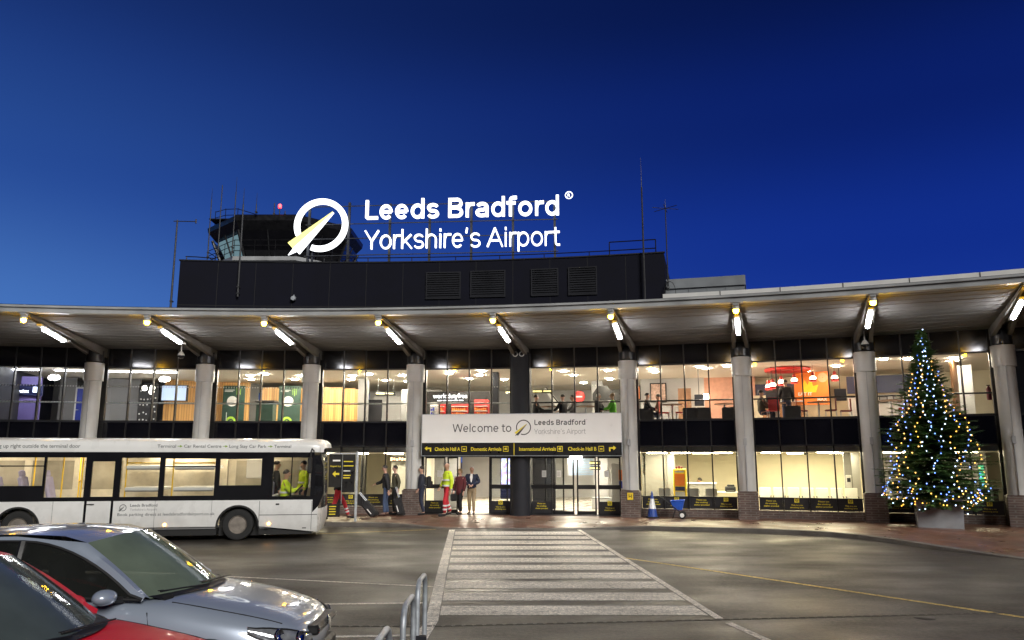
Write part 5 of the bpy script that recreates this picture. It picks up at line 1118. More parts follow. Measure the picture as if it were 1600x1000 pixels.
    N = [(*hip.lerp(Vector((0, 0, zlow)), 1.0 if longcoat else .6), .162, .192), ]; ED = []
    c = limb(N, ED, 0, [(*hip, .162, .19), (*(hip.lerp(ch, .5)), .145, .178), (*ch, .152, .196), (*(ch.lerp(nk, .62)), .100, .118)]); limb(N, ED, c, [(*nk.lerp(hd, .04), .058, .062)]); c -= 1
    for sh, (el, wr) in ((shl, al), (shr, ar)):
        el, wr = Vector(el), Vector(wr); limb(N, ED, c, [(*sh, .082), (*(sh.lerp(el, .5)), .074), (*el, .066), (*(el.lerp(wr, .5)), .058), (*(el.lerp(wr, .96)), .048)])
    v, f = skin_mesh(N, ED, 1); mb = MB(); mb.add(v, f, None, True); tp = mb.build('coat' if longcoat else 'jacket', CL[top], E, sharp=80)
    if shirt:
        mb = MB(); mb.grid([[(L+.075, -.035, 1.455), (L+.085, 0, 1.45), (L+.075, .035, 1.455)], [(L*.6+.135, -.055, 1.33), (L*.6+.150, 0, 1.33), (L*.6+.135, .055, 1.33)], [(L*.5+.135, -.012, 1.15), (L*.5+.14, 0, 1.15), (L*.5+.135, .012, 1.15)]], smooth=True, flip=True); sh_ = mb.build('shirt', CL[shirt], E)
    if bands:
        mb = MB()
        for z in bands.get('torso', ()):
            t = (z-.95)/.33; x = L*.6*t; mb.lathe([(1.04, z-.025), (1.05, z), (1.04, z+.025)], 20, Matrix.Translation((x, 0, 0)) @ Matrix.Diagonal((.164 if z < 1.1 else .158, .194, 1, 1)))
        if mb.v: mb.build('reflective_band', K['reflect'], tp)
        mb = MB()
        for q, (kn, an, toe) in ((1, ll), (-1, lr)):
            for t in bands.get('leg', ()):
                p = Vector(kn).lerp(Vector(an), t); mb.lathe([(.069, -.025), (.072, 0), (.069, .025)], 14, axis_matrix(p, Vector(an)-Vector(kn)))
        if mb.v: mb.build('reflective_band', K['reflect'], tr)
    for q, (kn, an, toe) in ((1, ll), (-1, lr)):
        an, toe = Vector(an), Vector(toe); d = (toe-an); d.z = 0 if abs(toe.z-.035) < .02 and an.z < .12 else d.z; d.normalize()
        base = an + Vector((0, 0, -.05)) if an.z < .14 else an
        v, f = skin_mesh([(*(an + Vector((0, 0, .0)) - d*.045 - Vector((0, 0, .045))), .052, .042), (*(an + d*.03 - Vector((0, 0, .03))), .062, .046), (*(toe - d*.02 + Vector((0, 0, .008))), .042, .044), (*(toe + d*.05), .034, .032)], [(0, 1), (1, 2), (2, 3)], 1)
        mb = MB(); mb.add(v, f, None, True); mb.build('shoe', CL[shoes], E, sharp=80)
    if not bald:
        mb = MB(); rows = []
        for i in range(7):
            ph = i/6*math.pi*.56; rows.append([])
            for j in range(17):
                th = 2*math.pi*j/16; fr = max(0, math.cos(th)); low = ph*(1 - .42*fr**2) if not hairlen else ph*(1-.40*fr**2)
                rr = 1.0 + .05*hairlen
                rows[-1].append((hd.x-.012 + .098*rr*math.sin(low)*math.cos(th),   .086*rr*math.sin(low)*math.sin(th), hd.z+.022 + .104*math.cos(low) - (.06*hairlen*max(0, i-3)/3 if fr < .4 else 0)))
        mb.grid(rows, smooth=True); mb.build('hair', CL[hair], E, sharp=80)
    return E
PV = .12
WALK_L = {'l': ((.20, .09, .53), (.26, .10, .10), (.46, .11, .04)), 'r': ((-.02, -.09, .50), (-.30, -.10, .16), (-.16, -.11, .05))}
person((-5.82, 26.75, PV), R_(10), 'striding worker in red trousers with silver bands behind the black bus stop sign', 'black', 'red', 'black', H=1.76, lean=.10,
       leg={'l': ((.22, .09, .52), (.36, .10, .11), (.55, .11, .05)), 'r': ((-.10, -.09, .50), (-.46, -.10, .20), (-.34, -.11, .05))}, bands={'torso': (1.12,), 'leg': (.45, .68)}, arms={'l': ((-.10, .26, 1.15), (.10, .26, .96)), 'r': ((.16, -.26, 1.15), (.36, -.20, 1.05))})
person((-4.45, 28.35, PV), R_(183), 'man in black jacket and blue jeans reaching forward over a black suitcase', 'black', 'jeans', 'leather', 'darkhair', H=1.78, lean=.05,
       arms={'r': ((.20, .27*-1, 1.15), (.42, -.24, 1.07)), 'l': ((-.06, .27, 1.12), (-.10, .30, .86))}, leg={'l': ((.05, .08, .50), (.04, .09, .09), (.23, .10, .035)), 'r': ((.03, -.08, .50), (-.06, -.09, .09), (.12, -.10, .035))})
person((-4.22, 28.85, PV), R_(200), 'man in olive brown jacket standing close behind the man in blue jeans', 'olive', 'black', 'black', 'darkhair', H=1.76, arms={'l': ((-.08, .30, 1.13), (-.02, .42, .90)), 'r': ((.0, -.25, 1.13), (.08, -.25, .87))})
person((-3.25, 28.75, PV), R_(188), 'young man in dark suit with white shirt and backpack beside the brick column base', 'suit', 'navy', 'black', 'darkhair', H=1.74, shirt='white', arms={'r': ((.03, -.24, 1.13), (.14, -.20, .92)), 'l': ((.0, .25, 1.13), (.12, .20, .92))}, leg={'l': ((.02, .10, .50), (-.10, .12, .09), (.09, .13, .035)), 'r': ((.08, -.12, .50), (.16, -.14, .09), (.35, -.15, .035))})
person((-2.28, 28.2, PV), R_(205), 'bald man in yellow high visibility jacket and red trousers walking past the doors', 'hivis', 'red', 'black', skin='tan', bald=True, H=1.88, bands={'torso': (.98, 1.16), 'leg': (.40, .68)},
       arms={'r': ((.02, -.27, 1.13), (.16, -.24, .92)), 'l': ((-.06, .26, 1.12), (-.02, .24, .86))}, leg={'l': ((.12, .10, .51), (.12, .11, .09), (.31, .12, .035)), 'r': ((-.0, -.09, .50), (-.16, -.10, .13), (.0, -.11, .045))})
person((-1.88, 29.0, PV), R_(232), 'woman in dark red coat and black trousers walking with a black handbag', 'burgundy', 'black', 'black', 'blond', H=1.64, longcoat=True, hairlen=1,
       leg={'l': ((.10, .09, .51), (.06, .10, .10), (.25, .11, .035)), 'r': ((-.0, -.09, .50), (-.12, -.10, .12), (.05, -.11, .045))})
person((-1.46, 29.05, PV), R_(262), 'white haired man in navy jacket and beige trousers holding his hands together', 'navy', 'beige', 'leather', 'whitehair', H=1.74, shirt='white', arms={'r': ((.06, -.28, 1.16), (.22, -.06, 1.06)), 'l': ((.04, .28, 1.16), (.22, .06, 1.05))},
       leg={'l': ((.10, .09, .51), (.10, .10, .09), (.29, .12, .035)), 'r': ((-.0, -.09, .50), (-.10, -.10, .11), (.07, -.12, .04))})
# bags
def suitcase(loc, rz, tilt, label):
    e = empty('suitcase', loc, rz, label, 'suitcase', 'black wheeled suitcases'); T = Matrix.Rotation(tilt, 4, 'Y')
    mb = MB(); mb.bbox(-.13, .13, -.20, .20, .06, .66, .04, T); mb.bbox(-.15, -.12, -.16, .16, .12, .40, .02, T); mb.build('case_body', CL['black'], e)
    mb = MB(); mb.tube([T @ Vector(p) for p in ((.09, -.13, .64), (.09, -.13, 1.02), (.09, .13, 1.02), (.09, .13, .64))], .012, 6); mb.build('pull_handle', K['steel'], e)
    for y in (-.15, .15): mb = MB(); mb.lathe([(.045, -.02), (.05, 0), (.045, .02)], 12, T @ axis_matrix((.08, y, .05), (0, 1, 0))); mb.build('wheel', K['tyre'], e)
    mb = MB(); mb.box(-.06, -.03, -.216, -.20, .18, .40, T); mb.box(-.156, -.15, -.03, .03, .2, .42, T); mb.build('luggage_tag', CL['white'], e)
suitcase((-4.72, 28.0, PV), R_(0), R_(-42), 'black suitcase tilted low on its wheels left of the man in blue jeans'); suitcase((-3.87, 28.25, PV), R_(0), R_(-18), 'black suitcase nearly upright right of the man in blue jeans')
e = empty('backpack', (-3.0, 28.79, 1.07), R_(188), 'dark backpack on the back of the young man in the suit', 'backpack'); mb = MB(); mb.bbox(-.09, .09, -.15, .15, 0, .42, .05); mb.bbox(-.14, -.08, -.11, .11, .04, .24, .03); mb.build('bag_body', CL['black'], e); mb = MB(); [mb.tube([(.09, y, .08), (.16, y*1.25, .1), (.24, y*1.3, .24), (.22, y*1.1, .40), (.10, y, .42)], .018, 6) for y in (-.11, .11)]; mb.build('strap', CL['grey'], e)
e = empty('handbag', (-2.10, 28.95, .60), R_(232), 'black handbag hanging at the side of the woman in dark red', 'handbag'); mb = MB(); mb.bbox(-.17, .17, -.06, .06, 0, .26, .04); mb.build('bag_body', CL['black'], e); mb = MB(); mb.tube([(-.1, 0, .25), (-.08, 0, .40), (.08, 0, .40), (.1, 0, .25)], .012, 6); mb.build('handle', CL['black'], e)
# in the bus and behind the glass
def at_bus(x, y, z): return Matrix.Translation(BUS.location) @ Matrix.Rotation(R_(9), 4, 'Z') @ Vector((x, y, z))
SIT = {'l': ((.42, .10, .93), (.40, .11, .50), (.58, .12, .46)), 'r': ((.42, -.10, .93), (.40, -.11, .50), (.58, -.12, .46))}
person(at_bus(-.98, .62, .10), R_(9), 'bus driver in yellow high visibility vest at the wheel of the white bus', 'hivis', 'navy', 'black', 'darkhair', H=1.72, leg=SIT, arms={'l': ((.16, .25, 1.14), (.38, .14, 1.20)), 'r': ((.16, -.25, 1.14), (.38, -.14, 1.22))}, bands={'torso': (1.12,)})
person(at_bus(-.62, 1.75, .36), R_(215), 'worker in yellow high visibility jacket standing at the front door inside the bus', 'hivis', 'navy', 'black', 'darkhair', H=1.70, bands={'torso': (1.1,)})
person(at_bus(-1.36, 1.5, .36), R_(20), 'passenger in dark jacket standing behind the bus driver', 'black', 'black', 'black', 'darkhair', H=1.70)
person(bayLoc(5, .62, 5.0, -.36), bayRz(5) + R_(180), 'office worker in yellow top bending over behind the grey desk', 'hivis', 'navy', 'black', 'darkhair', H=1.72, lean=.30, leg={'l': ((.42, .10, .93), (.40, .11, .52), (.58, .12, .50)), 'r': ((.42, -.10, .93), (.40, -.11, .52), (.58, -.12, .50))}, arms={'l': ((.34, .24, 1.12), (.50, .16, 1.02)), 'r': ((.34, -.24, 1.12), (.50, -.16, 1.02))})
SITF = {'l': ((.42, .10, .90), (.40, .11, .48), (.58, .12, .44)), 'r': ((.42, -.10, .90), (.40, -.11, .48), (.58, -.12, .44))}
for b, x, d, rz, lab, tp, hair in ((4, -1.70, 1.6, 20, 'person in dark coat sitting at the upper window beside the dark centre column', 'black', 'darkhair'), (4, -.62, 1.5, 150, 'person in black sitting at the upper window above the word Bradford', 'black', 'darkhair'), (4, -.28, 1.9, 200, 'person in grey top sitting at the upper window right of the one in black', 'grey', 'darkhair'), (4, .74, 1.5, 340, 'grey haired person in dark top sitting above the right end of the sign', 'black', 'whitehair'), (4, 1.30, 1.35, 170, 'person in bright green jacket sitting at the upper window beside the pale column', 'green', 'blond'),
    (5, -1.48, 1.5, 0, 'person in dark clothes sitting below the framed picture in the cafe', 'black', 'darkhair'), (5, -1.1, 2.2, 185, 'person in brown top sitting opposite in the cafe window', 'brown', 'darkhair'), (6, -1.42, 1.4, 20, 'person in olive jacket sitting at the left end of the restaurant window', 'olive', 'darkhair'), (6, -.55, 2.6, 100, 'person in black standing by the dark menu board in the restaurant', 'black', 'darkhair')):
    up = 'standing' in lab
    person(bayLoc(b, x, d, 3.35 if up else 2.90), bayRz(b) + R_(rz), lab, tp, 'navy', 'black', hair, H=1.70 if up else 1.68, leg=None if up else SITF, arms=None if up else {'l': ((.12, .26, 1.14), (.34, .16, 1.08)), 'r': ((.12, -.26, 1.14), (.34, -.16, 1.08))})
# ---------------------------------------------------------------- things on the pavement
def thing(name, label, cat, loc, rz=0, group=None): return empty(name, loc, rz, label, cat, group)
def part(mb, name, m, p): return mb.build(name, m, p)
# bus stop totem
e = thing('bus_stop_totem', 'black bus information sign on a steel post beside the front of the bus', 'sign', (-5.42, 25.75, .12), R_(2))
mb = MB(); mb.bbox(.36, .44, -.04, .04, 0, 2.22, .015); part(mb, 'post', K['steel'], e)
mb = MB(); mb.box(-.50, -.08, -.03, .03, 1.08, 2.12); mb.box(-.06, .34, -.03, .03, .92, 2.12); mb.box(-.50, -.10, -.02, .02, .15, .55); part(mb, 'sign_panel', K['signk'], e)
mb = MB(); mb.box(-.52, .36, -.015, .02, 2.13, 2.17); mb.box(-.075, -.065, -.02, .02, .55, 2.12); part(mb, 'panel_frame', K['steel'], e)
mb = MB(); y = -.034
mb.mat(1).text('London', -.36, 1.90, .07, .22, None, .005, y) if False else mb.mat(1).box(-.38, -.14, y, y+.003, 1.90, 1.95)
mb.mat(0).text('Airport bus', -.46, 1.72, .06, .34, None, .005, y)
ar = [(-.38, 1.50), (-.28, 1.60), (-.28, 1.53), (-.16, 1.53), (-.16, 1.47), (-.28, 1.47), (-.28, 1.40)]; mb.add([(a, y, b) for a, b in ar], [tuple(range(6, -1, -1))])
for i, (z, w_) in enumerate(((1.88, .30), (1.74, .32), (1.58, .22), (1.44, .24), (1.36, .22))): mb.mat(0 if i != 2 else 1).box(-.03, -.03+w_, y, y+.003, z, z+.03)
for i in range(4): mb.mat(0).box(-.44, -.24+.02*(i % 2), y+.01, y+.012, .22+.08*i, .25+.08*i)
part(mb, 'sign_lettering', [K['signy'], K['signw']], e)
# traffic cone
e = thing('traffic_cone', 'tall blue and white traffic cone standing by the office window', 'cone', (4.80, 27.45, .12)); e.scale = (.86, .86, .84)
mb = MB(); mb.bbox(-.24, .24, -.24, .24, 0, .05, .02); part(mb, 'cone_base', K['blackm'], e)
pr = [(.19, .05), (.165, .10), (.150, .32)]; K['coneb'] = mat('cone_blue', (.02, .06, .28), .5); mb = MB(); mb.lathe([(.20, .05), (.15, .36)], 20); part(mb, 'cone_body', K['coneb'], e); mb = MB(); mb.lathe([(.074, .76), (.03, 1.02), (.028, 1.05), (0, 1.055)], 20); part(mb, 'cone_tip', K['coneb'], e)
mb = MB(); mb.lathe([(.151, .36), (.0735, .76)], 20); part(mb, 'white_sleeve', K['reflect'], e)
# salt spreader
e = thing('salt_spreader', 'blue two wheeled salt spreader with black push handle by the office window', 'spreader', (5.62, 27.1, .12), R_(-16)); e.scale = (.80, .80, .80)
mb = MB(); v = [(-.16, -.12, .36), (.16, -.12, .36), (.16, .12, .36), (-.16, .12, .36), (-.30, -.24, .72), (.26, -.24, .76), (.26, .24, .76), (-.30, .24, .72)]; v2, f2 = v, [(0, 3, 2, 1), (0, 1, 5, 4), (1, 2, 6, 5), (2, 3, 7, 6), (3, 0, 4, 7)]
mb.add(v2, f2); mb.tube([v[4], v[5], v[6], v[7], v[4]], .022, 6); mb.add([(-.27, -.22, .70), (.24, -.22, .73), (.24, .22, .73), (-.27, .22, .70)], [(0, 1, 2, 3)]); part(mb, 'hopper', mat('hopper_blue', (.03, .12, .62), .35), e)
for y in (-.27, .23): mb = MB(); M = axis_matrix((.16, y, .15), (0, 1, 0)); mb.mat(0).lathe([(.09, 0), (.14, .0), (.15, .03), (.14, .06), (.09, .06)], 20, M); mb.mat(1).lathe([(0, -.005), (.09, .0), (.09, .06), (0, .065)], 16, M); part(mb, 'wheel', [K['tyre'], K['white']], e)
mb = MB(); 
for y in (-.16, .16): mb.tube([(.16, y, .15), (-.1, y, .42), (-.78, y, .92)], .018, 6); mb.tube([(-.1, y, .42), (-.24, y, .02)], .016, 6)
mb.tube([(-.78, -.16, .92), (-.80, .16, .93)], .02, 6); mb.tube([(.16, -.27, .15), (.16, .27, .15)], .015, 6); part(mb, 'push_handle', K['blackm'], e)
# hydrant plate
q = P(5, RC-.343, .83); e = thing('hydrant_sign', 'small yellow square sign with a black H on the brick column base', 'sign', q, -ang(5))
mb = MB(); mb.bbox(-.10, .10, -.006, .0, -.12, .12, .003); part(mb, 'sign_plate', K['yellow'], e); mb = MB()
for x0, x1, z0, z1 in ((-.05, -.03, -.06, .06), (.03, .05, -.06, .06), (-.05, .05, -.012, .012)): mb.box(x0, x1, -.010, -.007, z0, z1)
mb.box(-.07, .07, -.010, -.007, .075, .082); part(mb, 'sign_lettering', K['blackm'], e)
# brick pier and glass screen at the right
e = thing('brick_pier', 'low dark brick wall and pier behind the glass screen at the right edge', 'wall', (15.6, 25.3, .12), R_(-22)); mb = MB(); mb.bbox(-.75, -.2, -.1, .45, 0, 1.0, .01); mb.bbox(-.2, 1.6, .05, .3, 0, .62, .01); mb.bbox(-.78, -.17, -.13, .48, 1.0, 1.05, .01); part(mb, 'brickwork', K['brick'], e)
e = thing('glass_screen', 'low glass screen on steel posts at the right edge of the pavement', 'screen', (15.55, 24.85, .12), R_(-22)); mb = MB()
for x in (-.55, .9, 2.2): mb.bbox(x-.03, x+.03, -.03, .03, 0, 1.05, .008)
part(mb, 'screen_post', K['steel'], e); mb = MB(); mb.tube([(-.8, 0, 1.06), (2.3, 0, 1.06)], .02, 8); part(mb, 'top_rail', K['steel'], e)
for xa, xb in ((-.50, .85), (.95, 2.15)): mb = MB(); mb.add([(xa, 0, .1), (xb, 0, .1), (xb, 0, 1.02), (xa, 0, 1.02)], [(0, 1, 2, 3)]); part(mb, 'screen_glass', K['glass'], e)
e = thing('red_notice', 'small red notice on the brick wall behind the glass screen', 'notice', (15.95, 25.10, .50), R_(-22)); mb = MB(); mb.bbox(-.14, .14, -.012, 0, 0, .32, .004); part(mb, 'plate', K['red'], e); mb = MB(); mb.box(-.08, .08, -.016, -.013, .05, .07); mb.ring(.05, .07, 0, 6.283, 16, 0, None, 0, .2, -.0145); part(mb, 'symbol', K['white'], e)
# cycle hoops
H0 = thing('cycle_hoop', '', 'cycle stand', (-.98, 9.3, 0))
mb = MB(); r = .18
mb.tube([(0, -.37, -.02), (0, -.37, .62)] + [(0, -.37+r-r*math.cos(t), .62+r*math.sin(t)) for t in [i*math.pi/12 for i in range(1, 7)]] + [(0, .37-r+r*math.sin(t), .62+r*math.cos(t)) for t in [i*math.pi/12 for i in range(0, 7)]] + [(0, .37, -.02)], .026, 12); part(mb, 'hoop_tube', K['steel'], H0)
mb = MB(); [mb.lathe([(.08, .0), (.08, .012), (.034, .02), (.034, .05)], 14, Matrix.Translation((0, y, 0))) for y in (-.37, .37)]; part(mb, 'base_flange', K['steel'], H0)
for i, (x, y, lab) in enumerate(((-.99, 8.95, 'farthest galvanised cycle hoop with a dark clamp, beside the crossing'), (-.95, 7.55, 'middle galvanised cycle hoop of the row beside the crossing'), (-.96, 6.10, 'nearest galvanised cycle hoop, cut by the bottom of the picture'))):
    h_ = H0 if i == 0 else copy_tree(H0); h_.location = (x, y, 0); tag(h_, lab, 'cycle stand', 'cycle hoops beside the crossing')
mb = MB(); mb.bbox(-.05, .10, -.12, -.04, .16, .28, .01, Matrix.Translation((0, -.30, 0))); mb.bbox(.04, .10, -.06, .02, .05, .18, .01, Matrix.Translation((0, -.34, 0))); part(mb, 'clamp', K['darkgrey'], H0)
# ---------------------------------------------------------------- christmas tree
TX, TY = 12.72, 24.0
e = thing('tree_planter', 'grey square planter box under the decorated Christmas tree', 'planter', (TX+.02, TY, .10), R_(-24))
mb = MB(); a, b = .59, .62; z0, z1 = 0, .86
mb.add([(-a, -a, 0), (a, -a, 0), (a, a, 0), (-a, a, 0), (-b, -b, z1), (b, -b, z1), (b, b, z1), (-b, b, z1), (-b+.06, -b+.06, z1), (b-.06, -b+.06, z1), (b-.06, b-.06, z1), (-b+.06, b-.06, z1), (-b+.06, -b+.06, z1-.1), (b-.06, -b+.06, z1-.1), (b-.06, b-.06, z1-.1), (-b+.06, b-.06, z1-.1)], [(3, 2, 1, 0)] + [(i, (i+1) % 4, 4+(i+1) % 4, 4+i) for i in range(4)] + [(4+i, 4+(i+1) % 4, 8+(i+1) % 4, 8+i) for i in range(4)] + [(8+i, 8+(i+1) % 4, 12+(i+1) % 4, 12+i) for i in range(4)] + [(12, 13, 14, 15)])
part(mb, 'planter_box', mat('planter_grey', (.30, .31, .33), .6, 0, .15, 3, .2, 40), e)
XT = thing('christmas_tree', 'tall bushy fir Christmas tree covered in blue white and amber lights', 'tree', (TX, TY, .75))
HT = 5.3
mb = MB(); mb.tube([(0, 0, 0), (.02, 0, 1.5), (0, .01, 3.2), (0, 0, HT)], [.09, .075, .045, .008], 8); part(mb, 'trunk', mat('bark', (.06, .045, .035), .9, 0, .3, 10), XT)
rnd = random.Random(11)
def crown_r(z):       # silhouette radius of the crown at height z above the pot
    pts = ((0.0, 1.0), (.25, 1.42), (.65, 1.55), (1.1, 1.42), (1.7, 1.24), (2.3, 1.04), (2.9, .78), (3.5, .58), (4.1, .37), (4.7, .20), (5.3, .03))
    for (a, ra), (b, rb) in zip(pts, pts[1:]):
        if a <= z <= b: return lerp(ra, rb, (z-a)/(b-a))
    return .03
def in_crown_axis(z, th): return crown_r(z) * (1 + .10*math.sin(3*th + z*2.1) + .07*math.sin(7*th - z*4))
mbs = [MB(), MB(), MB()]
def needle_spray(mb, p, d, L, w_):
    d = d.normalized(); sd = d.cross(Vector((0, 0, 1))); sd = sd.normalized() if sd.length > .1 else Vector((1, 0, 0)); up = sd.cross(d)
    nn = 5
    for i in range(nn):
        t = (i+.3)/nn; q = p + d*L*t
        for s in (-1, 1):
            k = w_*(1.15-t*.75)*rnd.uniform(.8, 1.2); dd = (d*.75 + sd*s*rnd.uniform(.6, 1.0) + up*rnd.uniform(-.15, .45)).normalized(); n2 = dd.cross(up).normalized()*.013
            tip = q + dd*k; mb.add([q-n2*1.4, q+n2*1.4, tip], [(0, 1, 2)])
    mb.add([p - sd*.006, p + sd*.006, p + d*L*1.12], [(0, 1, 2)])
z = .05; wood = MB()
while z < HT - .12:
    nb = max(9, int(14 + 20*(1-z/HT)))
    for j in range(nb):
        th = rnd.uniform(0, 6.2832); R1 = in_crown_axis(z, th)*rnd.choice((rnd.uniform(.55, .9), rnd.uniform(.85, 1.08), rnd.uniform(.9, 1.22)))
        droop = lerp(.22, -.55, min(1, z/HT*1.2)); zz = z + rnd.uniform(-.05, .05)
        o = Vector((math.cos(th), math.sin(th), 0)); p0_ = Vector((0, 0, zz + .10 + .0)); tip = o*R1 + Vector((0, 0, zz - R1*droop*.6 + rnd.uniform(-.05, .10)))
        mid = p0_.lerp(tip, .55) + Vector((0, 0, -.04*R1))
        wood.tube([p0_, mid, tip], [.010, .006, .002], 4, None, False)
        m_ = mbs[rnd.choice((0, 0, 1, 1, 2))]
        nt_ = max(3, int(R1/.10))
        for i in range(nt_):
            t = lerp(.22, 1.0, (i+rnd.random()*.6)/nt_)
            q = (p0_.lerp(mid, t/.55) if t < .55 else mid.lerp(tip, (t-.55)/.45)); dirv = (tip-p0_).normalized()
            L = lerp(.30, .13, t)*min(1, .45+R1)
            sd = dirv.cross(Vector((0, 0, 1))).normalized()
            for s in (-1, 1): needle_spray(m_, q, dirv*.8 + sd*s*rnd.uniform(.5, 1.1) + Vector((0, 0, rnd.uniform(-.25, .15))), L*rnd.uniform(.8, 1.2), .085)
        needle_spray(m_, tip - (tip-mid).normalized()*.05, tip-mid, .16, .06)
    z += lerp(.115, .075, z/HT)
part(wood, 'branch', mat('twig', (.05, .04, .025), .9), XT)
for m_, c in zip(mbs, ((.075, .165, .045), (.12, .235, .06), (.16, .28, .08))): part(m_, 'foliage', mat('fir_needles', c, .6, 0, .25, 5), XT)
# strings of lights
bm = MB(); bm.lathe([(0, -.018), (.013, -.013), (.018, 0), (.013, .013), (0, .018)], 8)
BULB = {'blue': lamp('blue_bulb', (.10, .24, 1.0), 4.5, False), 'cold': lamp('cold_white_bulb', (.50, .68, 1.0), 5, False), 'amber': lamp('amber_bulb', (1.0, .46, .05), 4.5, False)}
def light_string(kind, pts, lab):
    e = thing('light_string', lab, 'fairy lights', (TX, TY, .75), 0, 'strings of lights on the Christmas tree')
    mb = MB(); mb.tube(pts, .004, 4, None, False); part(mb, 'wire', K['blackm'], e); base = None
    for p in pts:
        p = Vector(p) + Vector((p[0], p[1], 0)).normalized()*.03
        if base is None: base = o = bm.build('bulb', BULB[kind], e)
        else: o = base.copy(); LINK(o); setparent(o, e)
        o.location = p
def sp(th0, z0, z1, n, wob=.12, tw=.35):
    pts = []
    for i in range(n):
        z = lerp(z0, z1, i/(n-1)) + rnd.uniform(-.03, .03); th = th0 + wob*math.sin(i*.9 + th0*3) + tw*(i/n - .5); r = in_crown_axis(z, th)*rnd.uniform(.92, 1.02); pts.append((r*math.cos(th), r*math.sin(th), z - r*.05))
    return pts
F = -math.pi/2 + math.atan2(TX, TY) * -1
desc = ['leftmost', 'second from the left', 'third from the left', 'fourth from the left', 'middle', 'fifth from the right', 'fourth from the right', 'third from the right', 'second from the right', 'rightmost']
for i in range(10):
    th = -math.pi/2 - .45 + (i-4.5)*.235; kind = ('blue', 'amber', 'blue', 'amber', 'cold', 'blue', 'cold', 'amber', 'blue', 'amber')[i]; z0 = (.25, .6, .1, .45, 1.0, .3, .2, .35, .15, .1)[i]
    light_string(kind, sp(th, z0, (3.4, 3.9, 4.5, 4.2, 4.9, 5.0, 4.6, 4.3, 4.0, 3.5)[i], 27, tw=(.1, -.25, .1, .2, 0, .1, -.1, .3, .1, -.2)[i]), '%s light string running down the tree, %s of ten' % ({'blue': 'blue', 'amber': 'amber', 'cold': 'cold white'}[kind], desc[i]))
for kind, z0, n in (('amber', .16, 40), ('blue', .42, 30), ('cold', .03, 14)):
    pts = []
    for i in range(n):
        th = -math.pi/2 - .45 - 1.5 + 3.0*i/(n-1); z = z0 + .16*math.sin(i*1.1) + rnd.uniform(-.10, .12); r = in_crown_axis(max(0, z), th)*rnd.uniform(.9, 1.02); pts.append((r*math.cos(th), r*math.sin(th), z))
    light_string(kind, pts, {'amber': 'amber', 'blue': 'blue', 'cold': 'cold white'}[kind] + ' light string looped round the lowest tree branches')
light_string('cold', [(.12*math.cos(t*2.4)*(1.3-t/10), .12*math.sin(t*2.4)*(1.3-t/10), 4.55+t*.075) for t in range(11)], 'cold white string wound round the tip of the Christmas tree')
# ---------------------------------------------------------------- furnishings seen through the glass
def inb(name, label, cat, b, x, d, z, group=None, drz=0): return empty(name, bayLoc(b, x, d, z), bayRz(b) + drz, label, cat, group)
# bay -1 and 0
e = inb('shop_fascia', 'dark blue fascia sign with white lettering in the purple lounge window', 'sign', -1, -2.1, 3.9, 4.65); mb = MB(); mb.bbox(-.75, .85, 0, .08, 0, .46, .01); part(mb, 'sign_panel', K['navy'], e); mb = MB(); mb.text('Travelex', -.38, .12, .15, .72, None, .01, -.005); part(mb, 'sign_lettering', lamp('lit_sign_letter', (.85, .9, 1), 3, False), e)
mb = MB(); mb.box(.48, .72, -.01, 0, .14, .36); part(mb, 'lit_symbol', lamp('lit_symbol', (.6, .7, 1), 3, False), e)
for b, x, lab in ((-1, -.2, 'glowing white cluster pendant lamp hanging above the rear of the bus'), (0, -.21, 'glowing white cluster pendant lamp in front of the hanging television')):
    e = inb('pendant_lamp', lab, 'lamp', b, x, 2.0, 5.1, 'white cluster pendants in the left lounges'); mb = MB(); mb.tube([(0, 0, .2), (0, 0, .54)], .008, 5); part(mb, 'cord', K['steel'], e); mb = MB()
    for i in range(7): t = i*.9; mb.lathe([(0, -.10), (.07, -.07), (.10, 0), (.07, .07), (0, .10)], 10, Matrix.Translation((.13*math.cos(t)*(i > 0), .13*math.sin(t)*(i > 0), .12+.03*(i % 2))))
    part(mb, 'lamp_shade', lamp('pendant_glass', (1, .95, .9), 9), e)
e = inb('television', 'wall screen glowing pale blue beside the dotted black panel', 'screen', 0, -.96, 5.9, 4.66); mb = MB(); mb.bbox(-.58, .58, 0, .08, -.03, .70, .01); part(mb, 'casing', K['blackm'], e); mb = MB(); mb.add([(-.54, -.004, .01), (.50, -.004, .01), (.50, -.004, .66), (-.54, -.004, .66)], [(0, 1, 2, 3)]); part(mb, 'display', lamp('tv_picture', (.42, .66, 1.0), .75), e)
e = inb('dotted_panel', 'tall black panel with white dots and two round lights in the grey lounge', 'panel', 0, -1.98, 5.6, 3.4); mb = MB(); mb.bbox(-.40, .40, 0, .1, 0, 1.95, .02); part(mb, 'panel_board', K['blackm'], e); mb = MB(); rr = random.Random(3)
for i in range(26): x, z = -.32 + .16*(i % 5) + rr.uniform(-.04, .04), .1 + .30*(i//5) + rr.uniform(-.06, .06); mb.lathe([(0, .004), (.035, .0)], 10, axis_matrix((x, -.002, z), (0, -1, 0)))
part(mb, 'white_dots', K['white'], e); mb = MB(); [mb.lathe([(0, .05), (.10, .03), (.12, 0)], 14, axis_matrix((x, -.002, z), (0, -1, 0))) for x, z in ((-.16, 1.78), (.16, 1.80), (.14, 1.62))]; part(mb, 'round_lights', lamp('panel_spot', (1, .95, .85), 6, False), e)
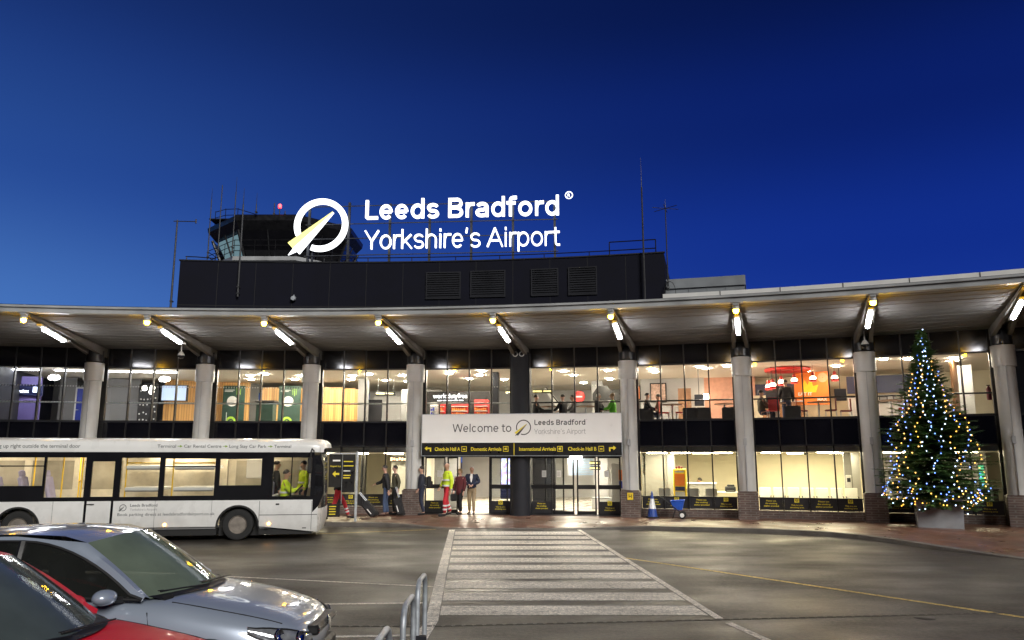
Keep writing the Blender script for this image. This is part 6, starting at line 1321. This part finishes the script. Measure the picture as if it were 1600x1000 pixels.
# bay 1 banners and counter
for x, lab in ((-2.98, 'left dark green banner with lime print hanging on the slatted wall'), (-.45, 'right dark green banner with lime print hanging on the slatted wall')):
    e = inb('green_banner', lab, 'banner', 1, x, 6.5, 3.4, 'dark green banners in the lounge'); mb = MB(); mb.bbox(-.50, .50, 0, .03, 0, 2.02, .008); part(mb, 'banner_cloth', K['green'], e)
    mb = MB(); mb.mat(0).ring(.13, .23, 0, 6.283, 20, 0, None, -.08, .38, -.003); mb.ring(.0, .06, 0, 6.283, 10, 0, None, -.08, .38, -.003); mb.mat(1).ring(0, .24, 0, 6.283, 20, 0, None, -.06, 1.30, -.003); mb.mat(1).box(-.42, -.05, -.004, -.001, 1.74, 1.77); mb.box(-.42, .02, -.004, -.001, 1.80, 1.83); mb.box(-.30, -.27, -.004, -.001, .2, .8)
    mb.mat(0).box(.12, .14, -.004, -.001, 1.6, 1.9); mb.box(.2, .22, -.004, -.001, 1.55, 1.9); mb.box(.28, .30, -.004, -.001, 1.6, 1.88); part(mb, 'banner_print', [K['lime'], K['lgrey']], e)
e = inb('green_counter', 'dark green counter stand with black top between the green banners', 'counter', 1, -.90, 4.0, 3.35); mb = MB(); mb.bbox(-.36, .36, 0, .6, 0, 1.14, .02); part(mb, 'counter_body', K['green'], e); mb = MB(); mb.bbox(-.42, .42, -.05, .65, 1.14, 1.22, .015); part(mb, 'counter_top', K['blackm'], e)
# hanging signs
def hang(b, x, d, z, w_, h, lab, sp_=None):
    e = inb('hanging_sign', lab, 'sign', b, x, d, z, 'yellow and black hanging signs'); mb = MB(); mb.bbox(-w_/2, w_/2, 0, .08, 0, h, .01); part(mb, 'sign_panel', K['signk'], e); mb = MB(); [mb.tube([(q, .04, h), (q, .04, 5.64-z if z > 3 else 2.34-z)], .008, 5) for q in (-w_*.4, w_*.4)]; part(mb, 'hanger', K['steel'], e)
    mb = MB(); mb.box(-w_*.38, -w_*.05, -.004, 0, h*.25, h*.75); mb.box(w_*.02, w_*.40, -.004, 0, h*.30, h*.70); mb.lathe([(0, .003), (h*.32, 0)], 12, axis_matrix((-w_*.44, -.002, h/2), (0, -1, 0))); part(mb, 'lit_print', lamp('lit_yellow_print', (.95, .78, .03), .9, False), e)
hang(2, -.2, 5, 4.86, .86, .17, 'yellow and black hanging sign in the upper lounge left of the white sign'); hang(3, .64, 7.5, 5.1, .24, .16, 'tiny yellow hanging sign left of the dark centre column'); hang(4, -2.05, 6, 5.0, .92, .17, 'long yellow and black hanging sign right of the dark centre column')
hang(4, .38, 4.0, 1.86, .42, .16, 'upper yellow hanging sign behind the right sliding door'); hang(4, .38, 4.0, 1.66, .42, .14, 'lower yellow hanging sign behind the right sliding door')
# duty free shop
e = inb('duty_free_fascia', 'black shop fascia with white lettering above red displays', 'sign', 3, -1.3, 4.95, 4.56); mb = MB(); mb.bbox(-1.5, 1.4, 0, .1, 0, .46, .01); part(mb, 'sign_panel', K['signk'], e); mb = MB(); mb.text('worlddutyfree', -1.12, .17, .21, 1.52, None, .008, -.006); mb.text('Miss the taxman not the bargains', -.92, .05, .05, 1.2, None, .004, -.006) if False else [mb.box(-.92+.24*i, -.92+.24*i+.19, -.006, -.003, .05, .085) for i in range(5)]; part(mb, 'sign_lettering', lamp('lit_shop_letter', (.9, .93, 1), 2.5, False), e)
for x, w_, h, m, lab in ((-2.25, .30, 1.15, 'white', 'white lit display stand at the left of the duty free window'), (-1.85, .22, 1.1, 'red', 'narrow red display stand in the duty free window'), (-1.1, .75, 1.12, 'red', 'wide red display stand in the middle of the duty free window'), (-.18, .62, 1.25, 'red', 'tall red display stand at the right of the duty free window')):
    e = inb('display_stand', lab, 'display', 3, x, 4.2, 3.35, 'display stands in the duty free window'); mb = MB(); mb.bbox(-w_/2, w_/2, .1, .5, 0, h, .02); part(mb, 'back_panel', K[m], e); mb = MB(); [mb.box(-w_/2+.03, w_/2-.03, -.05, .1, z, z+.03) for z in (.55, .75, .95)]; part(mb, 'shelf', K['lgrey'], e)
    mb = MB(); rr = random.Random(int(x*10)); [mb.bbox(q, q+.06, -.03, .05, z, z+rr.uniform(.08, .14), .01) for z in (.58, .78) for q in [(-w_/2+.05+.085*i) for i in range(int((w_-.1)/.085))]]; part(mb, 'goods', K['orange'] if m == 'red' else K['blue'], e)
e = inb('escalator', 'pale escalator balustrade rising behind the upper seating area', 'escalator', 4, -1.5, 8.5, 3.35); mb = MB(); mb.add([(-.9, 0, 2.1), (-.7, 0, 2.1), (.45, 0, .6), (.25, 0, .4), (-.9, .4, 2.1), (-.7, .4, 2.1), (.45, .4, .6), (.25, .4, .4)], [(0, 3, 2, 1), (4, 5, 6, 7), (0, 1, 5, 4), (1, 2, 6, 5), (2, 3, 7, 6), (3, 0, 4, 7)]); part(mb, 'balustrade', K['white'], e); mb = MB(); mb.tube([(-.75, -.02, 2.13), (.42, -.02, .62)], .03, 6); part(mb, 'handrail', K['blackm'], e)
e = inb('round_sign', 'round red sign on the far wall of the upper seating area', 'sign', 4, -.72, 9, 4.85); mb = MB(); mb.lathe([(0, .03), (.26, .03), (.28, 0)], 24, axis_matrix((0, 0, .2), (0, -1, 0))); part(mb, 'sign_disc', K['red'], e); mb = MB(); mb.box(-.14, .14, -.035, -.031, .17, .23); part(mb, 'symbol', K['white'], e)
e = inb('dark_screen', 'large dark sloping panel above the seated people at the right end of the sign', 'panel', 4, .85, 6.8, 4.7); mb = MB(); mb.prism([(-.5, .65), (-.1, .65), (.15, .35), (.55, .3), (.55, 0), (-.75, 0), (-.75, .3)], .1, Matrix(((1, 0, 0, 0), (0, 0, 1, 0), (0, 1, 0, 0), (0, 0, 0, 1)))); part(mb, 'panel_board', K['blackm'], e)
# cafe: pictures, tables, booths
for x, w_, z, h, c, lab in ((-1.45, .72, 4.58, .86, 'brown', 'large framed picture on the pale cafe wall'), (-2.40, .34, 4.70, .66, 'orange', 'narrow orange framed picture on the cafe wall beside the pale column')):
    e = inb('wall_picture', lab, 'picture', 5, x, 6.85, z); mb = MB(); mb.bbox(-w_/2, w_/2, 0, .05, 0, h, .01); part(mb, 'frame', K['blackm'], e); mb = MB(); mb.box(-w_/2+.05, w_/2-.05, -.006, 0, .05, h-.05); part(mb, 'print', K['orange'] if c == 'orange' else mat('faded_print', (.45, .30, .24), .5, 0, .5, 9), e)
e = inb('wall_lamp', 'bright warm wall lamp on the salmon cafe wall', 'lamp', 5, .62, 6.6, 4.75); mb = MB(); mb.lathe([(.10, -.12), (.14, .12)], 12, None, True); part(mb, 'lamp_shade', lamp('wall_lamp_shade', (1, .72, .48), 22), e); mb = MB(); mb.box(-.02, .02, 0, .45, -.02, .02); part(mb, 'bracket', K['steel'], e)
TBL = None
def table(b, x, d, lab, dia=.38):
    global TBL
    if TBL is None:
        TBL = e = inb('cafe_table', lab, 'table', b, x, d, 3.35, 'tables at the upper windows'); mb = MB(); mb.lathe([(dia, .72), (dia, .75), (0, .752)], 20); part(mb, 'table_top', K['brown'], e); mb = MB(); mb.lathe([(.22, 0), (.2, .02), (.03, .03), (.03, .72)], 12); part(mb, 'table_leg', K['steel'], e); return
    e = copy_tree(TBL); e.location = bayLoc(b, x, d, 3.35); tag(e, lab)
CHR = {}
def chair(b, x, d, rz, m, lab):
    if m not in CHR:
        CHR[m] = e = inb('cafe_chair', lab, 'chair', b, x, d, 3.35, 'chairs at the upper windows', rz); mb = MB(); mb.bbox(-.2, .2, -.2, .2, .42, .47, .02); part(mb, 'seat', K[m], e); mb = MB(); mb.grid([[(-.2+.01*abs(2-j), -.19+.095*j, .47+.14*i) for j in range(5)] for i in range(4)], smooth=True); mb.grid([[(-.175+.01*abs(2-j), -.19+.095*j, .47+.14*i) for j in range(5)] for i in range(4)], smooth=True, flip=True); part(mb, 'backrest', K[m], e)
        for p in ((-.17, -.17), (.17, -.17), (.17, .17), (-.17, .17)): mb = MB(); mb.tube([(p[0]*1.1, p[1]*1.1, 0), (p[0], p[1], .42)], .014, 6); part(mb, 'leg', K['steel'], e)
        return
    e = copy_tree(CHR[m]); e.location = bayLoc(b, x, d, 3.35); e.rotation_euler = (0, 0, bayRz(b)+rz); tag(e, lab)
K['maroon'] = mat('maroon_seat', (.16, .02, .03), .5)
for b, x, d, lab in ((4, -1.15, 1.5, 'table between the seated people above the word Bradford'), (4, .25, 1.6, 'table left of the grey haired person above the sign'), (5, -.54, 1.3, 'table between the two red chairs in the cafe window'), (5, 1.35, 1.5, 'table at the right end of the cafe window'), (6, .52, 1.5, 'table between the maroon chairs below the orange poster'), (6, -.95, 1.5, 'table beside the person in the olive jacket'), (7, -1.2, 1.5, 'table in the window left of the Christmas tree')): table(b, x, d, lab)
for b, x, d, rz, m, lab in ((5, -.86, 1.4, 0, 'red', 'left red chair in the cafe window'), (5, -.22, 1.4, math.pi, 'red', 'right red chair in the cafe window'), (6, -1.02, 1.0, 1.8, 'red', 'red chair near the left end of the restaurant window'), (6, -.05, 1.7, 0, 'maroon', 'left maroon chair below the orange poster'), (6, .92, 1.6, math.pi, 'maroon', 'maroon chair to the right of the table below the poster'), (6, 1.45, 2.2, math.pi, 'maroon', 'maroon chair at the right end of the restaurant window'), (7, -.8, 1.6, math.pi, 'red', 'red chair in the window left of the Christmas tree')): chair(b, x, d, rz, m, lab)
for i, (b, x, lab) in enumerate(((5, -1.45, 'black booth seat below the people in the cafe window'), (5, .12, 'left black tub seat in the middle of the cafe window'), (5, .60, 'right black tub seat in the middle of the cafe window'), (5, 1.5, 'black tub seat at the right end of the cafe window'), (6, -.35, 'black tub seat in the restaurant window beside the red chair'), (4, -1.2, 'low black seat above the sign lettering'))):
    if i == 0: SO = e = inb('tub_seat', lab, 'seat', b, x, 1.0, 3.35, 'black tub seats at the upper windows'); mb = MB(); mb.bbox(-.24, .24, -.25, .25, .08, .42, .05); part(mb, 'seat', K['blackm'], e); mb = MB(); mb.bbox(-.26, .26, -.32, -.22, .08, .58, .04); part(mb, 'backrest', K['blackm'], e)
    else: e = copy_tree(SO); e.location = bayLoc(b, x, 1.0, 3.35); e.rotation_euler = (0, 0, bayRz(b)); tag(e, lab)
# restaurant
for i, (x, z, d, lab) in enumerate(((-1.16, 4.84, 3.1, 'leftmost'), (-1.0, 4.86, 2.8, 'second'), (-.69, 4.98, 3.0, 'third'), (-.22, 5.04, 3.0, 'fourth'), (.44, 5.09, 3.0, 'fifth'), (1.2, 5.09, 3.0, 'rightmost'))):
    if i == 0:
        RP = e = inb('red_pendant', '', 'lamp', 6, x, d, z); mb = MB(); mb.lathe([(.055, .16), (.07, .05), (.06, .2), (.03, .24)], 14); mb.lathe([(.13, -.13), (.14, -.05)], 16, caps=False); part(mb, 'lamp_shade', K['red'], e); mb = MB(); mb.lathe([(0, -.09), (.09, -.06), (.12, 0), (.09, .06), (.05, .09)], 14); part(mb, 'lamp_globe', lamp('pendant_globe', (1, .72, .5), 14), e); mb = MB(); mb.tube([(0, 0, .22), (0, 0, .55)], .007, 5); part(mb, 'cord', K['blackm'], e)
    else: e = copy_tree(RP); e.location = bayLoc(6, x, d, z)
    tag(e, '%s of the six red pendant lamps in the restaurant window' % lab, 'lamp', 'red pendant lamps in the restaurant')
e = inb('ceiling_ring', 'large red ring hanging under the restaurant ceiling', 'ceiling ring', 6, -.45, 4.2, 5.50); mb = MB(); mb.lathe([(.55, 0), (.85, 0), (.87, .10), (.53, .10), (.55, 0)], 32, caps=False); part(mb, 'ring', K['red'], e); mb = MB(); [mb.tube([(.7*math.cos(t), .7*math.sin(t), .1), (.7*math.cos(t), .7*math.sin(t), .15)], .01, 4) for t in (0, 2.1, 4.2)]; part(mb, 'hanger', K['steel'], e)
e = inb('orange_poster', 'large orange poster with flame print and white words on the restaurant wall', 'poster', 6, .44, 5.0, 4.22); mb = MB(); mb.bbox(-.66, .66, 0, .06, 0, 1.32, .01); part(mb, 'poster_board', K['orange'], e)
mb = MB(); mb.mat(1).add([(-.30, -.004, .5), (.15, -.004, .5), (.25, -.004, .8), (.05, -.004, .75), (-.02, -.004, 1.1), (-.15, -.004, .8), (-.25, -.004, 1.0), (-.38, -.004, .7)], [tuple(range(8))]); mb.mat(0).text('EAT IT', -.52, .38, .13, .52, None, .02, -.006); mb.text('MAX', .18, .16, .12, .36, None, .02, -.006); mb.mat(2).ring(.02, .19, 0, 6.283, 20, 0, None, .42, 1.08, -.004); part(mb, 'poster_print', [K['white'], K['yellow'], mat('pale_orange_print', (.75, .36, .2), .5)], e)
e = inb('menu_board', 'dark menu board with pale words above the restaurant counter', 'menu board', 6, -.72, 5.6, 4.58); mb = MB(); mb.bbox(-.62, .50, 0, .08, 0, .46, .01); part(mb, 'board', K['blackm'], e); mb = MB(); mb.text('AND A', -.05, .26, .08, .36, None, .01, -.004); [mb.box(-.5+.25*i, -.5+.25*i+.17, -.004, -.001, .10, .13) for i in range(4)]; part(mb, 'board_lettering', K['lgrey'], e)
e = inb('serving_counter', 'brown serving counter below the dark menu board', 'counter', 6, -.5, 5.0, 3.35); mb = MB(); mb.bbox(-1.0, .6, 0, .6, 0, 1.0, .02); part(mb, 'counter_body', K['brown'], e); mb = MB(); mb.bbox(-1.04, .64, -.04, .64, 1.0, 1.05, .01); part(mb, 'counter_top', K['lgrey'], e)
for b, x, d, z, w_, h, lab in ((6, 1.38, 3.4, 4.25, .42, .45, 'dark screen at the right end of the restaurant window'), (5, .40, 3.2, 4.15, .36, .45, 'dark screen on a pole in the cafe window'), (6, -1.05, 3.6, 4.25, .5, .4, 'dark screen behind the leftmost red pendants')):
    e = inb('menu_screen', lab, 'screen', b, x, d, z, 'dark screens on poles at the upper windows'); mb = MB(); mb.bbox(-w_/2, w_/2, 0, .06, 0, h, .01); part(mb, 'casing', K['darkgrey'], e); mb = MB(); mb.tube([(0, .03, h), (0, .03, 5.64-z)], .015, 6); part(mb, 'pole', K['blackm'], e)
for x, d, lab in ((-1.0, 5.8, 'left'), (-.5, 5.8, 'middle'), (0, 5.8, 'right')):
    e = inb('small_picture', lab + ' small dark picture on the pale wall left of the Christmas tree', 'picture', 7, x-.8, d, 4.3, 'small pictures left of the tree'); mb = MB(); mb.bbox(-.16, .16, 0, .04, 0, .26, .008); part(mb, 'frame', K['blackm'], e); mb = MB(); mb.box(-.12, .12, -.004, 0, .04, .22); part(mb, 'print', K['greyw'], e)
e = inb('white_door', 'white panelled door in the upper window right of the Christmas tree', 'door', 7, 1.30, 3.8, 3.35); mb = MB(); mb.bbox(-.30, .30, 0, .05, 0, 2.1, .01); part(mb, 'door_leaf', K['white'], e); mb = MB(); mb.tube([(.22, -.04, 1.0), (.14, -.05, 1.0)], .012, 6); part(mb, 'handle', K['steel'], e)
e = inb('fire_extinguisher', 'red fire extinguisher beside the pale column right of the tree', 'extinguisher', 7, 1.62, .6, 3.95); mb = MB(); mb.lathe([(.0, 0), (.07, .01), (.075, .05), (.075, .36), (.03, .43), (.025, .46)], 14); part(mb, 'cylinder', K['maroon'], e); mb = MB(); mb.box(-.05, .05, -.015, .015, .46, .49); part(mb, 'valve', K['blackm'], e)
# ground floor
e = inb('reception_desk', 'grey reception desk with a pale top in the office', 'desk', 5, .36, 4.0, .13); mb = MB(); mb.bbox(-.56, .52, 0, .1, 0, 1.0, .01); mb.bbox(-.56, -.46, .1, .8, 0, 1.0, .01); part(mb, 'desk_front', K['greyw'], e); mb = MB(); mb.bbox(-.60, .56, -.05, .3, 1.0, 1.05, .01); part(mb, 'desk_top', K['white'], e)
e = inb('office_table', 'white office table carrying a black printer', 'table', 5, 1.40, 3.1, .13); mb = MB(); mb.bbox(-.55, .5, -.35, .35, .70, .74, .01); part(mb, 'table_top', K['white'], e); 
for x, y in ((-.5, -.3), (.45, -.3), (.45, .3), (-.5, .3)): mb = MB(); mb.tube([(x, y, 0), (x, y, .70)], .02, 6); part(mb, 'leg', K['steel'], e)
e = inb('printer', 'black printer on the white office table', 'printer', 5, 1.42, 3.0, .87); mb = MB(); mb.bbox(-.2, .2, -.17, .17, 0, .20, .03); mb.bbox(-.12, .16, -.1, .12, .20, .27, .02); part(mb, 'printer_body', K['darkgrey'], e); mb = MB(); mb.box(-.14, .14, -.24, -.16, .05, .065); part(mb, 'paper_tray', K['greyw'], e)
e = inb('yellow_stand', 'tall yellow and orange leaflet stand in the office window', 'display', 5, -.40, 2.0, .13); mb = MB(); mb.bbox(-.24, .24, 0, .3, 0, 1.60, .02); part(mb, 'stand_body', K['yellow'], e); mb = MB(); mb.box(-.18, .18, -.006, 0, .98, 1.42); part(mb, 'orange_panel', K['orange'], e); mb = MB(); mb.mat(0).box(-.18, .18, -.007, 0, .80, .95); mb.mat(1).box(-.18, .18, -.007, 0, .38, .77); mb.mat(2).box(-.18, .18, -.006, 0, .16, .30); mb.mat(1).box(-.16, .16, -.006, 0, 1.47, 1.53); part(mb, 'leaflets', [K['navy'], K['lgrey'], K['red']], e)
mb = MB(); [mb.bbox(-.15+.1*i, -.07+.1*i, .05, .15, 1.60, 1.68+.03*(i % 2), .01) for i in range(3)]; part(mb, 'items_on_top', K['maroon'], e)
e = inb('hanging_garland', 'dark green garland hanging at the left edge of the office window', 'garland', 5, -1.55, .45, .5); mb = MB(); mb.tube([(0, 0, 0), (.01, 0, .9), (0, 0, 1.8)], .02, 6); part(mb, 'stem', K['blackm'], e); mb = MB(); rr = random.Random(5)
for i in range(420):
    z = 1.05 + rr.random()*.78; t = rr.random()*6.28; r = .10*(.6+rr.random()*.6); a = Vector((r*.3*math.cos(t), r*.3*math.sin(t), z)); b_ = Vector((r*math.cos(t), r*math.sin(t), z+rr.uniform(-.06, .04))); n_ = Vector((-math.sin(t), math.cos(t), 0))*.014; mb.add([a-n_, a+n_, b_], [(0, 1, 2)])
part(mb, 'leaves', mat('garland_green', (.015, .03, .015), .7), e)
MCH = None
for i in range(7):
    lab = ['leftmost', 'second', 'third', 'fourth', 'fifth', 'sixth', 'rightmost'][i]
    if i == 0:
        MCH = e = inb('waiting_chair', '', 'chair', 6, -1.5, 3.0, .13); mb = MB(); mb.bbox(-.21, .21, -.22, .22, .40, .45, .02); part(mb, 'seat', K['white'], e); mb = MB(); mb.bbox(-.21, .21, .17, .22, .45, .92, .02); part(mb, 'backrest', K['white'], e)
        for p in (-.2, .2): mb = MB(); mb.tube([(p, -.2, 0), (p, -.2, .62), (p, .2, .62), (p, .2, 0)], .016, 6); part(mb, 'chair_frame', K['darkgrey'], e)
    else: e = copy_tree(MCH); e.location = bayLoc(6, -1.5+.50*i, 3.0, .13)
    tag(e, '%s of the seven pale chairs in the cream waiting room' % lab, 'chair', 'pale chairs in the waiting room')
for i, (x, lab) in enumerate(((-.9, 'left'), (.1, 'middle'), (.75, 'right'))):
    e = copy_tree(MCH); e.location = bayLoc(5, x, 1.2, .13); e.rotation_euler = (0, 0, bayRz(5)+math.pi); tag(e, '%s pale chair seen from behind in the office window' % lab, 'chair', 'pale chairs in the office')
e = inb('wall_dispenser', 'grey dispenser on the pillar in the cream waiting room', 'dispenser', 6, 1.48, 3.85, .95); mb = MB(); mb.bbox(-.10, .10, 0, .14, 0, .55, .02); part(mb, 'casing', K['lgrey'], e); mb = MB(); mb.box(-.06, .06, -.004, 0, .3, .45); part(mb, 'front_panel', K['darkgrey'], e)
e = inb('smoke_detector', 'black dome on the ceiling of the cream waiting room', 'detector', 6, .02, 3.2, 2.25); mb = MB(); mb.lathe([(0, 0), (.06, .01), (.09, .05), (.09, .085)], 14); part(mb, 'dome', K['blackm'], e); mb = MB(); mb.lathe([(.11, .08), (.11, .09)], 14); part(mb, 'ceiling_plate', K['white'], e)
e = inb('lit_advert', 'glowing purple and blue advertising screen behind the left doors', 'screen', 3, 1.22, 2.6, .95); mb = MB(); mb.bbox(-.36, .36, 0, .1, -.4, 1.25, .02); part(mb, 'casing', K['navy'], e)
m_ = bpy.data.materials.new('advert_picture'); m_.use_nodes = True; n_ = m_.node_tree; bb = n_.nodes['Principled BSDF']; t_ = n_.nodes.new('ShaderNodeTexCoord'); vz = n_.nodes.new('ShaderNodeTexNoise'); vz.inputs['Scale'].default_value = 4.5; n_.links.new(t_.outputs['Object'], vz.inputs['Vector']); rp = n_.nodes.new('ShaderNodeValToRGB'); n_.links.new(vz.outputs[0], rp.inputs[0])
for p_, c in ((.42, (.25, .03, .55, 1)), (.5, (.1, .3, .95, 1)), (.56, (.9, .75, .15, 1)), (.62, (.75, .9, 1, 1))): q = rp.color_ramp.elements.new(p_); q.color = c
n_.links.new(rp.outputs[0], bb.inputs['Emission Color']); bb.inputs['Emission Strength'].default_value = 1.4
mb = MB(); mb.add([(-.32, -.004, .05), (.32, -.004, .05), (.32, -.004, 1.20), (-.32, -.004, 1.20)], [(0, 1, 2, 3)]); part(mb, 'display', m_, e)
e = inb('orange_sign', 'lit orange sign hanging in the lobby behind the suitcases', 'sign', 2, .62, 4.0, 1.98); mb = MB(); mb.bbox(-.38, .38, 0, .08, 0, .24, .01); part(mb, 'sign_panel', K['blackm'], e); mb = MB(); [mb.box(-.34+.115*i, -.34+.115*i+.085, -.004, 0, .05+.02*(i % 2), .19-.02*(i % 3)) for i in range(6)]; part(mb, 'lit_print', lamp('lit_orange', (1, .28, .04), 1.6, False), e)
e = inb('vending_machine', 'tall vending machine with orange and blue front at the right door', 'vending machine', 4, 1.45, 2.6, .13); mb = MB(); mb.bbox(-.35, .35, 0, .7, 0, 1.8, .02); part(mb, 'cabinet', K['lgrey'], e); mb = MB(); mb.mat(0).box(-.05, .32, -.006, 0, 1.15, 1.55); mb.mat(1).box(-.05, .32, -.006, 0, .85, 1.12); mb.mat(2).box(.1, .32, -.006, 0, .4, .8); part(mb, 'front_panel', [K['orange'], K['blue'], K['red']], e)
e = inb('lobby_counter', 'pale lobby counter behind the right sliding door', 'counter', 4, .55, 3.4, .13); mb = MB(); mb.bbox(-.3, .6, 0, .5, 0, .42, .02); part(mb, 'counter_body', K['white'], e); mb = MB(); mb.bbox(-.32, .62, -.02, .52, .42, .45, .01); part(mb, 'counter_top', K['lgrey'], e)
e = inb('lobby_poster', 'pale blue window blind panel behind the right doors', 'panel', 4, -.35, 7.0, 1.35); mb = MB(); mb.bbox(-.75, .45, 0, .05, 0, .80, .01); part(mb, 'frame', K['lgrey'], e); mb = MB(); [mb.box(-.70, .40, -.006, 0, .04+.075*i, .09+.075*i) for i in range(10)]; part(mb, 'slat', mat('pale_blue_slat', (.35, .48, .66), .5), e)
e = inb('green_exit_sign', 'glowing green sign in the window right of the Christmas tree', 'sign', 7, 1.35, 2.0, 1.1); mb = MB(); mb.bbox(-.10, .10, 0, .05, 0, .85, .01); part(mb, 'sign_panel', K['lgrey'], e); mb = MB(); [mb.box(-.08, .08, -.004, 0, .05+.2*i, .20+.2*i) for i in range(4)]; part(mb, 'lit_print', lamp('lit_green', (.05, .8, .35), .8, False), e)
for x, lab in ((-1.16, 'left white paper notice taped to the right entrance glass'), (-.62, 'middle white paper notice taped to the sliding door'), (1.1, 'right white paper notice taped to the entrance glass')):
    e = inb('paper_notice', lab, 'notice', 4, x, .01, 1.45, 'white paper notices on the entrance glass'); mb = MB(); mb.box(-.08, .08, -.003, .0, 0, .24); part(mb, 'sheet', K['white'], e); mb = MB(); [mb.box(-.06, .05, -.0045, -.0035, .05+.04*i, .06+.04*i) for i in range(4)]; part(mb, 'print', K['greyw'], e)
e = inb('paper_notice', 'white paper notice taped to the left entrance glass', 'notice', 3, -1.08, .01, 1.45); mb = MB(); mb.box(-.08, .08, -.003, .0, 0, .24); part(mb, 'sheet', K['white'], e); mb = MB(); [mb.box(-.06, .05, -.0045, -.0035, .05+.04*i, .06+.04*i) for i in range(4)]; part(mb, 'print', K['greyw'], e)
